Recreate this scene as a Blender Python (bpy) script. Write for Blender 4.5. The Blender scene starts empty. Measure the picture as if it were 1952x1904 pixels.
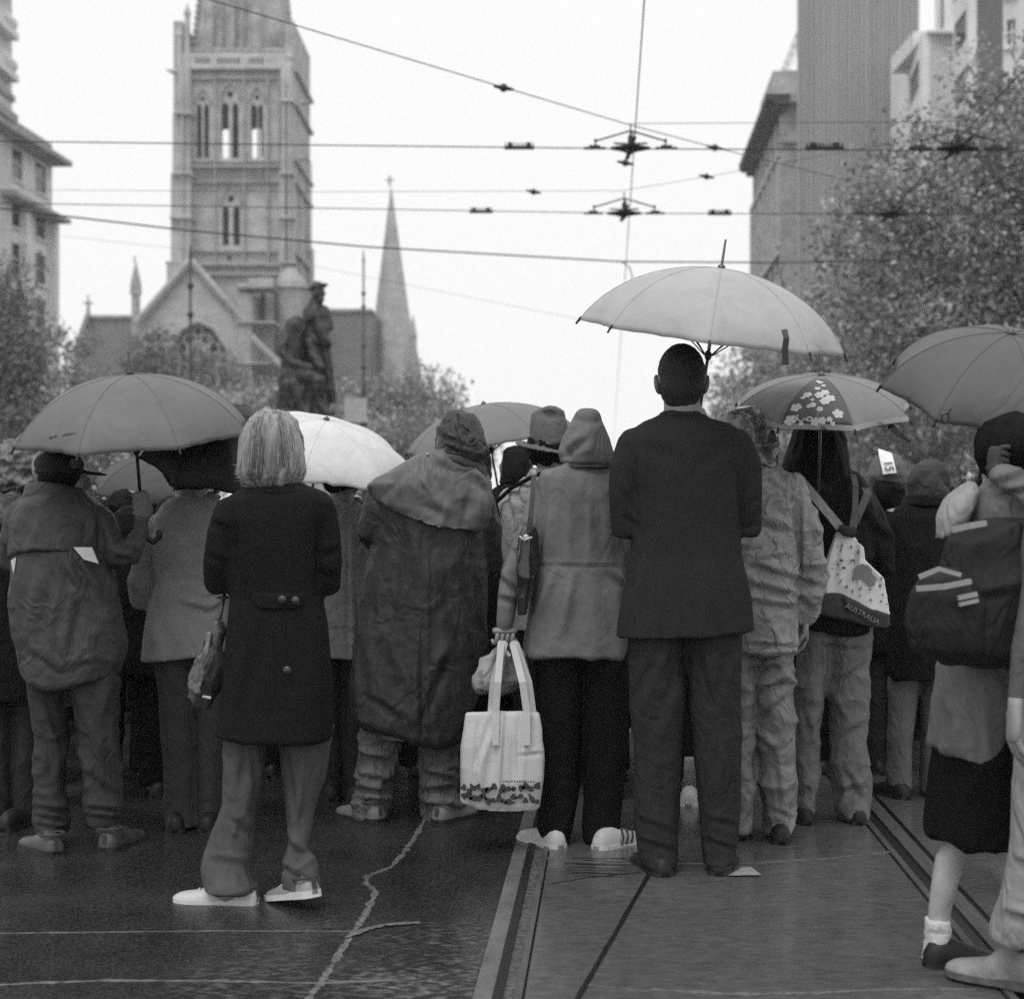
import bpy, bmesh, math, random
import numpy as np
from mathutils import Vector, Matrix
from mathutils.geometry import tessellate_polygon
random.seed(7)
rng = np.random.default_rng(11)
S = bpy.context.scene
COL = S.collection
R = math.radians
# ---------------------------------------------------------------- camera, world, light
F = 2928.0; CX = 976.0; HY = 966.0; CH = 1.32      # focal length in picture units, centre, horizon row, camera height
cam = bpy.data.cameras.new("camera"); cam_o = bpy.data.objects.new("camera", cam); COL.objects.link(cam_o)
cam_o.location = (0, 0, CH); cam_o.rotation_euler = (R(90), 0, 0)
cam.sensor_width = 36; cam.lens = 36 * F / 1952; cam.shift_y = 14 / 1952
cam.clip_start = 0.1; cam.clip_end = 3000
cam.dof.use_dof = True; cam.dof.focus_distance = 5.75; cam.dof.aperture_fstop = 3.0
S.camera = cam_o
w = bpy.data.worlds.new("World"); S.world = w; w.use_nodes = True
nt = w.node_tree; nt.nodes.clear()
sky = nt.nodes.new('ShaderNodeTexSky'); sky.sky_type = 'NISHITA'; sky.sun_disc = False
sky.sun_elevation = R(62); sky.sun_rotation = R(155); sky.dust_density = 6; sky.air_density = 2
bw = nt.nodes.new('ShaderNodeRGBToBW'); mx = nt.nodes.new('ShaderNodeMix'); mx.data_type = 'FLOAT'
mx.inputs[0].default_value = 0.93; mx.inputs[3].default_value = 9.8      # an even layer of rain cloud over the sky
bg = nt.nodes.new('ShaderNodeBackground'); out = nt.nodes.new('ShaderNodeOutputWorld')
nt.links.new(sky.outputs[0], bw.inputs[0]); nt.links.new(bw.outputs[0], mx.inputs[2])
nt.links.new(mx.outputs[0], bg.inputs[0]); nt.links.new(bg.outputs[0], out.inputs[0])
bg.inputs[1].default_value = 0.110
S.cycles.volume_bounces = 2
sl = bpy.data.lights.new("sun", 'SUN'); sl.energy = 1.3; sl.angle = R(25); sl.color = (1, 1, 1)
so = bpy.data.objects.new("sun", sl); COL.objects.link(so)
so.rotation_euler = (R(28), 0, R(-25))
S.view_settings.view_transform = 'Standard'; S.view_settings.look = 'None'
S.view_settings.exposure = 0.0; S.view_settings.gamma = 1.0
S.render.engine = 'CYCLES'
S.cycles.use_denoising = False
S.render.resolution_x = 1024; S.render.resolution_y = 998
# ---------------------------------------------------------------- helpers
def W(px, py, Y): return Vector(((px - CX) / F * Y, Y, CH + (HY - py) / F * Y))
def GY(py): return CH * F / (py - HY)
def G(px, py, z=0.0):
    Y = (CH - z) * F / (py - HY); return Vector(((px - CX) / F * Y, Y, z))
TH = math.atan(185 / F); DV = Vector((math.sin(TH), math.cos(TH), 0)); PV = Vector((math.cos(TH), -math.sin(TH), 0))
def RP(u, v, z=0.0): return PV * u + DV * v + Vector((0, 0, z))     # street frame: u across, v along
def tag(o, label=None, cat=None, group=None, kind=None):
    if label: o['label'] = label
    if cat: o['category'] = cat
    if group: o['group'] = group
    if kind: o['kind'] = kind
    return o
def empty(name, loc, label, cat, group=None):
    o = bpy.data.objects.new(name, None); COL.objects.link(o); o.location = loc; o.empty_display_size = .1
    return tag(o, label, cat, group)
MATS = {}
def mat(name, v, rough=.8, var=.15, vs=6., bump=.0, bs=60., spec=.5, trans=0., metal=0., stretch=(1, 1, 1), sheen=0., v2=None, thr=None, coat=0., crump=0., cs=11.):
    """one procedural grey material: base value, mottling, bump"""
    if name in MATS: return MATS[name]
    m = bpy.data.materials.new(name); m.use_nodes = True; n = m.node_tree; L = n.links
    b = n.nodes['Principled BSDF']
    tc = n.nodes.new('ShaderNodeTexCoord'); mp = n.nodes.new('ShaderNodeMapping'); mp.inputs['Scale'].default_value = stretch
    L.new(tc.outputs['Object'], mp.inputs[0])
    no = n.nodes.new('ShaderNodeTexNoise'); no.inputs['Scale'].default_value = vs; no.inputs['Detail'].default_value = 6
    no.inputs['Roughness'].default_value = .65
    L.new(mp.outputs[0], no.inputs[0])
    r = n.nodes.new('ShaderNodeMapRange'); L.new(no.outputs[0], r.inputs[0])
    if v2 is None:
        r.inputs[1].default_value = .3; r.inputs[2].default_value = .7
        r.inputs[3].default_value = v * (1 - var); r.inputs[4].default_value = v * (1 + var)
    else:
        r.inputs[1].default_value = thr[0]; r.inputs[2].default_value = thr[1]
        r.inputs[3].default_value = v; r.inputs[4].default_value = v2
    cb = n.nodes.new('ShaderNodeCombineColor')
    for i in range(3): L.new(r.outputs[0], cb.inputs[i])
    L.new(cb.outputs[0], b.inputs['Base Color'])
    b.inputs['Roughness'].default_value = rough; b.inputs['Metallic'].default_value = metal
    b.inputs['Specular IOR Level'].default_value = spec
    b.inputs['Sheen Weight'].default_value = sheen
    b.inputs['Coat Weight'].default_value = coat; b.inputs['Coat Roughness'].default_value = .2
    if bump:
        n2 = n.nodes.new('ShaderNodeTexNoise'); n2.inputs['Scale'].default_value = bs; n2.inputs['Detail'].default_value = 4
        L.new(mp.outputs[0], n2.inputs[0])
        bp = n.nodes.new('ShaderNodeBump'); bp.inputs['Strength'].default_value = 1; bp.inputs['Distance'].default_value = bump
        L.new(n2.outputs[0], bp.inputs['Height']); L.new(bp.outputs[0], b.inputs['Normal'])
    if crump:      # thin sharp creases of worn cloth
        n3 = n.nodes.new('ShaderNodeTexNoise'); n3.inputs['Scale'].default_value = cs; n3.inputs['Detail'].default_value = 2.5; n3.inputs['Distortion'].default_value = 1.1
        mp3 = n.nodes.new('ShaderNodeMapping'); mp3.inputs['Scale'].default_value = (1, 1, .62); mp3.inputs['Rotation'].default_value = (0, .35, 0); L.new(tc.outputs['Object'], mp3.inputs[0]); L.new(mp3.outputs[0], n3.inputs[0])
        s1 = n.nodes.new('ShaderNodeMath'); s1.operation = 'SUBTRACT'; s1.inputs[1].default_value = .5; L.new(n3.outputs[0], s1.inputs[0])
        s2 = n.nodes.new('ShaderNodeMath'); s2.operation = 'ABSOLUTE'; L.new(s1.outputs[0], s2.inputs[0])
        s3 = n.nodes.new('ShaderNodeMapRange'); s3.inputs[2].default_value = .16; s3.interpolation_type = 'SMOOTHSTEP'; L.new(s2.outputs[0], s3.inputs[0])
        bq = n.nodes.new('ShaderNodeBump'); bq.inputs['Strength'].default_value = 1; bq.inputs['Distance'].default_value = crump; L.new(s3.outputs[0], bq.inputs['Height'])
        if bump: L.new(bp.outputs[0], bq.inputs['Normal'])
        L.new(bq.outputs[0], b.inputs['Normal'])
    if trans:
        t = n.nodes.new('ShaderNodeBsdfTranslucent'); L.new(cb.outputs[0], t.inputs[0])
        ms = n.nodes.new('ShaderNodeMixShader'); ms.inputs[0].default_value = trans
        L.new(b.outputs[0], ms.inputs[1]); L.new(t.outputs[0], ms.inputs[2]); L.new(ms.outputs[0], n.nodes['Material Output'].inputs[0])
    MATS[name] = m
    return m
def cloth(name, v, rough=.85, bump=.0012, bs=45., **k):
    k.setdefault('var', .18); k.setdefault('vs', 9.); k.setdefault('spec', .12); k.setdefault('crump', .0035)
    return mat(name, v, rough=rough, bump=bump, bs=bs, **k)
class MB:
    def __init__(s): s.v = []; s.f = []; s.mi = []
    def add(s, vs, fs, mi=0):
        o = len(s.v); s.v.extend([tuple(p) for p in vs]); s.f.extend([tuple(o + i for i in f) for f in fs]); s.mi.extend([mi] * len(fs)); return s
    def rings(s, rings, cap=True, closed=True, mi=0):
        n = len(rings[0]); vs = [p for r in rings for p in r]; fs = []
        m = n if closed else n - 1
        for i in range(len(rings) - 1):
            for j in range(m):
                k = (j + 1) % n; fs.append((i * n + j, i * n + k, (i + 1) * n + k, (i + 1) * n + j))
        if cap: fs.append(tuple(range(n - 1, -1, -1))); fs.append(tuple((len(rings) - 1) * n + j for j in range(n)))
        return s.add(vs, fs, mi)
    def box(s, c, d, rz=0., M=None, mi=0):
        x, y, z = [q / 2 for q in d]
        vs = [Vector(p) for p in ((-x, -y, -z), (x, -y, -z), (x, y, -z), (-x, y, -z), (-x, -y, z), (x, -y, z), (x, y, z), (-x, y, z))]
        if M is None: M = Matrix.Rotation(rz, 3, 'Z')
        return s.add([M @ p + Vector(c) for p in vs], [(0, 3, 2, 1), (4, 5, 6, 7), (0, 1, 5, 4), (1, 2, 6, 5), (2, 3, 7, 6), (3, 0, 4, 7)], mi)
    def tube(s, pts, rad, n=12, cap=True, flat=None, round_=False, mi=0):
        pts = [Vector(p) for p in pts]
        if not isinstance(rad, (list, tuple)): rad = [rad] * len(pts)
        rad = list(rad)
        if round_:      # hemispherical ends
            a = (pts[0] - pts[1]).normalized(); b = (pts[-1] - pts[-2]).normalized(); r0 = rad[0]; r1 = rad[-1]
            A = [(pts[0] + a * r0 * math.sin(t), r0 * math.cos(t)) for t in (1.4, 1.05, .6)]
            B = [(pts[-1] + b * r1 * math.sin(t), r1 * math.cos(t)) for t in (.6, 1.05, 1.4)]
            pts = [q[0] for q in A] + pts + [q[0] for q in B]; rad = [q[1] for q in A] + rad + [q[1] for q in B]
        rings = []; up = None
        for i, p in enumerate(pts):
            d = (pts[min(i + 1, len(pts) - 1)] - pts[max(i - 1, 0)]); d.normalize()
            if up is None:
                up = Vector((0, 1, 0)) if abs(d.y) < .9 else Vector((1, 0, 0))
            a = up - d * up.dot(d); a.normalize(); up = a; b = d.cross(a)
            k = flat or 1.
            rings.append([p + (a * math.cos(t) * rad[i] * k + b * math.sin(t) * rad[i]) for t in [2 * math.pi * j / n for j in range(n)]])
        return s.rings(rings, cap, mi=mi)
    def ell(s, c, r, n=20, m=12, M=None, mi=0):
        c = Vector(c); rg = []
        for i in range(1, m):
            t = math.pi * i / m
            rg.append([Vector((r[0] * math.sin(t) * math.cos(a), r[1] * math.sin(t) * math.sin(a), -r[2] * math.cos(t))) for a in [2 * math.pi * j / n for j in range(n)]])
        if M is not None: rg = [[M @ p for p in q] for q in rg]
        return s.rings([[p + c for p in q] for q in rg], mi=mi)
    def prism(s, poly, M, t, mi=0, holes=()):
        """poly (list of 2-D points) in the local plane (x, z) of the matrix M, thickness t along +y"""
        loops = [list(poly)] + [list(h) for h in holes]
        tri = tessellate_polygon([[Vector((p[0], p[1], 0)) for p in l] for l in loops])
        flat_ = [p for l in loops for p in l]; n = len(flat_)
        vs = [M @ Vector((p[0], 0, p[1])) for p in flat_] + [M @ Vector((p[0], t, p[1])) for p in flat_]
        fs = [tuple(q) for q in tri] + [tuple(n + i for i in reversed(q)) for q in tri]
        o = 0
        for l in loops:
            k = len(l)
            for j in range(k): fs.append((o + j, o + (j + 1) % k, n + o + (j + 1) % k, n + o + j))
            o += k
        return s.add(vs, fs, mi)
    def build(s, name, m, parent=None, origin=None, smooth=False, vox=None, it=2, deform=None, solid=None, label=None, fix=False):
        o = Vector(origin) if origin is not None else (Vector(parent.matrix_basis.translation) if parent is not None and parent.parent is None else Vector((0, 0, 0)))
        if parent is not None and parent.parent is not None:
            q = parent; o = Vector((0, 0, 0))
            while q is not None: o += Vector(q.location); q = q.parent
        me = bpy.data.meshes.new(name)
        me.from_pydata([tuple(Vector(p) - o) for p in s.v], [], s.f)
        bm = bmesh.new(); bm.from_mesh(me); bmesh.ops.recalc_face_normals(bm, faces=bm.faces)
        bm.to_mesh(me); bm.free()
        ms = m if isinstance(m, (list, tuple)) else [m]
        ob = bpy.data.objects.new(name, me); COL.objects.link(ob)
        if vox:
            md = ob.modifiers.new('r', 'REMESH'); md.mode = 'VOXEL'; md.voxel_size = vox
            if it: sm = ob.modifiers.new('s', 'SMOOTH'); sm.iterations = it; sm.factor = .6
            dg = bpy.context.evaluated_depsgraph_get(); dg.update()
            new = bpy.data.meshes.new_from_object(ob.evaluated_get(dg)); ob.modifiers.clear()
            old = ob.data; ob.data = new; bpy.data.meshes.remove(old); new.name = name; me = new
            smooth = True
        for q in ms: me.materials.append(q)
        if not vox and len(ms) > 1: me.polygons.foreach_set('material_index', s.mi)
        if deform:
            nv = len(me.vertices); co = np.empty(nv * 3); me.vertices.foreach_get('co', co); co = co.reshape(-1, 3)
            no = np.empty(nv * 3); me.vertices.foreach_get('normal', no); no = no.reshape(-1, 3)
            wco = co + np.array(o); d = deform(wco, no)
            co = d - np.array(o) if d.ndim == 2 else co + no * d[:, None]
            me.vertices.foreach_set('co', co.reshape(-1))
        me.polygons.foreach_set('use_smooth', [smooth] * len(me.polygons)); me.update()
        if solid:
            sd = ob.modifiers.new('solid', 'SOLIDIFY'); sd.thickness = solid; sd.offset = 0
        if parent is not None:
            ob.parent = parent
        elif origin is not None: ob.location = o
        if label: ob['label'] = label
        return ob
# the body of a parented mesh is stored relative to its parent, so local offsets stay zero
def hnoise(p, seed=0):
    """vectorised value noise, 0..1"""
    i = np.floor(p).astype(np.int64); f = p - i; f = f * f * (3 - 2 * f); res = 0
    for dx in (0, 1):
        wx = f[:, 0] if dx else 1 - f[:, 0]
        for dy in (0, 1):
            wy = f[:, 1] if dy else 1 - f[:, 1]
            for dz in (0, 1):
                wz = f[:, 2] if dz else 1 - f[:, 2]
                h = (i[:, 0] + dx) * 73856093 ^ (i[:, 1] + dy) * 19349663 ^ (i[:, 2] + dz) * 83492791 ^ (seed * 2654435)
                h = (h ^ (h >> 13)) * 1274126177; h = (h ^ (h >> 16)) & 0xffff
                res = res + wx * wy * wz * (h / 65535.)
    return res
def ridge(p, seed=0, sharp=2.4):
    n = hnoise(p, seed); return (1 - np.abs(2 * n - 1)) ** sharp
def folds(spec=(), creases=(), seed=0, back=True):
    """spec: (scale x, scale y, scale z, amplitude[, shear of x along z]); creases: (x1, y1, x2, y2, width, depth) in picture units"""
    def fn(co, no):
        d = np.zeros(len(co))
        base = np.stack([hnoise(co * 3.1, seed + 50), hnoise(co * 3.1, seed + 51), hnoise(co * 3.1, seed + 52)], 1) - .5
        q = co + base * .10
        for k, sp in enumerate(spec):
            sx, sy, sz, a = sp[:4]; sh = sp[4] if len(sp) > 4 else 0
            u = q.copy(); u[:, 0] = u[:, 0] + sh * u[:, 2]
            d += a * (ridge(u * np.array([sx, sy, sz]) + 7.3 * k, seed + k) - .45) * 1.6
        if len(creases):
            px = CX + co[:, 0] / co[:, 1] * F; py = HY - (co[:, 2] - CH) / co[:, 1] * F
            wgt = np.clip(-no[:, 1] * 1.5 + .2, 0, 1) if back else 1.
            for (x1, y1, x2, y2, wd, a) in creases:
                vx, vy = x2 - x1, y2 - y1; L2 = vx * vx + vy * vy + 1e-6
                t = np.clip(((px - x1) * vx + (py - y1) * vy) / L2, 0, 1)
                dist = ((px - x1 - t * vx) * vy - (py - y1 - t * vy) * vx) / math.sqrt(L2)
                end = np.hypot(px - x1 - t * vx, py - y1 - t * vy)
                taper = .35 + .65 * np.sin(np.pi * np.clip(t, .0, 1.)) ** .7
                g = np.exp(-(dist / wd) ** 2) - .75 * np.exp(-((dist - 1.7 * wd) / (1.1 * wd)) ** 2)
                g = g * np.exp(-np.maximum(0, end - np.abs(dist)) ** 2 / (wd * wd)) * (np.abs(end) < 6 * wd)
                d -= a * g * taper * wgt
        return d
    return fn
def loft(mb, rows, Y, n=30, ex=2.3, mi=0):
    """rows: (picture row, left, right, thickness in metres[, depth offset]) -> one closed solid at its own distance"""
    rg = []
    for r in rows:
        py, xl, xr, th = r[:4]; dd = r[4] if len(r) > 4 else 0.
        Yc = Y + dd; c = W((xl + xr) / 2, py, Yc); a = max((xr - xl) / 2 / F * Yc, .002)
        rg.append([c + Vector((a * math.copysign(abs(math.cos(t)) ** (2 / ex), math.cos(t)), th / 2 * math.copysign(abs(math.sin(t)) ** (2 / ex), math.sin(t)), 0)) for t in [2 * math.pi * j / n for j in range(n)]])
    mb.rings(rg, mi=mi); return mb
def ptube(mb, pts, Y, n=16, flat=None, round_=True):
    """pts: (px, py, depth offset, radius in picture units)"""
    P = [W(p[0], p[1], Y + p[2]) for p in pts]; r = [p[3] / F * (Y + p[2]) for p in pts]
    return mb.tube(P, r, n=n, flat=flat, round_=round_)
def ribbon(mb, pts, wd, t=.004, nrm=None):
    """flat strap through 3-D points"""
    pts = [Vector(p) for p in pts]; rg = []
    for i, p in enumerate(pts):
        d = (pts[min(i + 1, len(pts) - 1)] - pts[max(i - 1, 0)]).normalized(); nn = Vector(nrm or (0, -1, 0))
        nn = (nn - d * nn.dot(d)).normalized(); s_ = d.cross(nn)
        w_ = wd[i] if isinstance(wd, (list, tuple)) else wd
        rg.append([p + s_ * w_ / 2 + nn * t / 2, p - s_ * w_ / 2 + nn * t / 2, p - s_ * w_ / 2 - nn * t / 2, p + s_ * w_ / 2 - nn * t / 2])
    mb.rings(rg); return mb
def text_mesh(body, size, M, m, parent, name='lettering', ext=.0008, align='CENTER', bold=0.0, label=None):
    """real raised lettering; M places the text plane (x right, y up, z towards the reader)"""
    cu = bpy.data.curves.new(name, 'FONT'); cu.body = body; cu.size = size; cu.extrude = ext; cu.align_x = align; cu.align_y = 'CENTER'; cu.offset = bold
    o = bpy.data.objects.new(name, cu); COL.objects.link(o)
    dg = bpy.context.evaluated_depsgraph_get(); dg.update()
    me = bpy.data.meshes.new_from_object(o.evaluated_get(dg)); bpy.data.objects.remove(o); bpy.data.curves.remove(cu)
    me.transform(M); me.materials.clear(); me.materials.append(m)
    ob = bpy.data.objects.new(name, me); COL.objects.link(ob)
    pl = Vector((0, 0, 0)); q = parent
    while q is not None: pl += Vector(q.location); q = q.parent
    me.transform(Matrix.Translation(-pl)); ob.parent = parent
    return ob
# ================================================================= ground
def wet(name, v, v2, thr, rough, sc, st, bump=.002, bs=70):
    m = mat(name, v, rough=rough, vs=sc, v2=v2, thr=thr, bump=bump, bs=bs, stretch=st, spec=.5)
    n = m.node_tree; L = n.links; b = n.nodes['Principled BSDF']
    tc = n.nodes['Texture Coordinate']
    no = n.nodes.new('ShaderNodeTexNoise'); no.inputs['Scale'].default_value = 2.2; no.inputs['Detail'].default_value = 5
    L.new(tc.outputs['Object'], no.inputs[0]); r = n.nodes.new('ShaderNodeMapRange')
    r.inputs[1].default_value = .35; r.inputs[2].default_value = .65; r.inputs[3].default_value = rough - .13; r.inputs[4].default_value = rough + .16
    L.new(no.outputs[0], r.inputs[0]); L.new(r.outputs[0], b.inputs['Roughness'])
    return m
M_asph = wet('wet asphalt', .010, .040, (.40, .75), .25, 90, (1, 1, 1), .0010, 220)
M_scuff = wet('scuffed wet asphalt', .018, .24, (.48, .68), .26, 42, (.55, 1.5, 1), .0006, 200)
M_conc = wet('wet concrete', .065, .125, (.3, .7), .20, 30, (.6, 1.4, 1), .0003, 220)
M_dirt = wet('rubble', .03, .16, (.35, .7), .5, 60, (1, 1, 1), .006, 60)
M_seal = mat('pale crack filler', .15, rough=.4, vs=40, var=.6, bump=.001, bs=120)
M_line = mat('pale slab joint', .14, rough=.5, vs=40, var=.5, bump=.001, bs=120)
M_tar = mat('tar joint', .012, rough=.35, vs=30)
M_rail = mat('worn steel', .12, rough=.38, vs=20, var=.3, metal=.3, stretch=(4, .3, 1))
M_black = mat('groove dark', .008, rough=.5)
def sheet(name, pts, z, m):
    b = MB(); b.add([Vector((p[0], p[1], z)) for p in pts], [tuple(range(len(pts)))])
    return tag(b.build(name, m), kind='structure')
sheet('ground', [(-260, -40), (260, -40), (260, 330), (-260, 330)], 0, M_asph)
def strip(name, u0, u1, v0, v1, z0, z1, m):
    b = MB(); vs = [RP(u, v, z) for z in (z0, z1) for (u, v) in ((u0, v0), (u1, v0), (u1, v1), (u0, v1))]
    b.add(vs, [(0, 3, 2, 1), (4, 5, 6, 7), (0, 1, 5, 4), (1, 2, 6, 5), (2, 3, 7, 6), (3, 0, 4, 7)])
    return tag(b.build(name, m), kind='structure')
n_ = M_scuff.node_tree; tc_ = n_.nodes['Texture Coordinate']; pt_ = G(800, 1880)      # worn patch beside the rail
vd = n_.nodes.new('ShaderNodeVectorMath'); vd.operation = 'DISTANCE'; vd.inputs[1].default_value = pt_; n_.links.new(tc_.outputs['Object'], vd.inputs[0])
nz = n_.nodes.new('ShaderNodeTexNoise'); nz.inputs['Scale'].default_value = 3.; n_.links.new(tc_.outputs['Object'], nz.inputs[0])
ad = n_.nodes.new('ShaderNodeMath'); ad.operation = 'MULTIPLY_ADD'; ad.inputs[1].default_value = 1.4; n_.links.new(nz.outputs[0], ad.inputs[0]); n_.links.new(vd.outputs['Value'], ad.inputs[2])
mk = n_.nodes.new('ShaderNodeMapRange'); mk.inputs[1].default_value = .75; mk.inputs[2].default_value = 1.45; mk.inputs[3].default_value = 1.; mk.inputs[4].default_value = .0; n_.links.new(ad.outputs[0], mk.inputs[0])
mr_ = [x for x in n_.nodes if x.type == 'COMBINE_COLOR'][0]; src = mr_.inputs[0].links[0].from_socket
gr = n_.nodes.new('ShaderNodeTexNoise'); gr.inputs['Scale'].default_value = 130; gr.inputs['Detail'].default_value = 4; n_.links.new(tc_.outputs['Object'], gr.inputs[0])
g2 = n_.nodes.new('ShaderNodeMapRange'); g2.inputs[1].default_value = .4; g2.inputs[2].default_value = .75; g2.inputs[3].default_value = .012; g2.inputs[4].default_value = .065; n_.links.new(gr.outputs[0], g2.inputs[0])
mxx = n_.nodes.new('ShaderNodeMix'); mxx.data_type = 'FLOAT'; n_.links.new(mk.outputs[0], mxx.inputs[0]); n_.links.new(g2.outputs[0], mxx.inputs[2]); n_.links.new(src, mxx.inputs[3])
for q_ in range(3): n_.links.new(mxx.outputs[0], mr_.inputs[q_])
strip('road', -9.4, -.368, -3, 160, .001, .004, M_scuff)
strip('track_slab', -.225, 1.055, -3, 160, .001, .010, M_conc)
strip('track_slab', 1.215, 2.9, -3, 160, .001, .010, M_conc)
strip('concrete_kerb_strip', -.365, -.312, -3, 160, .001, .009, mat('pale concrete edge', .13, rough=.4, vs=12, var=.35, bump=.0015, bs=90, stretch=(1, .5, 1)))
strip('rail_bed', -.300, -.236, -3, 160, .001, .005, M_dirt)
strip('tram_rail', -.312, -.285, -3, 160, .001, .013, M_black)
strip('rail_lip', -.250, -.232, -3, 160, .001, .016, M_rail)
strip('tram_rail', 1.135, 1.19, -3, 160, .001, .013, M_rail)
strip('rail_bed', 1.094, 1.130, -3, 160, .001, .004, M_black)
strip('rail_lip', 1.064, 1.086, -3, 160, .001, .016, M_rail)
def ground_line(name, pts, wpx, m, z=.013, h=.0012, jit=.25, sub=10):
    """thin mark lying on the road"""
    P = [G(*p) for p in pts]; Q = []
    for a, b_ in zip(P[:-1], P[1:]):
        for k in range(sub): Q.append(a.lerp(b_, k / sub))
    Q.append(P[-1]); rg = []
    n = len(Q)
    for i, p in enumerate(Q):
        d = (Q[min(i + 1, n - 1)] - Q[max(i - 1, 0)]).normalized(); s_ = Vector((d.y, -d.x, 0))
        ww = wpx / 2 * (1 + jit * (random.random() * 2 - 1)); c = p + s_ * ww * jit * (random.random() - .5)
        rg.append([c - s_ * ww + Vector((0, 0, z)), c + s_ * ww + Vector((0, 0, z)), c + s_ * ww + Vector((0, 0, z + h)), c - s_ * ww + Vector((0, 0, z + h))])
    b = MB(); b.rings(rg); return tag(b.build(name, m), kind='structure')
ground_line('crack_filler', [(812, 1560), (790, 1598), (768, 1630), (745, 1655), (700, 1672), (697, 1685), (717, 1702), (700, 1738), (690, 1755), (670, 1785), (650, 1815), (620, 1865), (590, 1904), (560, 1945)], .020, M_seal, z=.0045, h=.0012, jit=.5, sub=14)
ground_line('road_joint', [(-80, 1783), (150, 1780), (400, 1777), (672, 1778)], .010, M_line, z=.005, jit=.5)
ground_line('road_joint', [(660, 1792), (700, 1775), (735, 1767), (800, 1763)], .022, M_line, z=.009, jit=.4)
ground_line('road_joint', [(-80, 1886), (60, 1877), (200, 1872), (420, 1873), (600, 1877), (760, 1871)], .014, M_line, z=.005, jit=.6)
ground_line('tar_joint', [(1238, 1670), (1170, 1790), (1100, 1912), (1070, 1965)], .016, M_tar, z=.0105, jit=.12)
ground_line('slab_joint', [(1040, 1641), (1150, 1650), (1400, 1652), (1560, 1643), (1700, 1628)], .012, M_line, z=.0105, jit=.5)
ground_line('slab_joint', [(1050, 1690), (1120, 1678), (1220, 1668)], .006, M_tar, z=.0105)
for k in range(9):
    y0 = 1640 + k * 4 + random.random() * 3; x0 = 1065 + random.random() * 35
    ground_line('surface_crack', [(x0, y0), (x0 + 50, y0 + 2 * random.random()), (x0 + 90 + 50 * random.random(), y0 + 5 * random.random())], .004, M_tar, z=.0105, jit=.5, sub=5)
ground_line('slab_joint', [(1240, 1893), (1400, 1902), (1560, 1899), (1700, 1893), (1860, 1893)], .018, M_line, z=.0105, jit=.6)
ground_line('slab_joint', [(1120, 1884), (1180, 1890), (1240, 1897)], .005, M_line, z=.0105, jit=.4)
b = MB(); b.add([G(*p, .0165) for p in ((1388, 1668), (1415, 1651), (1432, 1652), (1452, 1667))], [(0, 1, 2, 3)])
tag(b.build('road_paint', mat('worn paint', .30, rough=.5, vs=40, var=.4)), kind='structure')
# pavement kerbs and footpaths at both sides of the street
M_pave = mat('bluestone paving', .09, rough=.5, vs=3, var=.3, bump=.002, bs=20)
for u0, u1 in ((-40, -9.5), (13.4, 44)):
    strip('pavement', u0, u1, 12, 140, .001, .14, M_pave)
# ================================================================= buildings
M_stone = mat('sandstone', .45, rough=.9, vs=.5, var=.25, bump=.05, bs=1.6, stretch=(1, 1, 1.6))
M_stone2 = mat('weathered sandstone', .38, rough=.9, vs=.9, var=.35, bump=.06, bs=2)
M_slate = mat('slate roof', .20, rough=.7, vs=.8, var=.2, bump=.03, bs=3)
M_void = mat('louvres', .05, rough=.9, vs=4)
M_glass = mat('dark window glass', .03, rough=.15, vs=.5, var=.5)
def arch(xc, z0, w_, h, n=7):
    """pointed opening outline"""
    sp = z0 + h - w_ * .95; P = [(xc - w_ / 2, z0), (xc + w_ / 2, z0), (xc + w_ / 2, sp)]
    for i in range(1, n): t = i / n; P.append((xc + w_ / 2 - w_ / 2 * (1 - math.cos(t * math.pi / 2)), sp + w_ * .95 * math.sin(t * math.pi / 2)))
    P.append((xc, z0 + h))
    for i in range(n - 1, 0, -1): t = i / n; P.append((xc - w_ / 2 + w_ / 2 * (1 - math.cos(t * math.pi / 2)), sp + w_ * .95 * math.sin(t * math.pi / 2)))
    P.append((xc - w_ / 2, sp)); return P
YT = 150.; k = YT / F
tx = lambda px, Y=YT: (px - CX) / F * Y
tz = lambda py, Y=YT: CH + (HY - py) / F * Y
def at(Y): return Matrix.Translation((0, Y, 0))
def pbox(mb, x0, x1, y0, y1, Y, d, mi=0):
    """box from picture extents, front face at distance Y, depth d"""
    X0, X1, Z0, Z1 = tx(x0, Y), tx(x1, Y), tz(y1, Y), tz(y0, Y)
    return mb.box(((X0 + X1) / 2, Y + d / 2, (Z0 + Z1) / 2), (X1 - X0, d, Z1 - Z0), mi=mi)
CA = empty('cathedral', (tx(457), YT, 0), 'tall gothic cathedral with square stone belfry tower and smaller pointed spires, behind the statue', 'cathedral')
def A_(xc, y0, y1, w_, Y=YT): return arch(tx(xc, Y), tz(y0, Y), w_ / F * Y, (y0 - y1) / F * Y)
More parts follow.
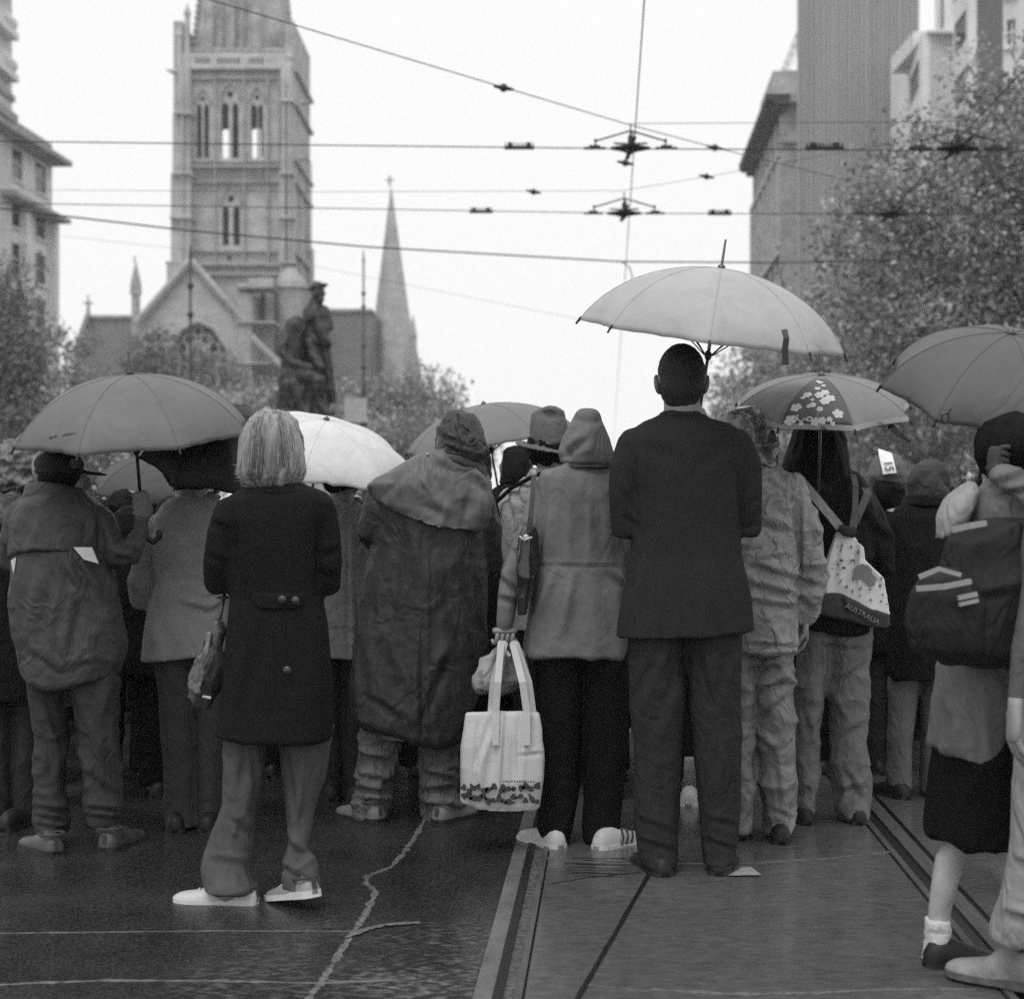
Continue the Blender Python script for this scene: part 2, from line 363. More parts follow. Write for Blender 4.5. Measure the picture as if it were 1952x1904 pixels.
# front wall of the tower with real openings
holes = []
for xc, ww in ((379.5, 10), (393.5, 10), (428.5, 15), (448.5, 12), (484, 13), (496.5, 9)):
    holes.append(A_(xc, 302, 196 if xc in (428.5, 448.5) else 199, ww))
for xc in (430, 450.5): holes.append(A_(xc, 468, 392, 13))
def diamond(xc, yc, r, Y=YT): return [(tx(xc, Y) + r * k * math.cos(a), tz(yc, Y) + r * 1.15 * k * math.sin(a)) for a in [2 * math.pi * i / 10 for i in range(10)]]
holes += [diamond(386, 189, 4.5), diamond(438.5, 180, 6), diamond(490, 186, 4.5), diamond(440, 379, 6.5), diamond(437, 492, 4.5)]
for x0, n_ in ((371, 4), (414, 6), (474, 4)):
    for i in range(n_): holes.append(A_(x0 + i * 7.4 + 3, 122, 110, 4.2))
b = MB(); b.prism([(tx(340), tz(720)), (tx(555), tz(720)), (tx(553), tz(100)), (tx(342), tz(100))], at(YT), .9, holes=holes)
b.build('tower_wall', M_stone, CA)
b = MB()
b.prism([(tx(330, 163), tz(720, 163)), (tx(585, 163), tz(720, 163)), (tx(582, 163), tz(90, 163)), (tx(335, 163), tz(90, 163))], at(163), .9,
        holes=[[(tx(a, 163), tz(303, 163)), (tx(c, 163), tz(303, 163)), (tx(c, 163), tz(d + 4, 163)), (tx((a + c) / 2, 163), tz(d, 163)), (tx(a, 163), tz(d + 4, 163))] for a, c, d in ((417, 439, 243), (477, 500, 241))])
b.prism([(tx(334), tz(720)), (tx(334, 163), tz(720)), (tx(334, 163), tz(95)), (tx(334), tz(95))], at(YT + .9), .01) if False else None
for px in (336, 549): b.box((tx(px), 156.9, 24), (.9, 12.1, 50))
pbox(b, 345, 545, 92, 98, YT + .95, 12); pbox(b, 345, 545, 330, 345, YT + .95, 12)
b.build('rear_wall', M_stone2, CA)
b = MB()      # buttresses with set-offs
for (x0, x1, y0, y1, f) in ((334, 362, 130, 215, .9), (329, 362, 215, 330, 1.2), (325.5, 363, 330, 500, 1.5), (317.5, 366, 500, 725, 2.0),
                            (535, 555, 125, 330, 1.0), (533, 557, 330, 520, 1.3), (532, 560, 520, 725, 1.6)):
    pbox(b, x0, x1, y0, y1, YT - f, f + 1.2)
for y0, y1, x1 in ((108, 195, 576), (195, 300, 583), (300, 470, 588), (470, 725, 593)): pbox(b, x1 - 16, x1, y0 * 1.0, y1, 160.2, 2.6)
for y0, y1, x1 in ((110, 195, 566), (195, 330, 569), (330, 725, 573)): pbox(b, x1 - 22, x1, y0, y1, 154.5, 1.2)
for x, y0, y1 in ((345, 130, 500), (540, 140, 500), (549, 150, 500)): pbox(b, x, x + 3, y0, y1, YT - 1.9, .6)
for x0, x1, y in ((331, 364, 213), (327, 365, 328), (323, 366, 412), (315, 368, 498), (533, 558, 189), (532, 559, 328), (531, 560, 412), (530, 562, 498)): pbox(b, x0, x1, y, y + 4, YT - 2.1, 2)
b.build('buttress', M_stone, CA)
b = MB()      # string courses, parapet and panel shafts
for y, h, f in ((128, 4, .8), (147, 3, .5), (316, 3, .6), (345, 3, .6), (478, 2, .5), (502, 4, .8), (520, 4, .6), (307, 2, .3)): pbox(b, 340, 556, y, y + h, YT - f, f)
for y, x1 in ((128, 578), (193, 584), (300, 589), (345, 589), (478, 593)): b.box(((tx(554) + .15), 156.8, tz(y + 2)), (.9, 12.4, .28)); pbox(b, x1 - 20, x1, y, y + 4, 159.9, .4)
for x in (364, 408, 463, 508, 530): pbox(b, x, x + 3, 130, 515, YT - .45, .45)
for x0, n_ in ((367, 9), (414, 11), (473, 8)):
    for i in range(n_): pbox(b, x0 + i * 4.4, x0 + i * 4.4 + 1.6, 318, 344, YT - .3, .3)
for xc, y0, w_ in ((386, 196, 30), (438.5, 190, 38), (490, 194, 30), (440, 388, 38)):       # hood mouldings
    P = [W(xc + w_ / 2 * math.copysign(1 - (t * t), s_) if t < 1 else xc, y0 - t * w_ * .95, YT - .2) for s_ in (-1,) for t in (0, .2, .4, .6, .8, 1)]
    P += [W(xc + w_ / 2 * (1 - t * t), y0 - t * w_ * .95, YT - .2) for t in (.8, .6, .4, .2, 0)]
    b.tube(P, .13, n=6)
for x, y in ((326, 134), (584, 193), (579, 300)): b.tube([W(x + (8 if x < 400 else -8), y + 4, YT - 1), W(x - (9 if x < 400 else -9), y, YT - 2.2)], [.28, .05], n=6)
b.build('string_course', M_stone2, CA)
b = MB()
for xc, y0, y1, w_ in ((386, 302, 185, 30), (438, 300, 176, 36), (490, 302, 183, 28), (440, 468, 376, 34)):
    if y0 == 302 and xc == 490: pbox(b, 497, 503, 196, 300, YT + 1.3, .1)
    for j in range(14):
        y = y1 + 8 + j * (62 - 8) / 14 if xc > 400 and y0 > 290 and y0 < 310 else y1 + 8 + j * (y0 - y1 - 10) / 14
        pbox(b, xc - w_ / 2, xc + w_ / 2, y, y + 3, YT + 1.0, .35)
    b.build('louvre', M_void, CA); b = MB()
# spire base above the belfry
b = MB()
def frustum(mb, xa, xb, y0, xc, xd, y1, Y, d, n=8, rot=math.pi / 8):
    z0, z1 = tz(y0, Y), tz(y1, Y); r0 = tx(xb, Y) - tx(xa, Y); r1 = tx(xd, Y) - tx(xc, Y); c0 = (tx(xa, Y) + tx(xb, Y)) / 2; c1 = (tx(xc, Y) + tx(xd, Y)) / 2
    s_ = 1 / math.cos(math.pi / n)
    mb.rings([[(c + r / 2 * s_ * math.cos(a), Y + d / 2 + r / 2 * s_ * math.sin(a), z) for a in [rot + 2 * math.pi * i / n for i in range(n)]] for c, r, z in ((c0, r0, z0), (c1, r1, z1))])
frustum(b, 346, 545, 122, 366, 530, -60, YT + .6, 11.5); frustum(b, 366, 530, -60, 446, 450, -900, YT + .6, 11.5)
for x0, x1 in ((386, 389), (402, 405), (432, 434.5), (444, 446.5), (493, 496), (420, 422), (460, 462), (475, 477)): pbox(b, x0, x1, -40, 96, YT + 1.0 - .2, .5)
for i in range(15):                                              # crockets up the edges
    t = i / 14; b.ell((tx(349 + 20 * t), YT + 4, tz(95 - 170 * t)), (.28, .28, .3), 6, 5); b.ell((tx(548 - 16 * t), YT + 4, tz(95 - 170 * t)), (.28, .28, .3), 6, 5)
b.build('spire', M_stone2, CA)
for x, y0, y1, yb, ww in ((338, 62, 42, 135, 11), (549, 105, 85, 190, 12), (353, 20, 0, 125, 10)):
    b = MB(); frustum(b, x - ww / 2, x + ww / 2, yb, x - ww / 2, x + ww / 2, y0, YT - 1, 2, 8); frustum(b, x - ww / 2 - 2, x + ww / 2 + 2, y0 + 1, x - .4, x + .4, y1, YT - 1, 2, 8); b.build('corner_turret', M_stone, CA)
b = MB()      # dark recessed panels behind the arcades (deep shadow gaps)
for x0, x1, y0, y1 in ((386.5, 402, 0, 90), (434.5, 444, 10, 92), (477, 493, 5, 90)): pbox(b, x0, x1, y0, y1, YT + .98, .2)
b.build('recessed_panel', M_stone2, CA)
# gabled transept in front, big window with tracery
YG = 140.
gp = [(tx(262, YG), tz(760, YG)), (tx(470, YG), tz(760, YG)), (tx(462, YG), tz(612, YG)), (tx(363, YG), tz(498, YG)), (tx(268, YG), tz(606, YG))]
b = MB(); b.prism(gp, at(YG), 8., holes=[A_(378, 740, 618, 122, YG)]); b.build('gable_wall', M_stone, CA)
b = MB()
for (xa, ya), (xb, yb) in (((262, 614), (364, 497)), ((364, 497), (470, 618))):
    b.tube([W(xa, ya, YG - .3), W(xb, yb, YG - .3)], .38, n=6); b.tube([W(xa, ya, YG + 1), W(xb, yb, YG + 1)], .3, n=6)
for x in (340, 358, 378, 398, 416): b.tube([W(x, 740, YG + .5), W(x, 672 - 14 * (1 - abs(x - 378) / 40), YG + .5)], .16, n=6)
for xc in (349, 378, 407):
    b.tube([W(xc - 15, 680, YG + .5), W(xc - 10, 662, YG + .5), W(xc, 650, YG + .5), W(xc + 10, 662, YG + .5), W(xc + 15, 680, YG + .5)], .17, n=6)
for xc, yc, r_ in ((362, 648, 11), (394, 648, 11), (378, 632, 9)): b.tube([W(xc + r_ * math.cos(a), yc + r_ * math.sin(a), YG + .5) for a in [2 * math.pi * i / 14 for i in range(15)]], .15, n=6)
b.tube([W(315, 720, YG - .2), W(320, 670, YG - .2), W(345, 628, YG - .2), W(378, 612, YG - .2), W(411, 628, YG - .2), W(436, 670, YG - .2), W(441, 720, YG - .2)], .25, n=6)
b.build('tracery', M_stone2, CA)
b = MB(); pbox(b, 312, 446, 612, 745, YG + 1.6, .1); b.build('window', mat('leaded glass', .10, rough=.4, vs=2, var=.4), CA)
b = MB()
pbox(b, 452, 480, 560, 760, YG - .5, 6); pbox(b, 474, 520, 530, 760, YG + 3, 6); pbox(b, 452, 470, 540, 562, YG + .5, 4)
for y in (545, 612, 690): pbox(b, 450, 522, y, y + 4, YG - .8, 3.5)
for j in range(6): b.tube([W(480 + j * 9, 640 + j * 9, YG - 1), W(492 + j * 9, 655 + j * 9, YG - 1)], .3, n=6)
b.build('porch', M_stone2, CA)
b = MB(); frustum(b, 521, 576, 800, 521, 576, 545, 143, 4, 10); frustum(b, 515, 582, 545, 518, 580, 533, 143, 4, 10); frustum(b, 519, 578, 533, 540, 556, 505, 143, 4, 10)
pbox(b, 497, 504, 560, 612, YG + 2.6, .3, 1); b.build('stair_turret', [M_stone2, M_void], CA)
b = MB(); YN = 152.
b.prism([(tx(140, YN), tz(760, YN)), (tx(700, YN), tz(760, YN)), (tx(712, YN), tz(592, YN)), (tx(600, YN), tz(592, YN)), (tx(266, YN), tz(604, YN)), (tx(166, YN), tz(604, YN)), (tx(143, YN), tz(668, YN))], at(YN), 10.)
b.build('roof', M_slate, CA)
b = MB(); b.tube([W(143, 670, YN - .3), W(168, 600, YN - .3)], .3, n=6); b.tube([W(168, 604, YN), W(168, 562, YN)], [.25, .06], n=6); b.box(W(168, 578, YN), (.9, .2, .2)); pbox(b, 160, 712, 590, 594, YN - .2, .4) if False else None
b.build('finial', M_stone2, CA); b = MB(); b.box(((tx(214, YN)), YN, tz(604, YN)), (5.3, .5, .3)); b.build('ridge', M_stone2, CA); b = MB(); b.box(((tx(660, YN)), YN, tz(592, YN)), (5.3, .5, .3)); b.build('ridge', M_stone2, CA)
b = MB(); frustum(b, 249, 264, 640, 249, 264, 560, 146, 1, 8); frustum(b, 246, 267, 560, 247, 266, 540, 146, 1, 8); frustum(b, 247, 266, 540, 255.6, 257, 497, 146, 1, 8); b.tube([W(256.5, 500, 146.3), W(256.5, 488, 146.3)], .09, n=6)
b.build('pinnacle', M_stone2, CA)
b = MB(); frustum(b, 712, 778, 600, 741.5, 744, 352, 158, 4, 8); frustum(b, 700, 806, 800, 704, 800, 700, 158, 4, 8); frustum(b, 704, 800, 700, 711, 779, 600, 158, 4, 8); b.tube([W(743, 356, 160), W(743, 335, 160)], .12, n=6); b.box(W(743, 344, 160), (.9, .15, .15))
for x in (708, 786): frustum(b, x - 6, x + 6, 800, x - 6, x + 6, 640, 156, 3, 6); frustum(b, x - 7, x + 7, 640, x - .5, x + .5, 596, 156, 3, 6)
b.build('small_spire', M_stone, CA)
# generic office wall with windows along the street frame
def street_building(u, v0, v1, h, name, label, cols, rows, m, side, z0=0., ww=1.3, wh=1.9, eave=0., depth=14., frame=M_glass, trim=True, cat='building', thick=.5):
    """side -1: stands left of the street with its face looking right; +1 mirrored"""
    e = empty(name, RP(u, v0), label, cat)
    def P(a, d_, z): return RP(u + side * d_, v0 + a, z)
    Ln = v1 - v0; ph = h / rows
    hol = []
    for i in range(cols):
        for j in range(rows):
            c = (i + .5) * Ln / cols; z = z0 + (j + .28) * ph
            hol.append([(c - ww / 2, z), (c + ww / 2, z), (c + ww / 2, z + wh), (c - ww / 2, z + wh)])
    ax = DV; M = Matrix(((ax.x, side * PV.x, 0, RP(u, v0).x), (ax.y, side * PV.y, 0, RP(u, v0).y), (0, 0, 1, 0), (0, 0, 0, 1)))
    b = MB(); b.prism([(0, 0), (Ln, 0), (Ln, h), (0, h)], M, thick, holes=hol)
    rot = Matrix(((ax.x, side * PV.x, 0), (ax.y, side * PV.y, 0), (0, 0, 1)))
    b.box(P(.25, depth / 2 + thick, h / 2), (.5, depth, h), M=rot); b.box(P(Ln - .25, depth / 2 + thick, h / 2), (.5, depth, h), M=rot)
    b.box(P(Ln / 2, depth / 2 + thick, h - .3), (Ln - 1.02, depth, .5), M=rot)
    b.build('wall', m, e)
    for hh in hol:
        b = MB(); (a0, z_), (a1, _), (_, z1), _ = hh; c = (a0 + a1) / 2; zc = (z_ + z1) / 2
        b.box(P(c, thick - .12, zc), (a1 - a0, .06, z1 - z_), M=rot); wn = b.build('window', M_glass, e)
        b = MB(); t_ = .07
        b.box(P(a0 + t_ / 2, thick - .2, zc), (t_, .08, z1 - z_), M=rot); b.box(P(a1 - t_ / 2, thick - .2, zc), (t_, .08, z1 - z_), M=rot)
        b.box(P(c, thick - .2, z1 - t_ / 2), (a1 - a0 - 2 * t_, .08, t_), M=rot); b.box(P(c, thick - .2, zc), (a1 - a0 - 2 * t_, .08, t_), M=rot); b.box(P(c, -.06, z_ - .08), (a1 - a0 + .3, .25, .14), M=rot)
        b.build('frame', m, wn)
    return e, P, rot
M_pale = mat('pale render', .74, rough=.85, vs=.6, var=.12, bump=.02, bs=2)
M_pale2 = mat('light stone facing', .62, rough=.85, vs=.7, var=.14, bump=.02, bs=2)
# left corner building: two deep eaves, pilasters
e, P, rot = street_building(-40.5, 92, 109.6, 26., 'corner_building', 'pale stone corner building with two deep overhanging cornices, at the left edge', 4, 8, M_pale, -1, ww=2.2, wh=2.2, thick=.3)
b = MB()
b.box(P(8.6, -.55, 26.3), (18.6, 1.7, .35), M=rot); b.box(P(8.8, .3, 27.1), (17.6, .6, 1.2), M=rot); b.box(P(12.6, -.5, 22.1), (10.6, 1.6, .30), M=rot)
b.build('cornice', mat('cornice stone', .34, rough=.9, vs=1, var=.2), e)
b = MB()
for a in (.4, 5.9, 11.7, 17.2): b.box(P(a, -.28, 11), (.8, .5, 21.6), M=rot)
b.build('pilaster', M_pale, e)
b = MB(); b.box(P(12, -1.6, 6.4), (11., 3., .5), M=rot); b.build('awning', M_pale, e)
# upper tower with balconies at the far left
e = empty('apartment_tower', W(-200, 966, 98), 'pale high-rise with small rounded balconies, cropped at the top left corner', 'building')
b = MB(); Y_ = 92.; XT = tx(23, 104.); b.prism([(XT - 24, 0), (XT, 0), (XT, tz(-120, 104.)), (XT - 24, tz(-120, 104.))], at(Y_), 12); b.build('wall', M_pale2, e)
for y in (70, 150, -15):
    b = MB(); z = tz(y, 103.); b.box((XT + .3, 101.2, z), (.8, 4.2, .45)); b.tube([(XT + .1, 101, z + .9), (XT + .1, 103.4, z + .9)], .5, n=14); b.box((XT + .12, 101.2, z + .55), (.5, 4.0, .8)); b.build('balcony', M_pale, e)
b = MB(); b.box((XT - 11.4, 97.9, tz(190, 104)), (23.2, 12.4, .4)); b.box((XT - 11.4, 97.9, tz(228, 104)), (23.5, 12.6, .6)); b.build('cornice', mat('cornice stone', .34), e)
# right: ribbed tower
YR = 106.; e = empty('ribbed_tower', (tx(1630, YR), YR, 0), 'tall windowless grey tower with close vertical ribs rising past the top of the picture', 'building')
b = MB(); zt_ = tz(-340, YR); A_l = tx(1520, YR); A_r = tx(1752, YR); B_l = tx(1520, YR + 13); B_r = tx(1752, YR + 13)
b.add([(A_l, YR, 0), (A_r, YR, 0), (B_r, YR + 13, 0), (B_l, YR + 13, 0), (A_l, YR, zt_), (A_r, YR, zt_), (B_r, YR + 13, zt_), (B_l, YR + 13, zt_)], [(0, 3, 2, 1), (4, 5, 6, 7), (0, 1, 5, 4), (1, 2, 6, 5), (2, 3, 7, 6), (3, 0, 4, 7)])
b.build('wall', mat('ribbed concrete', .30, rough=.9, vs=.25, var=.14, bump=.02, bs=2, stretch=(3, 3, .12)), e)
b = MB()
for i in range(29): pbox(b, 1520.5 + i * 8.0, 1520.5 + i * 8.0 + (4.6 if i % 4 else 5.4), -340, 960, YR - (.12 if i % 3 else .2), .2)
b.build('rib', mat('ribbed concrete face', .35, rough=.9, vs=.3, var=.18, stretch=(4, 4, .1)), e)
# right: old building with a deep dark eave, facing the street
V0 = 126.; LN = 24.; HB = 34.
e, P, rot = street_building(13.9, V0, V0 + LN, HB, 'classical_building', 'old stone building with heavy dark overhanging cornice seen end on, left of the ribbed tower', 6, 7, M_stone2, 1, ww=2.0, wh=3.0)
M_dark = mat('dark cornice', .05, rough=.9, vs=1, var=.3)  # whole cornice coloured far darker than the walls
b = MB(); b.box(P(11.5, -.35, HB + .25), (26, 1.9, .5), M=rot); b.box(P(11.5, -.1, HB - .4), (25, 1.1, .7), M=rot)
for i in range(24): b.box(P(.3 + i * 1.0, -.75, HB - .25), (.4, .9, .4), M=rot)
b.build('cornice', M_dark, e)
b = MB(); b.box(P(LN / 2, .0, HB - 4), (LN, .6, .5), M=rot); b.box(P(LN / 2, .0, HB - 12), (LN, .6, .5), M=rot)
for i in range(7): b.box(P(.4 + i * 3.9, -.1, HB - 8), (.8, .35, 7), M=rot)
b.build('moulding', M_stone, e)
b = MB(); b.box(P(18, 2.2, HB + 3.2), (11.5, 3., 6.), M=rot); b.build('roof_block', M_stone2, e)
b = MB()
for z in (7.2, 8.0): b.box(P(14, 2.2, HB + z), (20, .08, .08), M=rot)
for i in range(8): b.box(P(5 + i * 2.4, 2.2, HB + 7), (.07, .07, 2), M=rot)
b.box(P(8, 2.5, HB + 10), (.1, .1, 8), M=rot); b.build('roof_railing', M_stone2, e)
b = MB(); b.box(RP(13.9 + 3.2, V0 - .2, HB / 2), (6.4, .35, HB), M=Matrix.Rotation(-TH, 3, 'Z')); b.box(RP(13.9 + 2.9, V0 - .7, HB + .2), (7., 1.2, .7), M=Matrix.Rotation(-TH, 3, 'Z')); b.box(RP(13.9 + 3., V0 - .5, HB - 3), (6.4, .4, .5), M=Matrix.Rotation(-TH, 3, 'Z')); b.build('end_wall', M_stone2, e)
# right: pale apartment block with angled window bays
e = empty('apartment_block', (tx(1800, 84), 84, 0), 'white rendered apartment block with dark angled windows above the plane tree', 'building')
Y_ = 84.
def angled(x0, x1, Ya, Yb, y0, y1, wins, mm, nm='bay'):
    """wall panel between two picture columns at two distances, with window openings"""
    A = Vector(((x0 - CX) / F * Ya, Ya, 0)); B_ = Vector(((x1 - CX) / F * Yb, Yb, 0)); d = (B_ - A); Ln = d.length; d.normalize(); n_ = Vector((-d.y, d.x, 0))
    if n_.y < 0: n_ = -n_
    z0, z1 = CH + (HY - y1) / F * min(Ya, Yb), CH + (HY - y0) / F * min(Ya, Yb)
    hol = [[(a * Ln, z0 + (z1 - z0) * c0), (b_ * Ln, z0 + (z1 - z0) * c0), (b_ * Ln, z0 + (z1 - z0) * c1), (a * Ln, z0 + (z1 - z0) * c1)] for a, b_, c0, c1 in wins]
    M = Matrix(((d.x, n_.x, 0, A.x), (d.y, n_.y, 0, A.y), (0, 0, 1, 0), (0, 0, 0, 1)))
    b = MB(); b.prism([(0, z0), (Ln, z0), (Ln, z1), (0, z1)], M, .4, holes=hol); wl = b.build(nm, mm, e)
    for h_ in hol:
        xa, za = h_[0]; xb, zb = h_[2]
        b = MB(); b.prism([(xa, za), (xb, za), (xb, zb), (xa, zb)], M @ Matrix.Translation((0, .28, 0)), .05); wn = b.build('window', M_glass, e)
        b = MB(); xm = (xa + xb) / 2
        b.prism([(xm - .05, za), (xm + .05, za), (xm + .05, zb), (xm - .05, zb)], M @ Matrix.Translation((0, .2, 0)), .07); b.prism([(xa, (za + zb) / 2), (xb, (za + zb) / 2), (xb, (za + zb) / 2 + .1), (xa, (za + zb) / 2 + .1)], M @ Matrix.Translation((0, .18, 0)), .015); b.prism([(xa - .15, za - .25), (xb + .15, za - .25), (xb + .15, za - .05), (xa - .15, za - .05)], M @ Matrix.Translation((0, -.15, 0)), .14)
        b.build('frame', M_pale, wn)
ws = [(.18, .8, c, c + .09) for c in (.06, .22, .38, .54, .70, .86)]
angled(1742, 1772, 92, 84, 62, 700, ws, M_pale)
angled(1772, 1826, 84, 84.5, 62, 700, [], M_pale2)
angled(1826, 1862, 84.5, 80, -90, 700, [(.2, .85, c, c + .075) for c in (.1, .24, .38, .52, .66, .80, .93)], M_pale)
angled(1786, 1830, 86, 86, -100, 64, [(.1, .32, .05, .9), (.6, .85, .05, .9)], M_pale)
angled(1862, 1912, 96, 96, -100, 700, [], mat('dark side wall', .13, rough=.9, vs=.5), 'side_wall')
angled(1912, 1990, 78, 77, -100, 700, [(.1, .3, c, c + .06) for c in (.5, .64, .78, .9)], M_pale2)
b = MB(); pbox(b, 1742, 1862, 60, 700, 97, 6); pbox(b, 1768, 1834, 58, 63, 83.8, 8); b.build('roof_slab', M_pale, e)

# ================================================================= rain haze
b = MB(); b.box((0, 145, 79), (524, 374, 160)); hz = b.build('haze', mat('haze surface', .5)); tag(hz, kind='stuff')
mh = bpy.data.materials.new('rain haze'); mh.use_nodes = True; mh.node_tree.nodes.clear()
vo = mh.node_tree.nodes.new('ShaderNodeVolumePrincipled'); oo = mh.node_tree.nodes.new('ShaderNodeOutputMaterial'); mh.node_tree.links.new(vo.outputs[0], oo.inputs['Volume'])
vo.inputs['Color'].default_value = (.99, .99, .99, 1); vo.inputs['Density'].default_value = .0006; hz.data.materials.clear(); hz.data.materials.append(mh)
# ================================================================= trees
def leaf_mats(key, a, b_, c):
    return [mat(f'{key} leaf {i}', v, rough=.6, vs=3, var=.25, trans=.3) for i, v in enumerate((a, b_, c))]
M_bark = mat('plane bark', .13, rough=.9, vs=5, var=.45, bump=.01, bs=20)
def tree(label, base, blobs, n, size, mats, name='tree', group=None, trunk_r=.22, limbs=14, seed=0, clump=.45, cat='tree', bare=0):
    """base: ground point; blobs: (centre, radii) ellipsoids that the leaf clusters fill"""
    r = np.random.default_rng(seed + 100); rd = random.Random(seed)
    e = empty(name, base, label, cat, group)
    vol = np.array([b_[1][0] * b_[1][1] * b_[1][2] for b_ in blobs]); vol = vol ** .8 / (vol ** .8).sum()
    nc = max(int(n / 42), 8); pick = r.choice(len(blobs), nc, p=vol)
    dirs = r.normal(size=(nc, 3)); dirs /= np.linalg.norm(dirs, axis=1)[:, None]; rad = r.uniform(.12, 1.22, nc) ** .5
    C = np.array([blobs[i][0] for i in pick]); RR = np.array([blobs[i][1] for i in pick])
    cen = C + dirs * rad[:, None] * RR
    idx = r.integers(0, nc, n); p = cen[idx] + r.normal(size=(n, 3)) * clump * np.array([1, 1, .8])
    a = r.normal(size=(n, 3)); a /= np.linalg.norm(a, axis=1)[:, None]; c = np.cross(a, r.normal(size=(n, 3))); c /= np.linalg.norm(c, axis=1)[:, None]
    s_ = size * r.uniform(.55, 1.3, n)[:, None]
    v = np.stack([p - a * s_ * .6, p + c * s_ * .42, p + a * s_ * .6, p - c * s_ * .42], 1).reshape(-1, 3) - np.array(base)
    me = bpy.data.meshes.new('crown'); me.vertices.add(4 * n); me.vertices.foreach_set('co', v.reshape(-1)); me.loops.add(4 * n); me.loops.foreach_set('vertex_index', np.arange(4 * n))
    me.polygons.add(n); me.polygons.foreach_set('loop_start', np.arange(0, 4 * n, 4)); me.polygons.foreach_set('loop_total', np.full(n, 4))
    tone = r.random(nc)[idx] * .6 + r.random(n) * .4
    me.polygons.foreach_set('material_index', np.digitize(tone, (.38, .62)).astype(np.int32)); me.update(calc_edges=True); me.validate()
    for m in mats: me.materials.append(m)
    o = bpy.data.objects.new('crown', me); COL.objects.link(o); o.parent = e
    b = MB(); base = Vector(base); top = Vector(blobs[0][0])
    fork = base.lerp(Vector((top.x, top.y, top.z)), .42); fork.x = base.x + (top.x - base.x) * .25
    b.tube([base, base.lerp(fork, .5) + Vector((.08, 0, 0)), fork], [trunk_r * 1.25, trunk_r, trunk_r * .85], n=10)
    for i in range(limbs):
        t = Vector(cen[rd.randrange(nc)]); md = fork.lerp(t, .5) + Vector((rd.uniform(-.4, .4), rd.uniform(-.4, .4), rd.uniform(-.1, .6)))
        b.tube([fork.lerp(base, .15 * rd.random()), md, t], [trunk_r * .5, trunk_r * .3, trunk_r * .08], n=6)
        for j in range(2 + bare):
            t2 = Vector(cen[rd.randrange(nc)])
            if (t2 - md).length < 4: b.tube([md, md.lerp(t2, .5) + Vector((0, 0, rd.uniform(0, .3))), t2], [trunk_r * .22, trunk_r * .12, trunk_r * .04], n=5)
    b.build('trunk', M_bark, e, smooth=True)
    return e
def BL(px, py, Y, rx, ry, rd_=None): return (tuple(W(px, py, Y)), (rx / F * Y, (rd_ or rx) / F * Y, ry / F * Y))
L_plane = leaf_mats('plane tree', .16, .28, .52)
L_dark = leaf_mats('dark shrub', .12, .18, .28)
L_grey = leaf_mats('street tree', .18, .28, .42)
def gp_(px, Y): return ((px - CX) / F * Y, Y, 0.)
tree('large plane tree with mottled half-turned leaves filling the right edge', gp_(1930, 34), [BL(1850, 470, 34, 250, 250), BL(1950, 250, 34, 160, 170), BL(1700, 560, 33, 130, 180), BL(1900, 680, 34, 220, 150), BL(1720, 400, 35, 100, 100), BL(2080, 450, 36, 200, 330)], 46000, .115, L_plane, seed=1, trunk_r=.32, limbs=40, name='plane_tree', clump=.28, bare=2)
tree('plane tree behind the large one, its trunk showing between the patterned and the right umbrella', gp_(1800, 55), [BL(1650, 690, 55, 150, 130), BL(1800, 640, 56, 160, 140), BL(1560, 640, 55, 60, 90), BL(1900, 760, 56, 120, 80), BL(1760, 760, 53, 140, 90), BL(1650, 800, 54, 90, 60)], 20000, .17, L_plane, seed=2, trunk_r=.3, limbs=9, name='plane_tree', clump=.4)
tree('small sparse street tree showing sky through its edge, right of the suited man\'s head', gp_(1480, 80), [BL(1470, 770, 80, 110, 100), BL(1500, 680, 82, 80, 70), BL(1395, 790, 80, 45, 55)], 6500, .22, L_grey, seed=3, trunk_r=.25, limbs=16, name='street_tree', clump=.5)
tree('tall dark tree before the pale corner building at the left edge', gp_(20, 60), [BL(15, 640, 60, 60, 130), BL(40, 720, 60, 55, 90), BL(0, 560, 60, 38, 60), BL(20, 820, 60, 90, 70)], 13000, .15, L_dark, seed=4, trunk_r=.2, name='street_tree')
tree('thin pale tree between the corner building and the cathedral', gp_(150, 100), [BL(135, 680, 100, 42, 80), BL(185, 760, 100, 70, 60), BL(110, 780, 98, 60, 60)], 3600, .26, L_grey, seed=5, trunk_r=.2, name='street_tree', bare=2)
tree('round dark tree before the cathedral gable', gp_(292, 95), [BL(292, 690, 95, 48, 62), BL(262, 760, 95, 55, 60)], 5200, .2, L_dark, seed=6, trunk_r=.2, name='street_tree')
tree('pale leafy tree under the gable window', gp_(400, 100), [BL(400, 740, 100, 62, 80), BL(462, 790, 100, 75, 70), BL(350, 790, 102, 60, 60)], 5000, .24, L_grey, seed=7, trunk_r=.2, name='street_tree', bare=2)
tree('leafy tree filling the gap right of the statue', gp_(700, 88), [BL(700, 790, 88, 85, 65), BL(790, 790, 88, 80, 85), BL(640, 780, 90, 60, 60)], 7000, .22, L_grey, seed=8, trunk_r=.22, name='street_tree')
tree('low tree sloping away to the right of the small spire', gp_(850, 95), [BL(835, 800, 95, 60, 80), BL(880, 850, 95, 55, 60), BL(780, 860, 95, 80, 50)], 5200, .24, L_grey, seed=9, trunk_r=.22, name='street_tree')
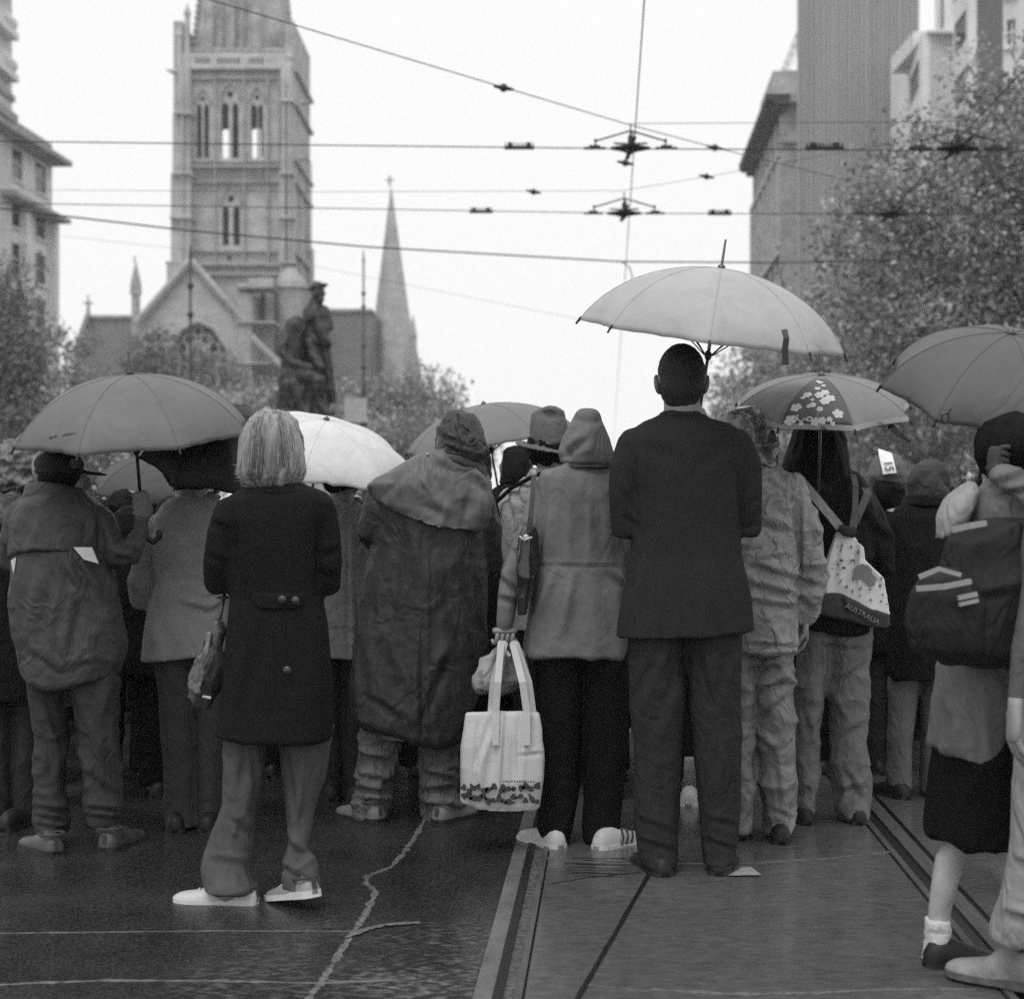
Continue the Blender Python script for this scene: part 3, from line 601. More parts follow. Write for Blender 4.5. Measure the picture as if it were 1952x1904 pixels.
for i, (x, y, rx, ry, lab) in enumerate(((20, 880, 95, 90, 'leftmost low hedge tree behind the crowd'), (170, 860, 90, 100, 'low hedge tree behind the left umbrella\'s left half'), (330, 855, 95, 100, 'low hedge tree behind the left umbrella\'s black shaft'), (480, 850, 90, 110, 'low hedge tree behind the blonde woman\'s head'), (620, 870, 90, 90, 'low hedge tree behind the statue base'),
        (760, 880, 90, 85, 'low hedge tree behind the white umbrella\'s right tip'), (1420, 890, 60, 70, 'low hedge tree just right of the suited man\'s head'), (1540, 860, 90, 90, 'low hedge tree beyond the patterned umbrella'), (1690, 850, 95, 110, 'low hedge tree above the hooded pair'), (1840, 860, 100, 110, 'low hedge tree between the duffel coat and the right umbrella'), (1980, 860, 90, 110, 'low hedge tree at the right edge'))):
    tree(lab, gp_(x, 70 + 3 * (i % 3)), [BL(x, y, 70 + 3 * (i % 3), rx, ry)], 4200, .22, L_grey, seed=20 + i, trunk_r=.15, name='hedge_tree', group='low trees behind the crowd', limbs=8)
# ================================================================= statue
SY = 38.
ST = empty('statue', W(580, 966, SY) * 1, 'dark bronze statue of a seated and a standing hatted figure on a stone plinth', 'statue'); ST.location.z = 0
b = MB(); q = lambda *a, **k_: ptube(b, a, SY, n=12)
b.ell(W(607, 560, SY + .1), (.16, .19, .22)); b.ell(W(604, 545, SY + .1), (.13, .16, .11)); b.ell(W(606, 547, SY + .1), (.29, .27, .035), M=Matrix.Rotation(-.25, 3, 'Y'))
b.ell(W(616, 560, SY - .02), (.05, .06, .05)); b.ell(W(612, 572, SY), (.09, .1, .09))
q((600, 575, .1, 9), (600, 600, .1, 20), (605, 640, .15, 24), (608, 700, .2, 22), (612, 770, .2, 18))
q((585, 592, .05, 9), (580, 620, 0, 8), (598, 650, -.1, 7)); q((618, 590, .1, 9), (628, 625, .05, 8), (612, 645, -.15, 7))
q((618, 640, -.1, 8), (626, 700, -.1, 8), (630, 760, -.05, 10)); q((610, 625, -.2, 12), (622, 655, -.2, 10))
q((590, 608, -.1, 8), (592, 605, -.15, 11))
q((565, 625, -.1, 22), (560, 660, 0, 26), (560, 695, .05, 26)); q((545, 635, -.2, 9), (538, 670, -.35, 9), (560, 692, -.55, 8), (590, 700, -.7, 7)); q((590, 650, -.3, 9), (600, 680, -.4, 9), (612, 700, -.6, 7))
q((550, 715, -.1, 18), (585, 715, -.6, 15), (608, 725, -.7, 13), (612, 765, -.55, 10), (622, 788, -.6, 8), (636, 788, -.75, 6)); q((550, 715, .1, 18), (560, 735, -.5, 14), (575, 770, -.5, 11), (590, 795, -.6, 9))
b.ell(W(562, 760, SY + .1), (.46, .4, .5)); b.box(W(575, 800, SY), (1.4, 1.1, .35))
for i in range(7): q((532 + i * 12, 705 + 4 * (i % 2), -.45, 4), (536 + i * 11, 740, -.55, 4), (530 + i * 13, 785, -.45, 5))
b.build('figures', mat('dark bronze', .035, rough=.45, vs=3, var=.5, metal=.25, bump=.01, bs=14), ST, vox=.035, it=2, deform=folds([(6, 6, 2.5, .03), (14, 14, 6, .012)], seed=3))
b = MB(); zt = W(580, 805, SY).z
for s_, z0, z1 in ((2.4, 0, .3), (2.0, .3, .6), (1.6, .6, zt - .2), (1.75, zt - .2, zt)): b.box((W(580, 0, SY).x, SY, (z0 + z1) / 2), (s_, s_, z1 - z0))
b.build('plinth', M_stone2, ST)
# ================================================================= poles and sign
M_pole = mat('black pole paint', .02, rough=.5)
M_polew = mat('grey pole paint', .06, rough=.5)
def pole(px, y1, Y, r, label, bands=()):
    e = empty('tram_pole', gp_(px, Y), label, 'pole', 'tall poles along the street'); z = W(px, y1, Y).z; X = gp_(px, Y)[0]
    b = MB(); b.tube([(X, Y, 0), (X, Y, z * .55), (X, Y, z * .56), (X, Y, z)], [r * 1.3, r * 1.1, r * .75, r * .6], n=12); b.build('post', M_pole, e, smooth=True)
    b = MB(); b.tube([(X, Y, z), (X, Y, z + .5)], [r * .9, .01], n=8)
    for y in bands: b.ell(W(px, y, Y), (r * 1.7, r * 1.7, r * 1.6), 10, 6)
    b.build('finial', M_pole, e); return e
pole(363, 492, 55, .075, 'slim dark pole standing in front of the cathedral gable', (545, 600))
pole(693, 500, 60, .055, 'slim dark pole between the statue and the small spire', (560, 585, 660, 700, 748))
e = empty('street_sign', gp_(690, 42), 'pale rectangular sign plate on a post right of the statue', 'sign')
b = MB(); b.box(W(678, 782, 42), (.62, .08, .66)); b.build('plate', mat('pale sign plate', .42, rough=.6, vs=6), e)
b = MB(); b.tube([gp_(690, 42.1), W(690, 758, 42.1)], .04, n=8); b.build('post', M_polew, e)
# ================================================================= tram wires
M_wire = mat('overhead wire', .03, rough=.5, metal=.2); ZW = 5.6
def wire(pts, r, label, sub=1, name='overhead_wire', sag=0.):
    Q = [Vector(p) for p in pts]
    if sag:
        a, c = Q[0], Q[-1]; Q = [a.lerp(c, t / 16) - Vector((0, 0, sag * 4 * (t / 16) * (1 - t / 16))) for t in range(17)]
    b = MB(); b.tube(Q, r, n=6); o = b.build(name, M_wire, smooth=True, origin=Q[0]); return tag(o, label, 'wire', 'tram wires over the street')
wire([W(-300, 266, 18.4), W(600, 277, 18.4), W(1200, 284, 18.4), W(2250, 290, 18.4)], .0075, 'upper tram wire crossing the street through the near pair of junction frames')
wire([W(-300, 383, 22.4), W(600, 397, 22.4), W(1190, 407, 22.4), W(2250, 410, 22.4)], .007, 'tram wire crossing the street through the far pair of junction frames')
wire([W(-300, 366, 24), W(0, 398, 24), W(360, 440, 24.6), W(700, 471, 25.2), W(1185, 499, 26.8), W(1500, 501, 26.8), W(1952, 488, 26.8), W(2250, 470, 26.8)], .014, 'thickest span wire sagging lowest across the street')
wire([W(150, -70, 14), W(400, 0, 14.5), W(960, 167, 16.5), W(1195, 237, 18.2), W(1363, 282, 19.5), W(1620, 345, 22)], .006, 'diagonal stay wire from the top left down to the near centre junction')
wire([W(1205, 236, 18.2), W(1740, 233, 18.2), W(2250, 225, 18.2)], .004, 'thin level stay wire right of the near centre junction')
wire([RP(.297, 3, ZW), RP(.297, 120, ZW)], .0062, 'trolley wire running up the street over the nearer track')
wire([RP(4.06, 3, ZW), RP(4.06, 120, ZW)], .0062, 'trolley wire running up the street through the tree on the right')
wire([W(-300, 360, 22.4), W(590, 366, 22.4), W(1185, 364, 22.4), W(1350, 337, 22.4), W(1760, 262, 22)], .0035, 'faint stay wire bending upward right of the far centre junction')
wire([W(-300, 405, 40), W(300, 470, 40), W(600, 508, 40), W(1060, 600, 40), W(1200, 628, 40)], .004, 'faintest wire slanting down behind the tower')
wire([W(1185, 499, 26.7), W(1200, 510, 26.7), W(1206, 528, 26.7), W(1195, 548, 26.7), W(1178, 562, 26.7)], .011, 'short curled dropper hanging left of the suited man\'s umbrella')
wire([W(1496, 501, 26.7), W(1489, 515, 26.7), W(1488, 530, 26.7), W(1496, 548, 26.7)], .011, 'short curled dropper hanging above the big umbrella\'s strap')
M_iron = mat('insulator iron', .018, rough=.5)
def insul(px, py, Y, label):
    b = MB(); c = W(px, py, Y); b.ell(c, (.045, .045, .045), 10, 8); b.tube([c - Vector((.11, 0, -.02)), c, c + Vector((.11, 0, -.02))], [.012, .03, .012], n=8)
    tag(b.build('ball_insulator', M_iron, origin=c, smooth=True), label, 'insulator', 'ball insulators on the stay wires')
insul(960, 168, 16.5, 'largest ball insulator, high on the diagonal stay wire'); insul(1363, 282, 19.5, 'ball insulator on the diagonal wire just right of the near junction')
insul(1017, 366, 22.4, 'ball insulator on the faint wire left of the far junction'); insul(1347, 337, 22.4, 'ball insulator on the bent faint wire right of the far junction'); insul(1192, 311, 20, 'ball insulator just below the near centre junction')
def section(px, py, Y, L_, label):
    b = MB(); c = W(px, py, Y); b.box(c, (L_, .05, .035)); n = 12
    for i in range(n): b.box(c + Vector(((i / (n - 1) - .5) * L_ * .92, 0, .035)), (.012, .04, .045))
    b.box(c + Vector((-L_ * .3, 0, .03)), (L_ * .12, .05, .06)); b.box(c + Vector((L_ * .3, 0, .03)), (L_ * .12, .05, .06))
    tag(b.build('section_insulator', M_iron, origin=c), label, 'insulator', 'bar insulators on the crossing wires')
section(990, 282, 18.4, .36, 'dark ribbed bar insulator on the upper wire left of the near junction'); section(917, 404, 22.4, .34, 'dark bar insulator on the lower wire left of the far junction')
section(1372, 408, 22.4, .34, 'dark bar insulator on the lower wire above the big umbrella'); section(1572, 282, 18.4, .46, 'dark bar insulator on the upper wire in front of the ribbed tower')
def frog(px, py, Y, s, label):
    """wire crossing frame hung from a diamond hanger"""
    c = W(px, py, Y); e = empty('wire_junction', c, label, 'wire junction', 'junction frames where the tram wires cross')
    V = lambda x, y, z: c + Vector((x * s, y * s, z * s))
    b = MB()
    for x in (-.42, .42): b.tube([V(0, 0, .21), V(x, 0, .085)], .011 * s, n=6); b.tube([V(x, 0, .09), V(x, 0, .0)], .012 * s, n=6); b.ell(V(x, 0, .095), (.02 * s,) * 3, 8, 6)
    for y in (-.42, .42): b.tube([V(0, 0, .21), V(0, y, .06)], .010 * s, n=6)
    b.tube([V(0, 0, .30), V(0, 0, .21)], .009 * s, n=6); b.build('hanger', M_iron, e)
    b = MB()
    for i in range(4):
        a0, a1 = math.pi / 2 * i, math.pi / 2 * (i + 1)
        b.tube([V(.23 * math.cos(a0), .23 * math.sin(a0), 0), V(.14 * math.cos((a0 + a1) / 2), .14 * math.sin((a0 + a1) / 2), .0), V(.23 * math.cos(a1), .23 * math.sin(a1), 0)], .018 * s, n=6)
    b.tube([V(-.23, 0, 0), V(.23, 0, 0)], .022 * s, n=6); b.tube([V(0, -.23, 0), V(0, .23, 0)], .022 * s, n=6)
    for x, y in ((-.2, 0), (.2, 0), (0, .2), (0, -.2)): b.tube([V(x, y, .06), V(0, 0, .05)], .012 * s, n=6)
    b.ell(V(0, 0, .10), (.035 * s, .035 * s, .07 * s), 10, 8); b.ell(V(0, 0, .02), (.09 * s, .09 * s, .04 * s), 10, 6); b.ell(V(0, 0, -.05), (.03 * s, .03 * s, .03 * s), 8, 6); b.build('crossing_frame', M_iron, e)
    for x in (-1, 1):
        b = MB(); b.box(V(x * .43, 0, .0), (.26 * s, .05 * s, .022 * s)); b.box(V(x * .43, 0, .02), (.13 * s, .04 * s, .03 * s)); b.build('wire_clamp', M_iron, e)
    for y in (-1, 1):
        b = MB(); b.box(V(0, y * .43, .0), (.05 * s, .26 * s, .022 * s)); b.build('wire_clamp', M_iron, e)
frog(1202, 283, 18.4, 1., 'iron wire junction in open sky nearest above the suited man'); frog(1190, 407, 22.4, 1.05, 'smaller iron wire junction in open sky just above the big umbrella')
frog(1826, 283, 18.4, 1.05, 'iron wire junction highest against the plane tree'); frog(1700, 408, 22.4, 1.05, 'iron wire junction lower against the plane tree')
# ================================================================= people
M_skin = mat('skin', .26, rough=.55, vs=20, var=.12, bump=.0004, bs=300)
M_hair_d = mat('dark hair', .006, spec=.15, rough=.7, vs=40, var=.4, bump=.0015, bs=260, stretch=(1, 1, .25))
M_hair_g = mat('greying hair', .16, rough=.6, vs=30, var=.5, bump=.002, bs=200)
M_rubber = mat('shoe sole', .02, rough=.6)
def loft2(mb, rows, Y, n=36, ex=2.3):
    """like loft, but a row may be (left row, middle row, right row) for a slanting or curved edge"""
    rg = []
    for r in rows:
        py, xl, xr, th = r[:4]; dd = r[4] if len(r) > 4 else 0.
        Yc = Y + dd; a = max((xr - xl) / 2 / F * Yc, .002); X0 = ((xl + xr) / 2 - CX) / F * Yc; q = []
        for j in range(n):
            t = 2 * math.pi * j / n; u = math.copysign(abs(math.cos(t)) ** (2 / ex), math.cos(t)); v = math.copysign(abs(math.sin(t)) ** (2 / ex), math.sin(t))
            if isinstance(py, tuple): s_ = (u + 1) / 2; p = py[0] * (1 - s_) * (1 - 2 * s_) + py[1] * 4 * s_ * (1 - s_) + py[2] * s_ * (2 * s_ - 1)
            else: p = py
            q.append(Vector((X0 + a * u, Yc + th / 2 * v, CH + (HY - p) / F * Yc)))
        rg.append(q)
    mb.rings(rg); return mb
def head_geo(mb, c, yaw=0., s=1., nod=0.):
    """c: centre of the head (between the ears); yaw 0 looks away from the camera (+y)"""
    M = Matrix.Rotation(yaw, 3, 'Z') @ Matrix.Rotation(nod, 3, 'X') * 1.
    def e(p, r): mb.ell(Vector(c) + M @ (Vector(p) * s), [q * s for q in r], 20, 12, M=M)
    e((0, -.010, .030), (.076, .094, .092)); e((0, .028, -.030), (.060, .068, .082)); e((0, .05, -.085), (.034, .036, .026))
    e((0, .092, .012), (.052, .016, .012)); e((0, .108, -.028), (.013, .020, .026)); e((0, .114, -.042), (.017, .012, .010))
    e((-.030, .093, -.008), (.016, .010, .009)); e((.030, .093, -.008), (.016, .010, .009)); e((0, .097, -.068), (.026, .010, .006)); e((0, .096, -.078), (.022, .010, .006))
    for x in (-1, 1): e((x * .078, -.002, -.008), (.009, .020, .034)); e((x * .084, -.012, .002), (.008, .010, .022)); e((x * .04, .07, -.035), (.024, .028, .03))
def hand_geo(mb, wrist, f, n, side=1, curl=.5, s=1., n8=8):
    """palm, four unequal jointed fingers and a thumb from the side of the palm. f: finger direction, n: palm normal"""
    f = Vector(f).normalized(); n = Vector(n); n = (n - f * n.dot(f)).normalized(); sd = f.cross(n) * side; w_ = Vector(wrist)
    rg = []
    for d, a, b_ in ((-.02, .024, .018), (.0, .026, .018), (.03, .038, .016), (.065, .042, .014), (.088, .040, .012), (.094, .03, .008)):
        rg.append([w_ + f * d * s + sd * a * s * math.cos(t) + n * b_ * s * math.sin(t) for t in [2 * math.pi * j / 14 for j in range(14)]])
    mb.rings(rg)
    for o, ln, st in ((-.030, .86, .084), (-.0105, 1., .09), (.0100, .95, .088), (.0295, .76, .080)):
        p = w_ + f * st * s + sd * o * s; d = f.copy(); P = [p - f * .01 * s, p]; rr = [.0088 * s, .0088 * s]
        for l_, c in ((.044, curl), (.027, curl * 1.15), (.021, curl * .8)):
            d = (d * math.cos(c) + n * math.sin(c)).normalized() if abs(d.dot(sd)) < .5 else d
            nn = (n - d * n.dot(d)); n_loc = nn.normalized() if nn.length > 1e-3 else n
            p = p + d * l_ * ln * s; P.append(p.copy()); rr.append(rr[-1] * .94)
            # next bend continues in the finger plane
            ax = sd; d = Matrix.Rotation(0, 3, ax) @ d
        mb.tube(P, rr, n=n8, round_=True)
    p = w_ + f * .022 * s - sd * .030 * s; d = (f * .75 - sd * .6 + n * .25).normalized(); P = [p, p + d * .034 * s]; d2 = (f * .8 - sd * .05 + n * .6).normalized(); P += [P[-1] + d2 * .028 * s, P[-1] + d2 * .05 * s]
    mb.tube(P, [.0125 * s, .0110 * s, .0100 * s, .0085 * s], n=n8, round_=True)
def fist_geo(mb, c, axis, back, s=1., r=.008, wr=None):
    """hand closed round a shaft: c on the shaft, axis along it, back: from the shaft towards the back of the palm (wrist side)"""
    a = Vector(axis).normalized(); k = Vector(back); k = (k - a * k.dot(a)).normalized(); q = a.cross(k); c = Vector(c)
    rg = []
    for t, w1, w2 in ((-.046, .018, .010), (-.036, .028, .014), (-.01, .031, .015), (.02, .031, .015), (.04, .026, .013), (.048, .015, .008)):
        rg.append([c + a * t * s + k * (r + .014 + w2 * math.cos(u)) * s + q * w1 * math.sin(u) * s for u in [2 * math.pi * j / 14 for j in range(14)]])
    mb.rings(rg)
    for i, (t, ln) in enumerate(((-.031, .8), (-.0115, .95), (.009, 1.), (.029, .92))):
        P = []; rr = []
        for j in range(8):
            u = .9 + j * .56 * ln; rad = r + .0105
            P.append(c + a * (t - .002 * j) * s + (k * math.cos(u) + q * math.sin(u)) * rad * s * (1.25 if j in (1, 4) else 1.1)); rr.append(.0092 * s * (1 - .03 * j))
        mb.tube(P, rr, n=8, round_=True)
    P = [c + (k * .012 - q * .026 + a * .01) * s, c + (k * -.002 - q * .028 + a * .034) * s, c + (k * -.016 - q * .014 + a * .045) * s, c + (k * -.022 + q * .004 + a * .047) * s]
    mb.tube(P, [.013 * s, .011 * s, .010 * s, .0085 * s], n=8, round_=True)
    w0 = c + k * (r + .016) * s; w1 = Vector(wr) if wr is not None else c + k * .10 * s - a * .08 * s
    mb.tube([w0, w0.lerp(w1, .5), w1], [.030 * s, .026 * s, .026 * s], n=12)
def shoe(e, x, y, yaw, L_=.28, m=None, sole=None, pitch=0., z=0., s=1., name='shoe', high=.0, stripe=None, collar=0., hf=1., lace=False):
    """shoe standing at heel point (x, y); yaw 0 points away from the camera, positive turns to the right"""
    M = Matrix.Translation((x, y, z)) @ Matrix.Rotation(-yaw, 4, 'Z') @ Matrix.Rotation(pitch, 4, 'X')
    m = m or mat('black leather', .014, rough=.5, spec=.3, vs=20); sole = sole or M_rubber
    st = [(-.014, .014, .035), (-.008, .026, .060), (.008, .034, .078 + high), (.04, .037, .088 + high), (.08, .038, .090 + high), (.12, .040, .078 + high * .6), (.155, .044, .066), (.19, .048, .055), (.225, .048, .048), (.250, .043, .043), (.268, .034, .037), (.279, .022, .030), (.284, .009, .021)]
    rg = []
    st = [(d, w_, h * hf) for d, w_, h in st]
    for d, w_, h in st:
        d *= L_ / .28; q = []
        for j in range(14):
            t = 2 * math.pi * j / 14; u = math.cos(t); v = math.sin(t)
            q.append(M @ Vector((w_ * s * math.copysign(abs(u) ** .75, u), d, .016 + max(v, -.15) * (h - .016) + (0 if v > -.1 else -.004))))
        rg.append(q)
    b = MB(); b.rings(rg); sh = b.build(name, m, e, smooth=True)
    b = MB(); rg = []
    for d, w_, h in st:
        d *= L_ / .28; w2 = w_ * s * 1.07 + .001; hh = .018 if d > .08 else .024
        rg.append([M @ Vector(p) for p in ((-w2, d, 0), (w2, d, 0), (w2, d, hh), (-w2, d, hh))])
    b.rings(rg); b.build('sole', sole, sh)
    if lace:
        for k_ in range(4):
            d = (.135 + .018 * k_) * L_ / .28; z_ = (.074 - .006 * k_) * hf
            b = MB(); b.tube([M @ Vector((-.024 * s, d, z_ - .006)), M @ Vector((0, d + .004, z_ + .003)), M @ Vector((.024 * s, d, z_ - .006))], .0028, n=5); b.build('lace', MATS['white trim'] if 'white trim' in MATS else mat('white trim', .62, rough=.6), sh)
    if lace or high:
        b = MB(); b.tube([M @ Vector((.041 * s * math.cos(t), .035 + .045 * math.sin(t) * .9, (.080 + high) * hf)) for t in [2 * math.pi * i / 14 for i in range(15)]], .0055, n=6); b.build('collar', mat('shoe collar', .05, rough=.8), sh)
        b = MB(); b.box(M @ Vector((0, -.013, .055 * hf)), (.016, .006, .035), M=M.to_3x3()); b.build('heel_tab', mat('shoe collar', .05), sh)
    if stripe:
        for k_ in range(3):
            d = (.10 + .03 * k_) * L_ / .28
            b = MB(); b.tube([M @ Vector((.046 * s, d - .012, .02)), M @ Vector((.043 * s, d, .050)), M @ Vector((.026 * s, d + .01, .074)), M @ Vector((0, d + .012, .080))], .0042, n=5); b.build('stripe', stripe, sh)
    return sh
def join_into(ob, mb, parent):
    """append fine hand geometry to the body so that the body stays one mesh"""
    o = Vector((0, 0, 0)); q = parent
    while q is not None: o += Vector(q.location); q = q.parent
    bm = bmesh.new(); bm.from_mesh(ob.data); t = bpy.data.meshes.new('t'); t.from_pydata([tuple(Vector(p) - o) for p in mb.v], [], mb.f)
    b2 = bmesh.new(); b2.from_mesh(t); bmesh.ops.recalc_face_normals(b2, faces=b2.faces); b2.to_mesh(t); b2.free()
    bm.from_mesh(t)
    for f in bm.faces: f.smooth = True
    bm.to_mesh(ob.data); bm.free(); bpy.data.meshes.remove(t)
GRP = 'people in the rain-soaked crowd'
def person(label, Y, cx, head, torso, arms, legs, coat, trousers, hs=1., yaw=0., nod=0., torso_ex=2.4, coat_vox=.009, leg_vox=.009, cf=None, lf=None, hands=(), cname='coat', skin=None,
           extra=None, legextra=None, neck_r=.055, skinlegs=False, hip=None, group=GRP, bodyvox=.011, it=2, lit=2, coat_fn=None):
    e = empty('person', ((cx - CX) / F * Y, Y, 0), label, 'person', group)
    # --- body
    b = MB(); hx, hy, hd = head; hc = W(hx, hy, Y + hd); head_geo(b, hc, yaw, hs, nod)
    r0 = torso[0]; sh = torso[min(2, len(torso) - 1)]; shp = sh[0] if not isinstance(sh[0], tuple) else sh[0][1]
    sc = W((sh[1] + sh[2]) / 2, shp, Y + (sh[4] if len(sh) > 4 else 0))
    b.tube([hc + Vector((0, -.01, -.03)), hc + Vector((0, -.02, -.10)), sc.lerp(hc, .25), sc + Vector((0, 0, -.02))], [neck_r * hs, neck_r * hs, neck_r * 1.15 * hs, .09], n=16)
    tr = []
    for r in torso:
        p = r[0] if not isinstance(r[0], tuple) else r[0][1]; c = (r[1] + r[2]) / 2; h = (r[2] - r[1]) / 2 * .72; tr.append((p, c - h, c + h, r[3] * .7, r[4] if len(r) > 4 else 0))
    loft(b, tr, Y)
    for a in arms: ptube(b, [(p[0], p[1], p[2], min(p[3] * .55, 16)) for p in a], Y, n=12)
    hipy = tr[-1][0]
    for l in legs:
        P = [(p[0], (p[1] + p[2]) / 2, (p[4] if len(p) > 4 else 0), min((p[2] - p[1]) / 2 * (1 if skinlegs else .6), 60)) for p in l]
        ptube(b, [(q[1], q[0], q[2], q[3]) for q in P], Y, n=14)
    body = b.build('body', skin or M_skin, e, vox=bodyvox, it=1)
    if hands:
        hb = MB()
        for h in hands: h(hb)
        join_into(body, hb, e)
    # --- coat
    b = MB(); loft2(b, torso, Y, ex=torso_ex)
    for a in arms: ptube(b, a, Y, n=18)
    if extra: extra(b)
    b.build(cname, coat, e, vox=coat_vox, it=it, deform=cf)
    # --- trousers
    if not skinlegs and trousers is not None:
        b = MB()
        for l in legs: loft2(b, l, Y, n=24, ex=2.1)
        if hip: loft2(b, hip, Y)
        if legextra: legextra(b)
        b.build('trousers', trousers, e, vox=leg_vox, it=lit, deform=lf)
    return e
def GX(px, Y): return (px - CX) / F * Y
# ------------------------------------------------------------------ man in the dark suit
C_suit = cloth('charcoal suit wool', crump=0.0012, cs=6, v=.026, bs=180, bump=.0006, vs=220, var=.30)
C_suit2 = cloth('charcoal trousers', crump=0.004, cs=7, v=.030, bs=120, bump=.0006, vs=60, var=.25)
Y = 5.53
cf = folds([(5, 5, 1.6, .004), (9, 9, 3.5, .002)], [(1407, 860, 1411, 1000, 5, .010), (1213, 880, 1214, 1010, 5, .010), (1398, 950, 1425, 1160, 9, -.008), (1411, 1000, 1420, 1090, 5, .006), (1225, 850, 1300, 880, 14, .004), (1390, 840, 1330, 900, 14, .004),
      (1303, 880, 1306, 1200, 3.5, .0035), (1215, 1060, 1185, 1180, 9, .007), (1330, 1060, 1370, 1190, 14, -.005), (1180, 930, 1205, 960, 6, .005), (1440, 950, 1420, 975, 6, .005), (1190, 985, 1212, 1000, 6, .006), (1440, 1000, 1415, 1010, 6, .006), (1250, 1080, 1225, 1190, 12, .004)], seed=1)
lf = folds([(5, 5, 2.5, .007), (12, 12, 6, .003)], [(1255, 1240, 1215, 1330, 9, .010), (1300, 1260, 1240, 1400, 10, .008), (1330, 1230, 1350, 1340, 9, .010), (1385, 1240, 1360, 1350, 9, .009), (1215, 1560, 1290, 1590, 6, .006), (1215, 1600, 1285, 1622, 5, .008), (1340, 1600, 1395, 1618, 5, .008), (1345, 1560, 1400, 1575, 6, .006), (1250, 1400, 1255, 1600, 7, -.006), (1372, 1380, 1375, 1600, 7, -.006)], seed=2)
def suit_hands(hb): fist_geo(hb, W(1308, 945, Y + .24), (.12, 0, 1), (.6, .5, -.5), r=.009)
e = person('tall man with cropped dark hair in a charcoal suit, seen from behind', Y, 1303, (1299, 729, .0),
    [(786, 1262, 1338, .13, .01), (797, 1246, 1352, .17), (808, 1222, 1392, .21), (822, 1196, 1412, .24), (842, 1184, 1420, .26), (880, 1188, 1418, .27), (940, 1204, 1413, .27), (1010, 1208, 1408, .26), (1060, 1203, 1414, .26), (1120, 1191, 1427, .28), (1170, 1181, 1434, .29), ((1213, 1212, 1200), 1175, 1438, .30)],
    [[(1206, 846, .0, 31), (1190, 890, -.01, 29), (1187, 945, -.01, 26), (1190, 1006, .0, 26), (1215, 1003, .13, 22), (1262, 975, .24, 17)],
     [(1404, 846, .0, 31), (1424, 890, -.01, 28), (1427, 945, -.01, 25.5), (1427, 1004, .0, 25.5), (1402, 1000, .13, 22), (1345, 975, .24, 17)]],
    [[(1190, 1198, 1306, .24), (1300, 1200, 1304, .20), (1400, 1205, 1303, .185), (1500, 1209, 1299, .17), (1580, 1212, 1293, .16), (1625, 1216, 1292, .16), (1648, 1222, 1289, .17, -.01)],
     [(1190, 1300, 1412, .24), (1300, 1312, 1410, .20), (1400, 1318, 1412, .185), (1500, 1328, 1410, .17), (1580, 1336, 1406, .16), (1625, 1340, 1400, .16), (1646, 1342, 1396, .17, -.01)]],
    C_suit, C_suit2, hs=1.07, cf=cf, lf=lf, cname='suit_jacket', torso_ex=2.5, hands=[suit_hands, lambda hb: hand_geo(hb, W(1258, 976, Y + .25), (1, .5, -.1), (0, .3, -1), curl=.5)], it=2, neck_r=.062)
b = MB(); b.ell(W(1299, 709, Y - .006), (.0845, .112, .102), 32, 20); b.ell(W(1299, 735, Y - .034), (.0785, .080, .088), 32, 20)
b.ell(W(1299, 757, Y - .045), (.064, .052, .050), 24, 14)
for sx in (-1, 1): pass
b.build('hair', mat('cropped dark hair', .016, rough=.7, vs=300, var=.8, bump=.002, bs=420), e, vox=.007, it=1, deform=folds([(120, 120, 120, .0015)], seed=4))
b = MB(); loft2(b, [((770, 767, 770), 1269, 1331, .128, .005), ((790, 786, 790), 1262, 1337, .145, .005), (800, 1262, 1338, .15, .01)], Y, ex=2.1); b.build('shirt_collar', mat('white cotton', .62, rough=.8, vs=30, var=.05), e, vox=.006, it=1)
b = MB(); loft2(b, [((786, 779, 788), 1259, 1340, .155, .0), ((797, 795, 798), 1251, 1347, .175, .0), ((800, 801, 801), 1249, 1349, .17, .01)], Y, ex=2.1); b.build('lapel_collar', C_suit, e, vox=.007, it=1)
shoe(e, GX(1262, Y), GY(1676), R(-12), .30, s=1.1); shoe(e, GX(1366, Y), GY(1674), R(12), .30, s=1.1)
for sx in (-1, 1):
    b = MB(); M = Matrix.Rotation(R(18 * sx), 3, 'Z') @ Matrix.Rotation(R(8 * sx), 3, 'Y'); c = W(1299 + sx * 45.5, 733, Y - .01); b.ell(c, (.012, .022, .036), 18, 12, M=M); b.ell(c + Vector((sx * .006, -.006, .006)), (.007, .012, .026), 14, 10, M=M); b.build('ear', mat('shaded skin', .16, rough=.5, vs=20), e, smooth=True)
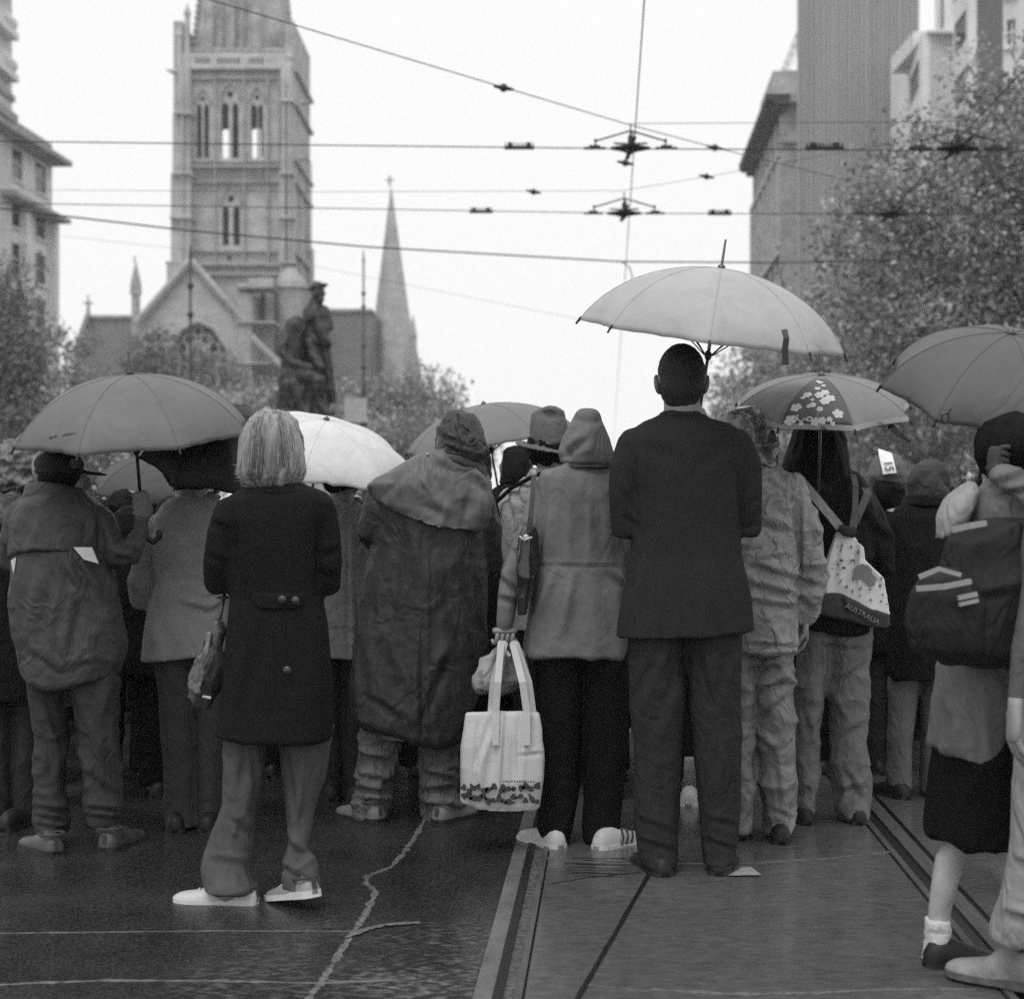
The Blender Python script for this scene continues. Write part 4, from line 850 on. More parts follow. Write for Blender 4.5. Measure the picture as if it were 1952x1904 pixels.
# ------------------------------------------------------------------ woman in the long dark coat, walking
Y = 5.16
C_coat = cloth('black wool coat', crump=0.0015, cs=6, v=.010, bs=160, bump=.001, vs=260, var=.45)
C_beige = cloth('grey flared trousers', crump=.004, cs=8, v=.085, bs=50, bump=.001)
cf = folds([(4, 4, 1.2, .005), (9, 9, 4, .002)], [(450, 980, 452, 1110, 6, .012), (612, 990, 606, 1110, 6, .012), (400, 1000, 440, 1010, 8, .006), (395, 1060, 430, 1075, 8, .007), (610, 1060, 650, 1050, 8, .006), (610, 1095, 645, 1100, 8, .007),
     (545, 1165, 548, 1400, 3, .004), (480, 1180, 440, 1380, 12, -.008), (600, 1170, 615, 1390, 12, -.007), (520, 950, 530, 1110, 3, .003)], seed=5)
lf = folds([(5, 5, 3, .010), (11, 11, 2.2, .009), (22, 22, 12, .002)], [(455, 1420, 445, 1600, 5, -.008), (480, 1430, 490, 1520, 6, .010), (575, 1420, 572, 1540, 5, -.008), (545, 1440, 560, 1540, 6, .010), (470, 1430, 440, 1560, 9, .012), (440, 1560, 480, 1600, 9, .010), (540, 1600, 590, 1650, 7, .016), (560, 1660, 600, 1630, 7, -.012), (530, 1650, 600, 1690, 7, .012), (400, 1640, 470, 1650, 8, .009), (580, 1450, 560, 1600, 9, -.008)], seed=6)
e = person('woman with shoulder-length blonde hair walking left in a long black coat', Y, 500, (514, 855, .0),
    [(928, 478, 590, .14), (940, 446, 622, .19), (956, 420, 636, .22), (985, 414, 634, .24), (1040, 434, 620, .25), (1131, 440, 614, .24), (1190, 434, 626, .27), (1280, 427, 634, .30), (1350, 420, 636, .32), ((1400, 1406, 1408), 412, 637, .34)],
    [[(436, 975, .0, 30), (424, 1020, -.01, 30), (417, 1070, -.01, 31), (416, 1108, .0, 30), (440, 1105, .13, 24), (470, 1085, .24, 17)],
     [(612, 975, .0, 30), (620, 1020, -.01, 28), (625, 1070, -.01, 27), (626, 1112, .0, 26), (600, 1108, .13, 22), (560, 1085, .24, 17)]],
    [[(1380, 430, 520, .22), (1440, 426, 506, .19), (1490, 421, 500, .17), (1531, 419, 492, .155), (1578, 401, 483, .15, .0), (1620, 391, 476, .15, .0), (1660, 386, 471, .18, -.03), (1695, 388, 484, .22, -.05)],
     [(1380, 528, 632, .22, .03), (1475, 530, 618, .19, .02), (1549, 538, 598, .15, 0), (1595, 543, 592, .13, -.02), (1617, 540, 588, .13, -.03), (1640, 536, 603, .15, -.05), (1692, 543, 610, .17, -.07)]],
    C_coat, C_beige, cf=cf, lf=lf, hs=.98, hands=[lambda hb: hand_geo(hb, W(475, 1083, Y + .25), (.9, .3, 0), (0, 0, -1), curl=.8), lambda hb: hand_geo(hb, W(552, 1083, Y + .25), (-.9, .3, 0), (0, 0, -1), side=-1, curl=.8)], torso_ex=2.5)
b = MB(); loft2(b, [((918, 922, 920), 488, 578, .15, .0), ((932, 938, 934), 466, 602, .19, .0), ((940, 945, 942), 458, 610, .18, .0)], Y, ex=2.2); b.build('collar', C_coat, e, vox=.008, it=1)
b = MB(); loft2(b, [((1120, 1128, 1122), 462, 612, .262), ((1148, 1158, 1148), 464, 611, .268)], Y, ex=2.5); b.build('half_belt', C_coat, e, vox=.007, it=1)
C_btn = mat('horn button', .05, rough=.3)
for x, y, dd in ((538, 1142, -.142), (563, 1144, -.142), (547, 1277, -.162)):
    b = MB(); M = Matrix.Rotation(R(90), 3, 'X'); b.ell(W(x, y, Y + dd), (.013, .013, .004), 16, 8, M=M); b.ell(W(x, y, Y + dd - .003), (.008, .008, .003), 12, 6, M=M); b.build('button', C_btn, e, smooth=True)
# hair: volume plus combed strands
hr = [(783, 505, 532, .05, -.01), (788, 490, 550, .13), (800, 477, 558, .19), (815, 471, 564, .215), (840, 464, 571, .225), (870, 460, 577, .22), (900, 456, 580, .20), (912, 459, 575, .185), (923, 470, 566, .16)]
C_blond = mat('blonde hair', .24, rough=.45, vs=60, var=.45, bump=.002, bs=160, stretch=(1, 1, .12), spec=.4)
b = MB(); loft2(b, hr, Y - .0, n=44, ex=2.1); hb = b.build('hair', C_blond, e, vox=.007, it=3, deform=folds([(14, 14, 1.8, .014), (40, 40, 4, .005)], [(515, 800, 500, 900, 7, .010), (530, 800, 548, 890, 6, .008), (540, 870, 520, 925, 7, .008)], seed=8))
b = MB(); rs = random.Random(3)
for i in range(2800):
    th = rs.uniform(0, 2 * math.pi); k0 = rs.choice((0, 0, 1, 1, 2, 3)); k1 = rs.choice((6, 7, 8, 8)); P = []; wob = rs.uniform(-.13, .13); off = rs.uniform(.95, 1.03) + .035 * math.sin(th * 9) * math.sin(th * 4 + 1)
    for k_ in range(k0, k1 + 1):
        py, xl, xr, t_ = hr[k_][:4]; f_ = (k_ - k0) / max(k1 - k0, 1); a = (xr - xl) / 2 / F * Y * off; tt = th + wob * f_ + .05 * math.sin(k_ * 1.7 + i)
        c = W((xl + xr) / 2, py + rs.uniform(-2, 2), Y); P.append(c + Vector((a * math.cos(tt), t_ / 2 * off * math.sin(tt), 0)))
    d = (P[-1] - W(516, 925, Y)); d.z = 0; d.normalize(); q_ = rs.random(); P[-1] = P[-1] + Vector((0, 0, rs.uniform(-.012, .020))); P.append(P[-1] + (d * rs.uniform(.004, .026) + Vector((0, 0, rs.uniform(-.004, .012))) if q_ < .22 else d * rs.uniform(-.030, -.008) + Vector((0, 0, -.014))))
    m0 = len(b.f); b.tube(P, [.0006] + [.0011] * (len(P) - 2) + [.0004], n=3, cap=False); q_ = rs.choice((0, 0, 1, 2, 2)) if th > math.pi * 1.25 and th < math.pi * 1.75 else rs.choice((0, 1, 1)); b.mi[m0:] = [q_] * (len(b.f) - m0)
b.build('hair_strands', [C_blond, mat('bright blonde strands', .44, rough=.4, vs=30, var=.2), mat('dark blonde strands', .16, rough=.5, vs=30, var=.3)], hb, smooth=True)
M_white_sh = mat('white trainer', .50, rough=.5, vs=20, var=.15, bump=.001, bs=60); M_wsole = mat('white sole', .62, rough=.5, vs=20, var=.1)
shoe(e, GX(484, 5.10), 5.10, R(-80), .275, M_white_sh, M_wsole, s=1.0, hf=.78, lace=True); shoe(e, GX(600, 5.03), 5.0, R(-42), .25, mat('grey trainer', .25, rough=.6), M_wsole, pitch=R(-12), z=.050, s=.95, hf=.8, lace=True)
# ------------------------------------------------------------------ cap man
Y = 5.95
C_anor = cloth('dark wet anorak', crump=0.004, cs=9, v=.050, rough=.6, bs=40, bump=.0018, spec=.4)
C_cap_tr = cloth('dark corduroy trousers', crump=0.0045, cs=9, v=.050, bs=70, bump=.0015)
cf = folds([(5, 5, 2.2, .012), (11, 11, 5, .005), (28, 28, 16, .0022)], [(115, 1080, 143, 1125, 6, .014), (143, 1075, 185, 1140, 7, .014), (100, 1100, 78, 1220, 9, .012), (60, 1080, 40, 1200, 9, .010), (190, 1100, 215, 1160, 8, .010), (50, 1240, 110, 1282, 8, .006), (110, 1282, 190, 1262, 8, .005), (140, 1130, 120, 1240, 10, -.012),
     (190, 1000, 200, 1060, 6, .010), (205, 1010, 222, 1050, 6, -.010), (165, 985, 160, 1040, 6, .006), (60, 990, 35, 1050, 8, .006), (215, 1060, 250, 1068, 6, .010), (240, 1030, 262, 1060, 6, .010)], seed=11)
lf = folds([(6, 6, 4, .010), (10, 10, 14, .006)], [(70, 1330, 110, 1430, 10, -.012), (150, 1320, 205, 1460, 10, -.014), (90, 1420, 100, 1500, 8, .009), (70, 1540, 130, 1550, 5, .012), (70, 1556, 130, 1566, 5, .012), (72, 1572, 128, 1580, 4, .010), (165, 1540, 228, 1548, 5, .012), (168, 1556, 228, 1562, 5, .010), (170, 1480, 215, 1520, 8, .010)], seed=12)
def capfist(hb): fist_geo(hb, W(269, 962, Y - .02), (.09, 0, -1), (.3, -.6, -.6), s=1.1, r=.009, wr=W(271, 992, Y - .02))
e = person('stooped man in a black baseball cap and dark anorak, holding the big grey umbrella', Y, 130, (112, 906, .03),
    [(935, 60, 158, .18), (950, 46, 170, .22), (968, 34, 190, .26), (993, 24, 200, .29), (1040, 30, 200, .31), (1085, 28, 214, .32), (1146, 25, 224, .33), (1210, 32, 234, .34), (1250, 44, 236, .34), ((1280, 1302, 1278), 48, 226, .32), ((1288, 1308, 1284), 52, 222, .28)],
    [[(42, 985, .0, 30), (26, 1030, .0, 26), (22, 1068, .0, 22), (40, 1070, .15, 19), (60, 1050, .25, 15)],
     [(190, 995, .0, 30), (206, 1030, -.02, 30), (224, 1056, -.04, 28), (248, 1052, -.06, 24), (262, 1030, -.05, 21), (270, 1008, -.03, 19), (270, 990, -.02, 17)]],
    [[(1270, 54, 128, .24), (1340, 60, 128, .21), (1400, 68, 127, .19), (1500, 70, 126, .17), (1560, 64, 134, .18), (1588, 72, 128, .17)],
     [(1270, 124, 226, .24), (1340, 134, 228, .21), (1400, 152, 230, .19), (1500, 162, 234, .17), (1545, 160, 232, .18), (1574, 168, 228, .17)]],
    C_anor, C_cap_tr, cf=cf, lf=lf, hs=1.0, yaw=R(-62), cname='anorak', hands=[lambda hb: hand_geo(hb, W(62, 1048, Y + .27), (.6, .5, .3), (0, 0, 1), curl=.7)])
b = MB(); loft2(b, [((925, 918, 935), 54, 156, .21, .01), ((955, 945, 948), 46, 166, .25, .01), ((970, 955, 958), 44, 170, .24, .01)], Y); b.build('collar', C_anor, e, vox=.009, it=1, deform=folds([(8, 8, 6, .005)], seed=13))
b = MB(); loft2(b, [(940, 58, 160, .22), (962, 38, 186, .285), (993, 26, 204, .325), (1030, 24, 204, .345), ((1064, 1045, 1070), 22, 196, .355)], Y); b.build('yoke_flap', C_anor, e, vox=.009, it=1, deform=folds([(5, 5, 2.5, .008)], [(60, 985, 40, 1050, 8, .008), (165, 985, 160, 1040, 6, .008)], seed=14))
b = MB(); b.prism([((p[0] - CX) / F * (Y - .165), CH + (HY - p[1]) / F * (Y - .165)) for p in ((140, 1043), (175, 1043), (188, 1074), (160, 1066))], at(Y - .168), .012); b.build('reflective_vent', mat('white trim', .62, rough=.6), e)
b = MB(); b.prism([((p[0] - CX) / F * (Y - .12), CH + (HY - p[1]) / F * (Y - .12)) for p in ((22, 1068), (32, 1062), (30, 1080), (27, 1094))], at(Y - .13), .012); b.build('reflective_vent', MATS['white trim'], e)
C_capm = mat('black cap cloth', .012, rough=.8, vs=20)
b = MB(); c = W(113, 893, Y + .03); b.ell(c + Vector((0, -.01, .015)), (.096, .10, .062), 28, 14); b.ell(c + Vector((0, -.01, -.012)), (.095, .099, .03), 28, 10)
Mb = Matrix.Rotation(R(-62), 3, 'Z') @ Matrix.Rotation(R(-6), 3, 'X'); b.ell(c + Mb @ Vector((0, .115, -.004)), (.068, .075, .007), 20, 8, M=Mb)
cp = b.build('baseball_cap', C_capm, e, vox=.006, it=1)
for x, y in ((76, 884), (143, 883)):
    b = MB(); b.ell(W(x, y, Y - .055 if x > 100 else Y - .02), (.022, .006, .022), 14, 8); b.build('cap_badge', mat('faded embroidery', .07, rough=.9, vs=120, var=.6), cp, smooth=True)
b = MB(); b.ell(W(112, 905, Y + .015), (.083, .092, .075), 24, 14); b.build('hair', M_hair_d, e, vox=.008, it=1)
b = MB(); capfist(b); gl = b.build('glove', cloth('grey knitted glove', .20), e, smooth=True)
shoe(e, GX(110, 5.83), 5.80, R(-38), .28, mat('worn brown leather', .065, rough=.5, vs=16, var=.4, bump=.001, bs=70), s=1.15, high=.01, hf=.9); shoe(e, GX(204, 5.88), 5.86, R(12), .28, MATS['worn brown leather'], s=1.1, high=.01)
# ------------------------------------------------------------------ curly grey haired person at the left edge
Y = 6.5
C_dk = cloth('black padded coat', .010); C_dk2 = cloth('dark grey trousers', .03); C_scarf = cloth('checked shawl', .13, v2=.05, thr=(.4, .6), vs=30)
def hair_blob(e, hx, hy, Y, s=1., m=M_hair_d, amp=.014, fr=26, rx=.1, long=0., dy=0., dz=0.):
    b = MB(); c = W(hx, hy, Y); b.ell(c + Vector((0, -.015 + dy, .03 * s + dz)), (rx * s, .108 * s, .098 * s), 26, 16)
    if long: loft(b, [(hy, hx - rx * s / Y * F * .98, hx + rx * s / Y * F * .98, .19 * s, -.01), (hy + long * .6, hx - rx * s / Y * F, hx + rx * s / Y * F, .18 * s, -.02), (hy + long, hx - rx * s / Y * F * .85, hx + rx * s / Y * F * .85, .13 * s, -.02)], Y)
    return b.build('hair', m, e, vox=.009, it=1, deform=folds([(fr, fr, fr, amp), (fr * 2.2, fr * 2.2, fr * 2.2, amp * .5)], seed=int(hx)))
e = person('person with curly greying hair and a checked shawl at the left edge', Y, 30, (42, 905, 0),
    [(945, 5, 78, .17), (962, -25, 100, .24), (990, -42, 112, .3), (1100, -46, 110, .3), (1250, -40, 105, .32), (1330, -38, 100, .3)],
    [[(-20, 985, .0, 24), (-36, 1060, 0, 24), (-30, 1130, .05, 22), (-5, 1120, .2, 17)], [(92, 985, 0, 24), (104, 1060, 0, 24), (98, 1120, .08, 20), (70, 1110, .2, 17)]],
    [[(1310, -26, 32, .2), (1450, -18, 32, .17), (1560, -12, 30, .16)], [(1310, 30, 90, .2), (1450, 32, 78, .17), (1560, 30, 76, .16)]], C_dk, C_dk2,
    cf=folds([(5, 5, 3, .01)], seed=15), lf=folds([(6, 6, 5, .008)], seed=16), hands=[lambda hb: hand_geo(hb, W(-2, 1118, 6.72), (.8, .4, 0), (0, 0, -1)), lambda hb: hand_geo(hb, W(66, 1108, 6.72), (-.8, .4, 0), (0, 0, -1), side=-1)])
hair_blob(e, 44, 898, Y, 1.05, M_hair_g, .020, 22, rx=.105, long=40)
b = MB(); loft2(b, [(938, 4, 82, .2), (955, -20, 104, .28), (985, -40, 112, .33), ((1010, 1000, 1030), -40, 100, .32)], Y); b.build('shawl', C_scarf, e, vox=.011, it=1, deform=folds([(6, 6, 9, .014)], seed=17))
for x, yw in ((5, -10), (52, 10)): shoe(e, GX(x, Y), min(GY(1582), Y) - .07, R(yw), .27)
# ------------------------------------------------------------------ grey fleece person under the black umbrella
Y = 6.3
C_fleece = cloth('grey fleece', crump=0.003, cs=6, v=.25, rough=.95, bs=90, bump=.0012, sheen=.1); C_jean_d = cloth('dark jeans', .05)
e = person('person in a plain grey fleece, head hidden by the black umbrella', Y, 355, (360, 912, .06),
    [(948, 324, 398, .17), (962, 308, 414, .22), (985, 296, 430, .25), (1040, 294, 436, .27), (1100, 296, 436, .26), (1160, 282, 436, .27), (1210, 275, 437, .29), ((1260, 1250, 1236), 271, 438, .30)],
    [[(306, 1000, .0, 24), (284, 1060, -.01, 24), (270, 1110, 0, 27), (272, 1140, .02, 26), (300, 1130, .18, 18)],
     [(425, 995, .0, 22), (436, 1040, .0, 22), (440, 1075, .02, 20), (432, 1030, .12, 16), (416, 985, .10, 14)]],
    [[(1230, 292, 370, .22), (1320, 304, 374, .19), (1420, 310, 374, .17), (1540, 313, 376, .16), (1572, 314, 378, .17)], [(1230, 366, 440, .22), (1320, 374, 436, .19), (1420, 376, 430, .17), (1540, 378, 424, .16), (1572, 378, 424, .17)]],
    C_fleece, C_jean_d, cf=folds([(4, 4, 2, .007)], [(345, 1155, 400, 1168, 7, .014), (400, 1168, 430, 1150, 7, .012), (300, 1100, 285, 1150, 8, .010), (400, 1140, 430, 1120, 8, .012), (285, 1180, 300, 1230, 12, -.006)], seed=18), lf=folds([(6, 6, 5, .006)], seed=19), cname='fleece',
    hands=[lambda hb: fist_geo(hb, W(409, 958, Y + .06), (0, 0, 1), (-.3, -.8, -.4), s=.95), lambda hb: hand_geo(hb, W(303, 1128, Y + .2), (.8, .3, .1), (0, 0, -1))])
hair_blob(e, 360, 908, Y + .06, 1., M_hair_d, .006, 30)
b = MB(); loft2(b, [((950, 946, 950), 328, 394, .17), ((972, 966, 972), 318, 404, .2)], Y); b.build('collar', C_fleece, e, vox=.008, it=1)
for x, yw in ((345, -8), (402, 8)): shoe(e, GX(x, Y), min(GY(1584), Y) - .07, R(yw), .27)
# ------------------------------------------------------------------ grey coat under the white umbrella
Y = 6.95
C_gcoat = cloth('light grey raincoat', crump=0.006, cs=8, v=.24); 
e = person('person in a light grey raincoat under the white umbrella, half hidden by the oilskin coat', Y, 655, (652, 922, 0),
    [(958, 620, 682, .16), (970, 604, 700, .2), (990, 592, 716, .25), (1050, 596, 716, .27), (1150, 600, 712, .28), (1252, 598, 716, .3)],
    [[(604, 1000, .0, 20), (598, 1060, 0, 20), (602, 1110, .03, 19), (620, 1100, .2, 15)], [(706, 1000, 0, 20), (716, 1060, 0, 20), (712, 1110, .05, 18), (690, 1100, .2, 15)]],
    [[(1235, 606, 654, .2), (1400, 612, 656, .16), (1520, 616, 654, .15)], [(1235, 654, 706, .2), (1400, 656, 698, .16), (1520, 656, 694, .15)]],
    C_gcoat, C_dk2, cf=folds([(6, 6, 1.4, .010)], [(662, 980, 664, 1250, 4, .012), (676, 1100, 690, 1240, 6, .012)], seed=20), lf=folds([(6, 6, 5, .008)], seed=21), hs=.95,
    hands=[lambda hb: hand_geo(hb, W(622, 1098, Y + .22), (.8, .4, 0), (0, 0, -1)), lambda hb: hand_geo(hb, W(688, 1098, Y + .22), (-.8, .4, 0), (0, 0, -1), side=-1)])
hair_blob(e, 650, 918, Y, .95, M_hair_d, .008, 30, rx=.09)
for x, yw in ((636, -8), (676, 8)): shoe(e, GX(x, Y), min(GY(1524), Y) - .07, R(yw), .27)
# ------------------------------------------------------------------ oilskin coat
Y = 6.5
C_oil = cloth('dark waxed oilskin', crump=0.0035, cs=7, v=.026, rough=.5, bs=30, bump=.003, spec=.45, var=.3); C_cape = cloth('wet waxed cape', crump=0.0035, cs=7, v=.12, rough=.5, bs=30, bump=.002, spec=.4, var=.25); C_over = cloth('grey overtrousers', crump=0.008, cs=12, v=.13, rough=.7, bs=30, bump=.003)
cf = folds([(4, 4, 1.1, .016), (10, 10, 3, .007), (26, 26, 14, .0022)], [(805, 1050, 806, 1400, 4, .012), (850, 1120, 900, 1300, 12, .009), (760, 1030, 720, 1300, 14, .010), (720, 1230, 770, 1330, 14, .005), (790, 1330, 860, 1270, 14, .004), (880, 1050, 915, 1230, 10, .008), (700, 1330, 760, 1370, 8, .008), (850, 1230, 790, 1370, 10, -.008), (680, 1200, 700, 1330, 9, .010)], seed=22)
lf = folds([(7, 7, 12, .016), (12, 12, 18, .008)], [(690, 1440, 745, 1455, 6, .014), (682, 1480, 745, 1490, 6, .016), (680, 1505, 742, 1512, 5, .016), (680, 1525, 742, 1530, 5, .014), (805, 1470, 870, 1490, 6, .016), (812, 1510, 872, 1500, 6, .016), (810, 1535, 880, 1540, 6, .016)], seed=23)
e = person('person in a long dark waxed oilskin coat with a shoulder cape and hood, leaning right', Y, 790, (872, 850, .02),
    [(890, 790, 915, .2), (905, 750, 930, .26), (930, 722, 936, .3), (965, 726, 932, .32), (1014, 718, 928, .33), (1060, 708, 928, .34), (1142, 690, 930, .36), (1219, 674, 928, .38), (1300, 666, 915, .40), ((1355, 1392, 1402), 668, 892, .40), ((1372, 1405, 1415), 684, 884, .36)],
    [[(742, 935, .0, 30), (716, 975, -.02, 30), (700, 1012, -.02, 26), (712, 1030, .1, 20), (740, 1010, .25, 16)], [(918, 950, .05, 26), (936, 1010, .05, 25), (940, 1080, .08, 22), (920, 1085, .25, 17)]],
    [[(1370, 690, 768, .22), (1440, 684, 758, .2), (1490, 680, 746, .2), (1530, 674, 744, .21), (1556, 676, 742, .2)], [(1370, 790, 880, .22, .0), (1440, 802, 878, .2), (1490, 806, 874, .2), (1535, 806, 882, .22), (1566, 812, 880, .2)]],
    C_oil, C_over, cf=cf, lf=lf, hs=1.02, cname='oilskin_coat', coat_vox=.011, hands=[lambda hb: hand_geo(hb, W(745, 1008, Y + .27), (.9, .3, .2), (0, 0, -1)), lambda hb: hand_geo(hb, W(914, 1084, Y + .28), (-.8, .3, 0), (0, 0, -1), side=-1)])
b = MB(); loft2(b, [((872, 862, 885), 800, 925, .22, .0), ((890, 876, 905), 760, 930, .27), ((912, 895, 925), 712, 938, .33), ((925, 925, 950), 698, 940, .38), ((952, 975, 985), 706, 936, .40), ((962, 1004, 1008), 730, 926, .40)], Y)
b.build('shoulder_cape', C_cape, e, vox=.009, it=1, deform=folds([(4, 4, 3, .010), (11, 11, 6, .006), (30, 30, 20, .002)], [(790, 895, 840, 960, 9, -.012), (820, 880, 870, 905, 9, .012), (760, 910, 730, 950, 8, .012), (900, 930, 890, 990, 12, .016), (800, 960, 850, 985, 9, .010), (870, 890, 930, 940, 8, .010)], seed=24))
b = MB(); loft2(b, [((790, 785, 790), 866, 886, .08), (794, 852, 902, .18), (806, 843, 910, .24), (825, 836, 918, .27), (850, 830, 927, .29), (872, 828, 931, .29), ((882, 884, 905), 829, 932, .27), ((884, 890, 918), 832, 930, .24)], Y + .02)
b.build('hood', cloth('dark crumpled hood', crump=0.008, cs=14, v=.032, rough=.5, bs=30, bump=.003, spec=.4), e, vox=.008, it=1, deform=folds([(9, 9, 9, .016), (18, 18, 18, .007)], [(838, 830, 880, 850, 5, .016), (835, 845, 890, 870, 5, .016), (840, 862, 900, 885, 5, .014), (845, 815, 870, 800, 7, .010), (880, 800, 905, 850, 7, -.010)], seed=25))
b = MB(); loft2(b, [((868, 868, 898), 824, 930, .29, .01), ((878, 880, 912), 806, 932, .31, .01), ((884, 888, 920), 812, 930, .29, .01)], Y); cl = b.build('collar', C_oil, e, vox=.008, it=1)
for x, y in ((815, 866), (838, 872)): b = MB(); b.ell(W(x, y, Y - .13), (.006, .005, .006), 8, 6); b.build('stud', mat('metal stud', .5, rough=.3, metal=.6), cl)
C_boot = mat('pale work boot', .17, rough=.55, vs=14, var=.3, bump=.001, bs=60)
shoe(e, GX(722, 6.4), 6.40, R(-40), .28, C_boot, s=1.15, high=.01); shoe(e, GX(836, 6.4), 6.38, R(28), .28, C_boot, s=1.15, high=.01)
# ------------------------------------------------------------------ hat man
Y = 7.0
C_trench = cloth('pale trench coat', crump=0.004, cs=9, v=.36, rough=.8, bs=40); C_felt = cloth('grey felt hat', .13, rough=.95, bs=120, bump=.001)
e = person('person in a grey felt hat and pale trench coat, behind the hooded grey parka', Y, 1030, (1046, 873, 0),
    [(908, 1010, 1084, .17), (918, 985, 1098, .22), (935, 962, 1108, .27), (960, 950, 1112, .29), (1040, 952, 1112, .3), (1200, 955, 1115, .32)],
    [[(972, 950, .0, 24), (962, 985, 0, 22), (962, 1020, .03, 20), (980, 1030, .2, 16)], [(1098, 955, 0, 24), (1108, 1020, 0, 22), (1104, 1070, .05, 20), (1080, 1060, .2, 16)]],
    [[(1180, 972, 1030, .2), (1350, 978, 1026, .17), (1510, 980, 1024, .15)], [(1180, 1030, 1092, .2), (1350, 1034, 1084, .17), (1510, 1036, 1080, .15)]],
    C_trench, C_dk2, cf=folds([(6, 6, 2, .010)], [(960, 925, 975, 990, 6, .012), (985, 915, 990, 960, 5, .012), (1005, 905, 1012, 950, 4, .010)], seed=26), hs=1.0, yaw=R(-15), cname='trench_coat',
    hands=[lambda hb: hand_geo(hb, W(984, 1028, Y + .22), (.8, .4, 0), (0, 0, -1)), lambda hb: hand_geo(hb, W(1076, 1058, Y + .22), (-.8, .4, 0), (0, 0, -1), side=-1)])
b = MB(); loft2(b, [(892, 1012, 1080, .16), (912, 1000, 1092, .2)], Y); b.build('collar', C_trench, e, vox=.009, it=1)
b = MB(); b.tube([W(1068, 893, Y - .12), W(1020, 906, Y - .14), W(975, 930, Y - .12), W(945, 958, Y - .06), W(950, 985, Y - .05)], .010, n=8); b.build('dark_piping', C_dk, e, smooth=True)
hair_blob(e, 1044, 866, Y, .98, M_hair_d, .006, 30)
b = MB(); loft2(b, [((783, 777, 779), 1020, 1068, .14), ((788, 782, 784), 1013, 1076, .18), (806, 1010, 1081, .21), (832, 1009, 1083, .225), ((857, 850, 846), 1009, 1085, .235)], Y - .005, ex=2.1)
M_ = Matrix.Rotation(R(9), 3, 'Y') @ Matrix.Rotation(R(8), 3, 'X') * 1.; b.ell(W(1040, 853, Y - .005), (.150, .165, .011), 30, 8, M=M_)
ht = b.build('felt_hat', C_felt, e, vox=.006, it=2, deform=folds([(8, 8, 8, .003)], [(1030, 785, 1058, 795, 7, .014)], seed=27))
for x, yw in ((1004, -8), (1058, 8)): shoe(e, GX(x, Y), min(GY(1520), Y) - .07, R(yw), .27)
# ------------------------------------------------------------------ hooded grey parka
Y = 6.0
C_parka = cloth('grey parka', crump=0.0022, cs=8, v=.17, rough=.85, bs=60, bump=.0012); C_blk = cloth('black trousers', crump=0.003, cs=8, v=.008)
cf = folds([(5, 5, 1.5, .010), (10, 10, 4, .005), (26, 26, 10, .0016)], [(1014, 1077, 1180, 1079, 3., .006), (1040, 960, 1030, 1060, 6, .008), (1075, 930, 1066, 1060, 8, .007), (1110, 950, 1112, 1060, 8, .006), (1140, 960, 1150, 1060, 8, .006), (1055, 1090, 1020, 1190, 8, -.016), (1075, 1100, 1045, 1215, 9, .012), (1090, 1100, 1075, 1200, 10, -.010), (1160, 1095, 1185, 1120, 6, .012), (1150, 1100, 1170, 1230, 10, .007),
     (990, 1000, 1010, 1010, 6, .008), (975, 1050, 1000, 1060, 6, .010), (955, 1105, 985, 1130, 6, .012), (950, 1140, 985, 1150, 6, .012)], seed=28)
e = person('person in a hooded grey parka and black trousers, carrying two bags', Y, 1110, (1116, 848, .0),
    [(884, 1078, 1154, .2), (894, 1052, 1166, .24), (908, 1036, 1176, .27), (935, 1030, 1184, .29), (980, 1024, 1186, .30), (1046, 1018, 1186, .29), (1077, 1015, 1188, .28), (1130, 1008, 1192, .31), (1195, 1001, 1196, .33), ((1250, 1246, 1254), 998, 1196, .34)],
    [[(1050, 922, .0, 25), (1020, 975, -.03, 24), (998, 1030, -.05, 23), (978, 1090, -.06, 23), (968, 1140, -.06, 22), (964, 1180, -.06, 19), (962, 1198, -.06, 16)],
     [(1166, 925, .0, 25), (1178, 985, .0, 25), (1182, 1045, .02, 24), (1180, 1075, .06, 22), (1160, 1070, .22, 16)]],
    [[(1235, 1016, 1110, .26), (1320, 1024, 1110, .22), (1420, 1030, 1108, .19), (1520, 1030, 1100, .17), (1575, 1024, 1092, .18), (1602, 1026, 1086, .18)], [(1235, 1106, 1198, .26), (1320, 1108, 1200, .22), (1420, 1112, 1198, .19), (1520, 1114, 1190, .17), (1575, 1112, 1184, .18), (1604, 1116, 1180, .18)]],
    C_parka, C_blk, cf=cf, lf=folds([(5, 5, 3, .008)], [(1070, 1300, 1060, 1500, 9, .008), (1150, 1300, 1156, 1500, 9, .008)], seed=29), hs=1.0, cname='parka',
    hands=[lambda hb: fist_geo(hb, W(962, 1214, Y - .06), (1, .2, 0), (0, 0, 1), s=1., r=.010, wr=W(962, 1190, Y - .06)), lambda hb: hand_geo(hb, W(1155, 1068, Y + .24), (-.8, .4, 0), (0, 0, -1), side=-1)])
b = MB(); loft2(b, [(782, 1106, 1130, .06), (785, 1098, 1138, .14), (797, 1090, 1146, .2), (815, 1082, 1154, .25), (837, 1073, 1163, .28), (862, 1066, 1168, .29), ((880, 884, 880), 1067, 1166, .28), ((886, 889, 886), 1072, 1162, .25)], Y)
b.build('hood', C_parka, e, vox=.008, it=2, deform=folds([(7, 7, 7, .008)], [(1075, 872, 1120, 838, 7, .014), (1090, 800, 1145, 805, 8, .012), (1125, 810, 1120, 870, 10, -.008), (1085, 880, 1075, 850, 6, .012)], seed=30))
b = MB(); loft2(b, [((884, 886, 884), 1068, 1166, .265), ((892, 894, 892), 1064, 1168, .28)], Y); b.build('collar_seam', cloth('parka seam', .06), e, vox=.007, it=1)
M_wstripe = mat('black stripe', .03)
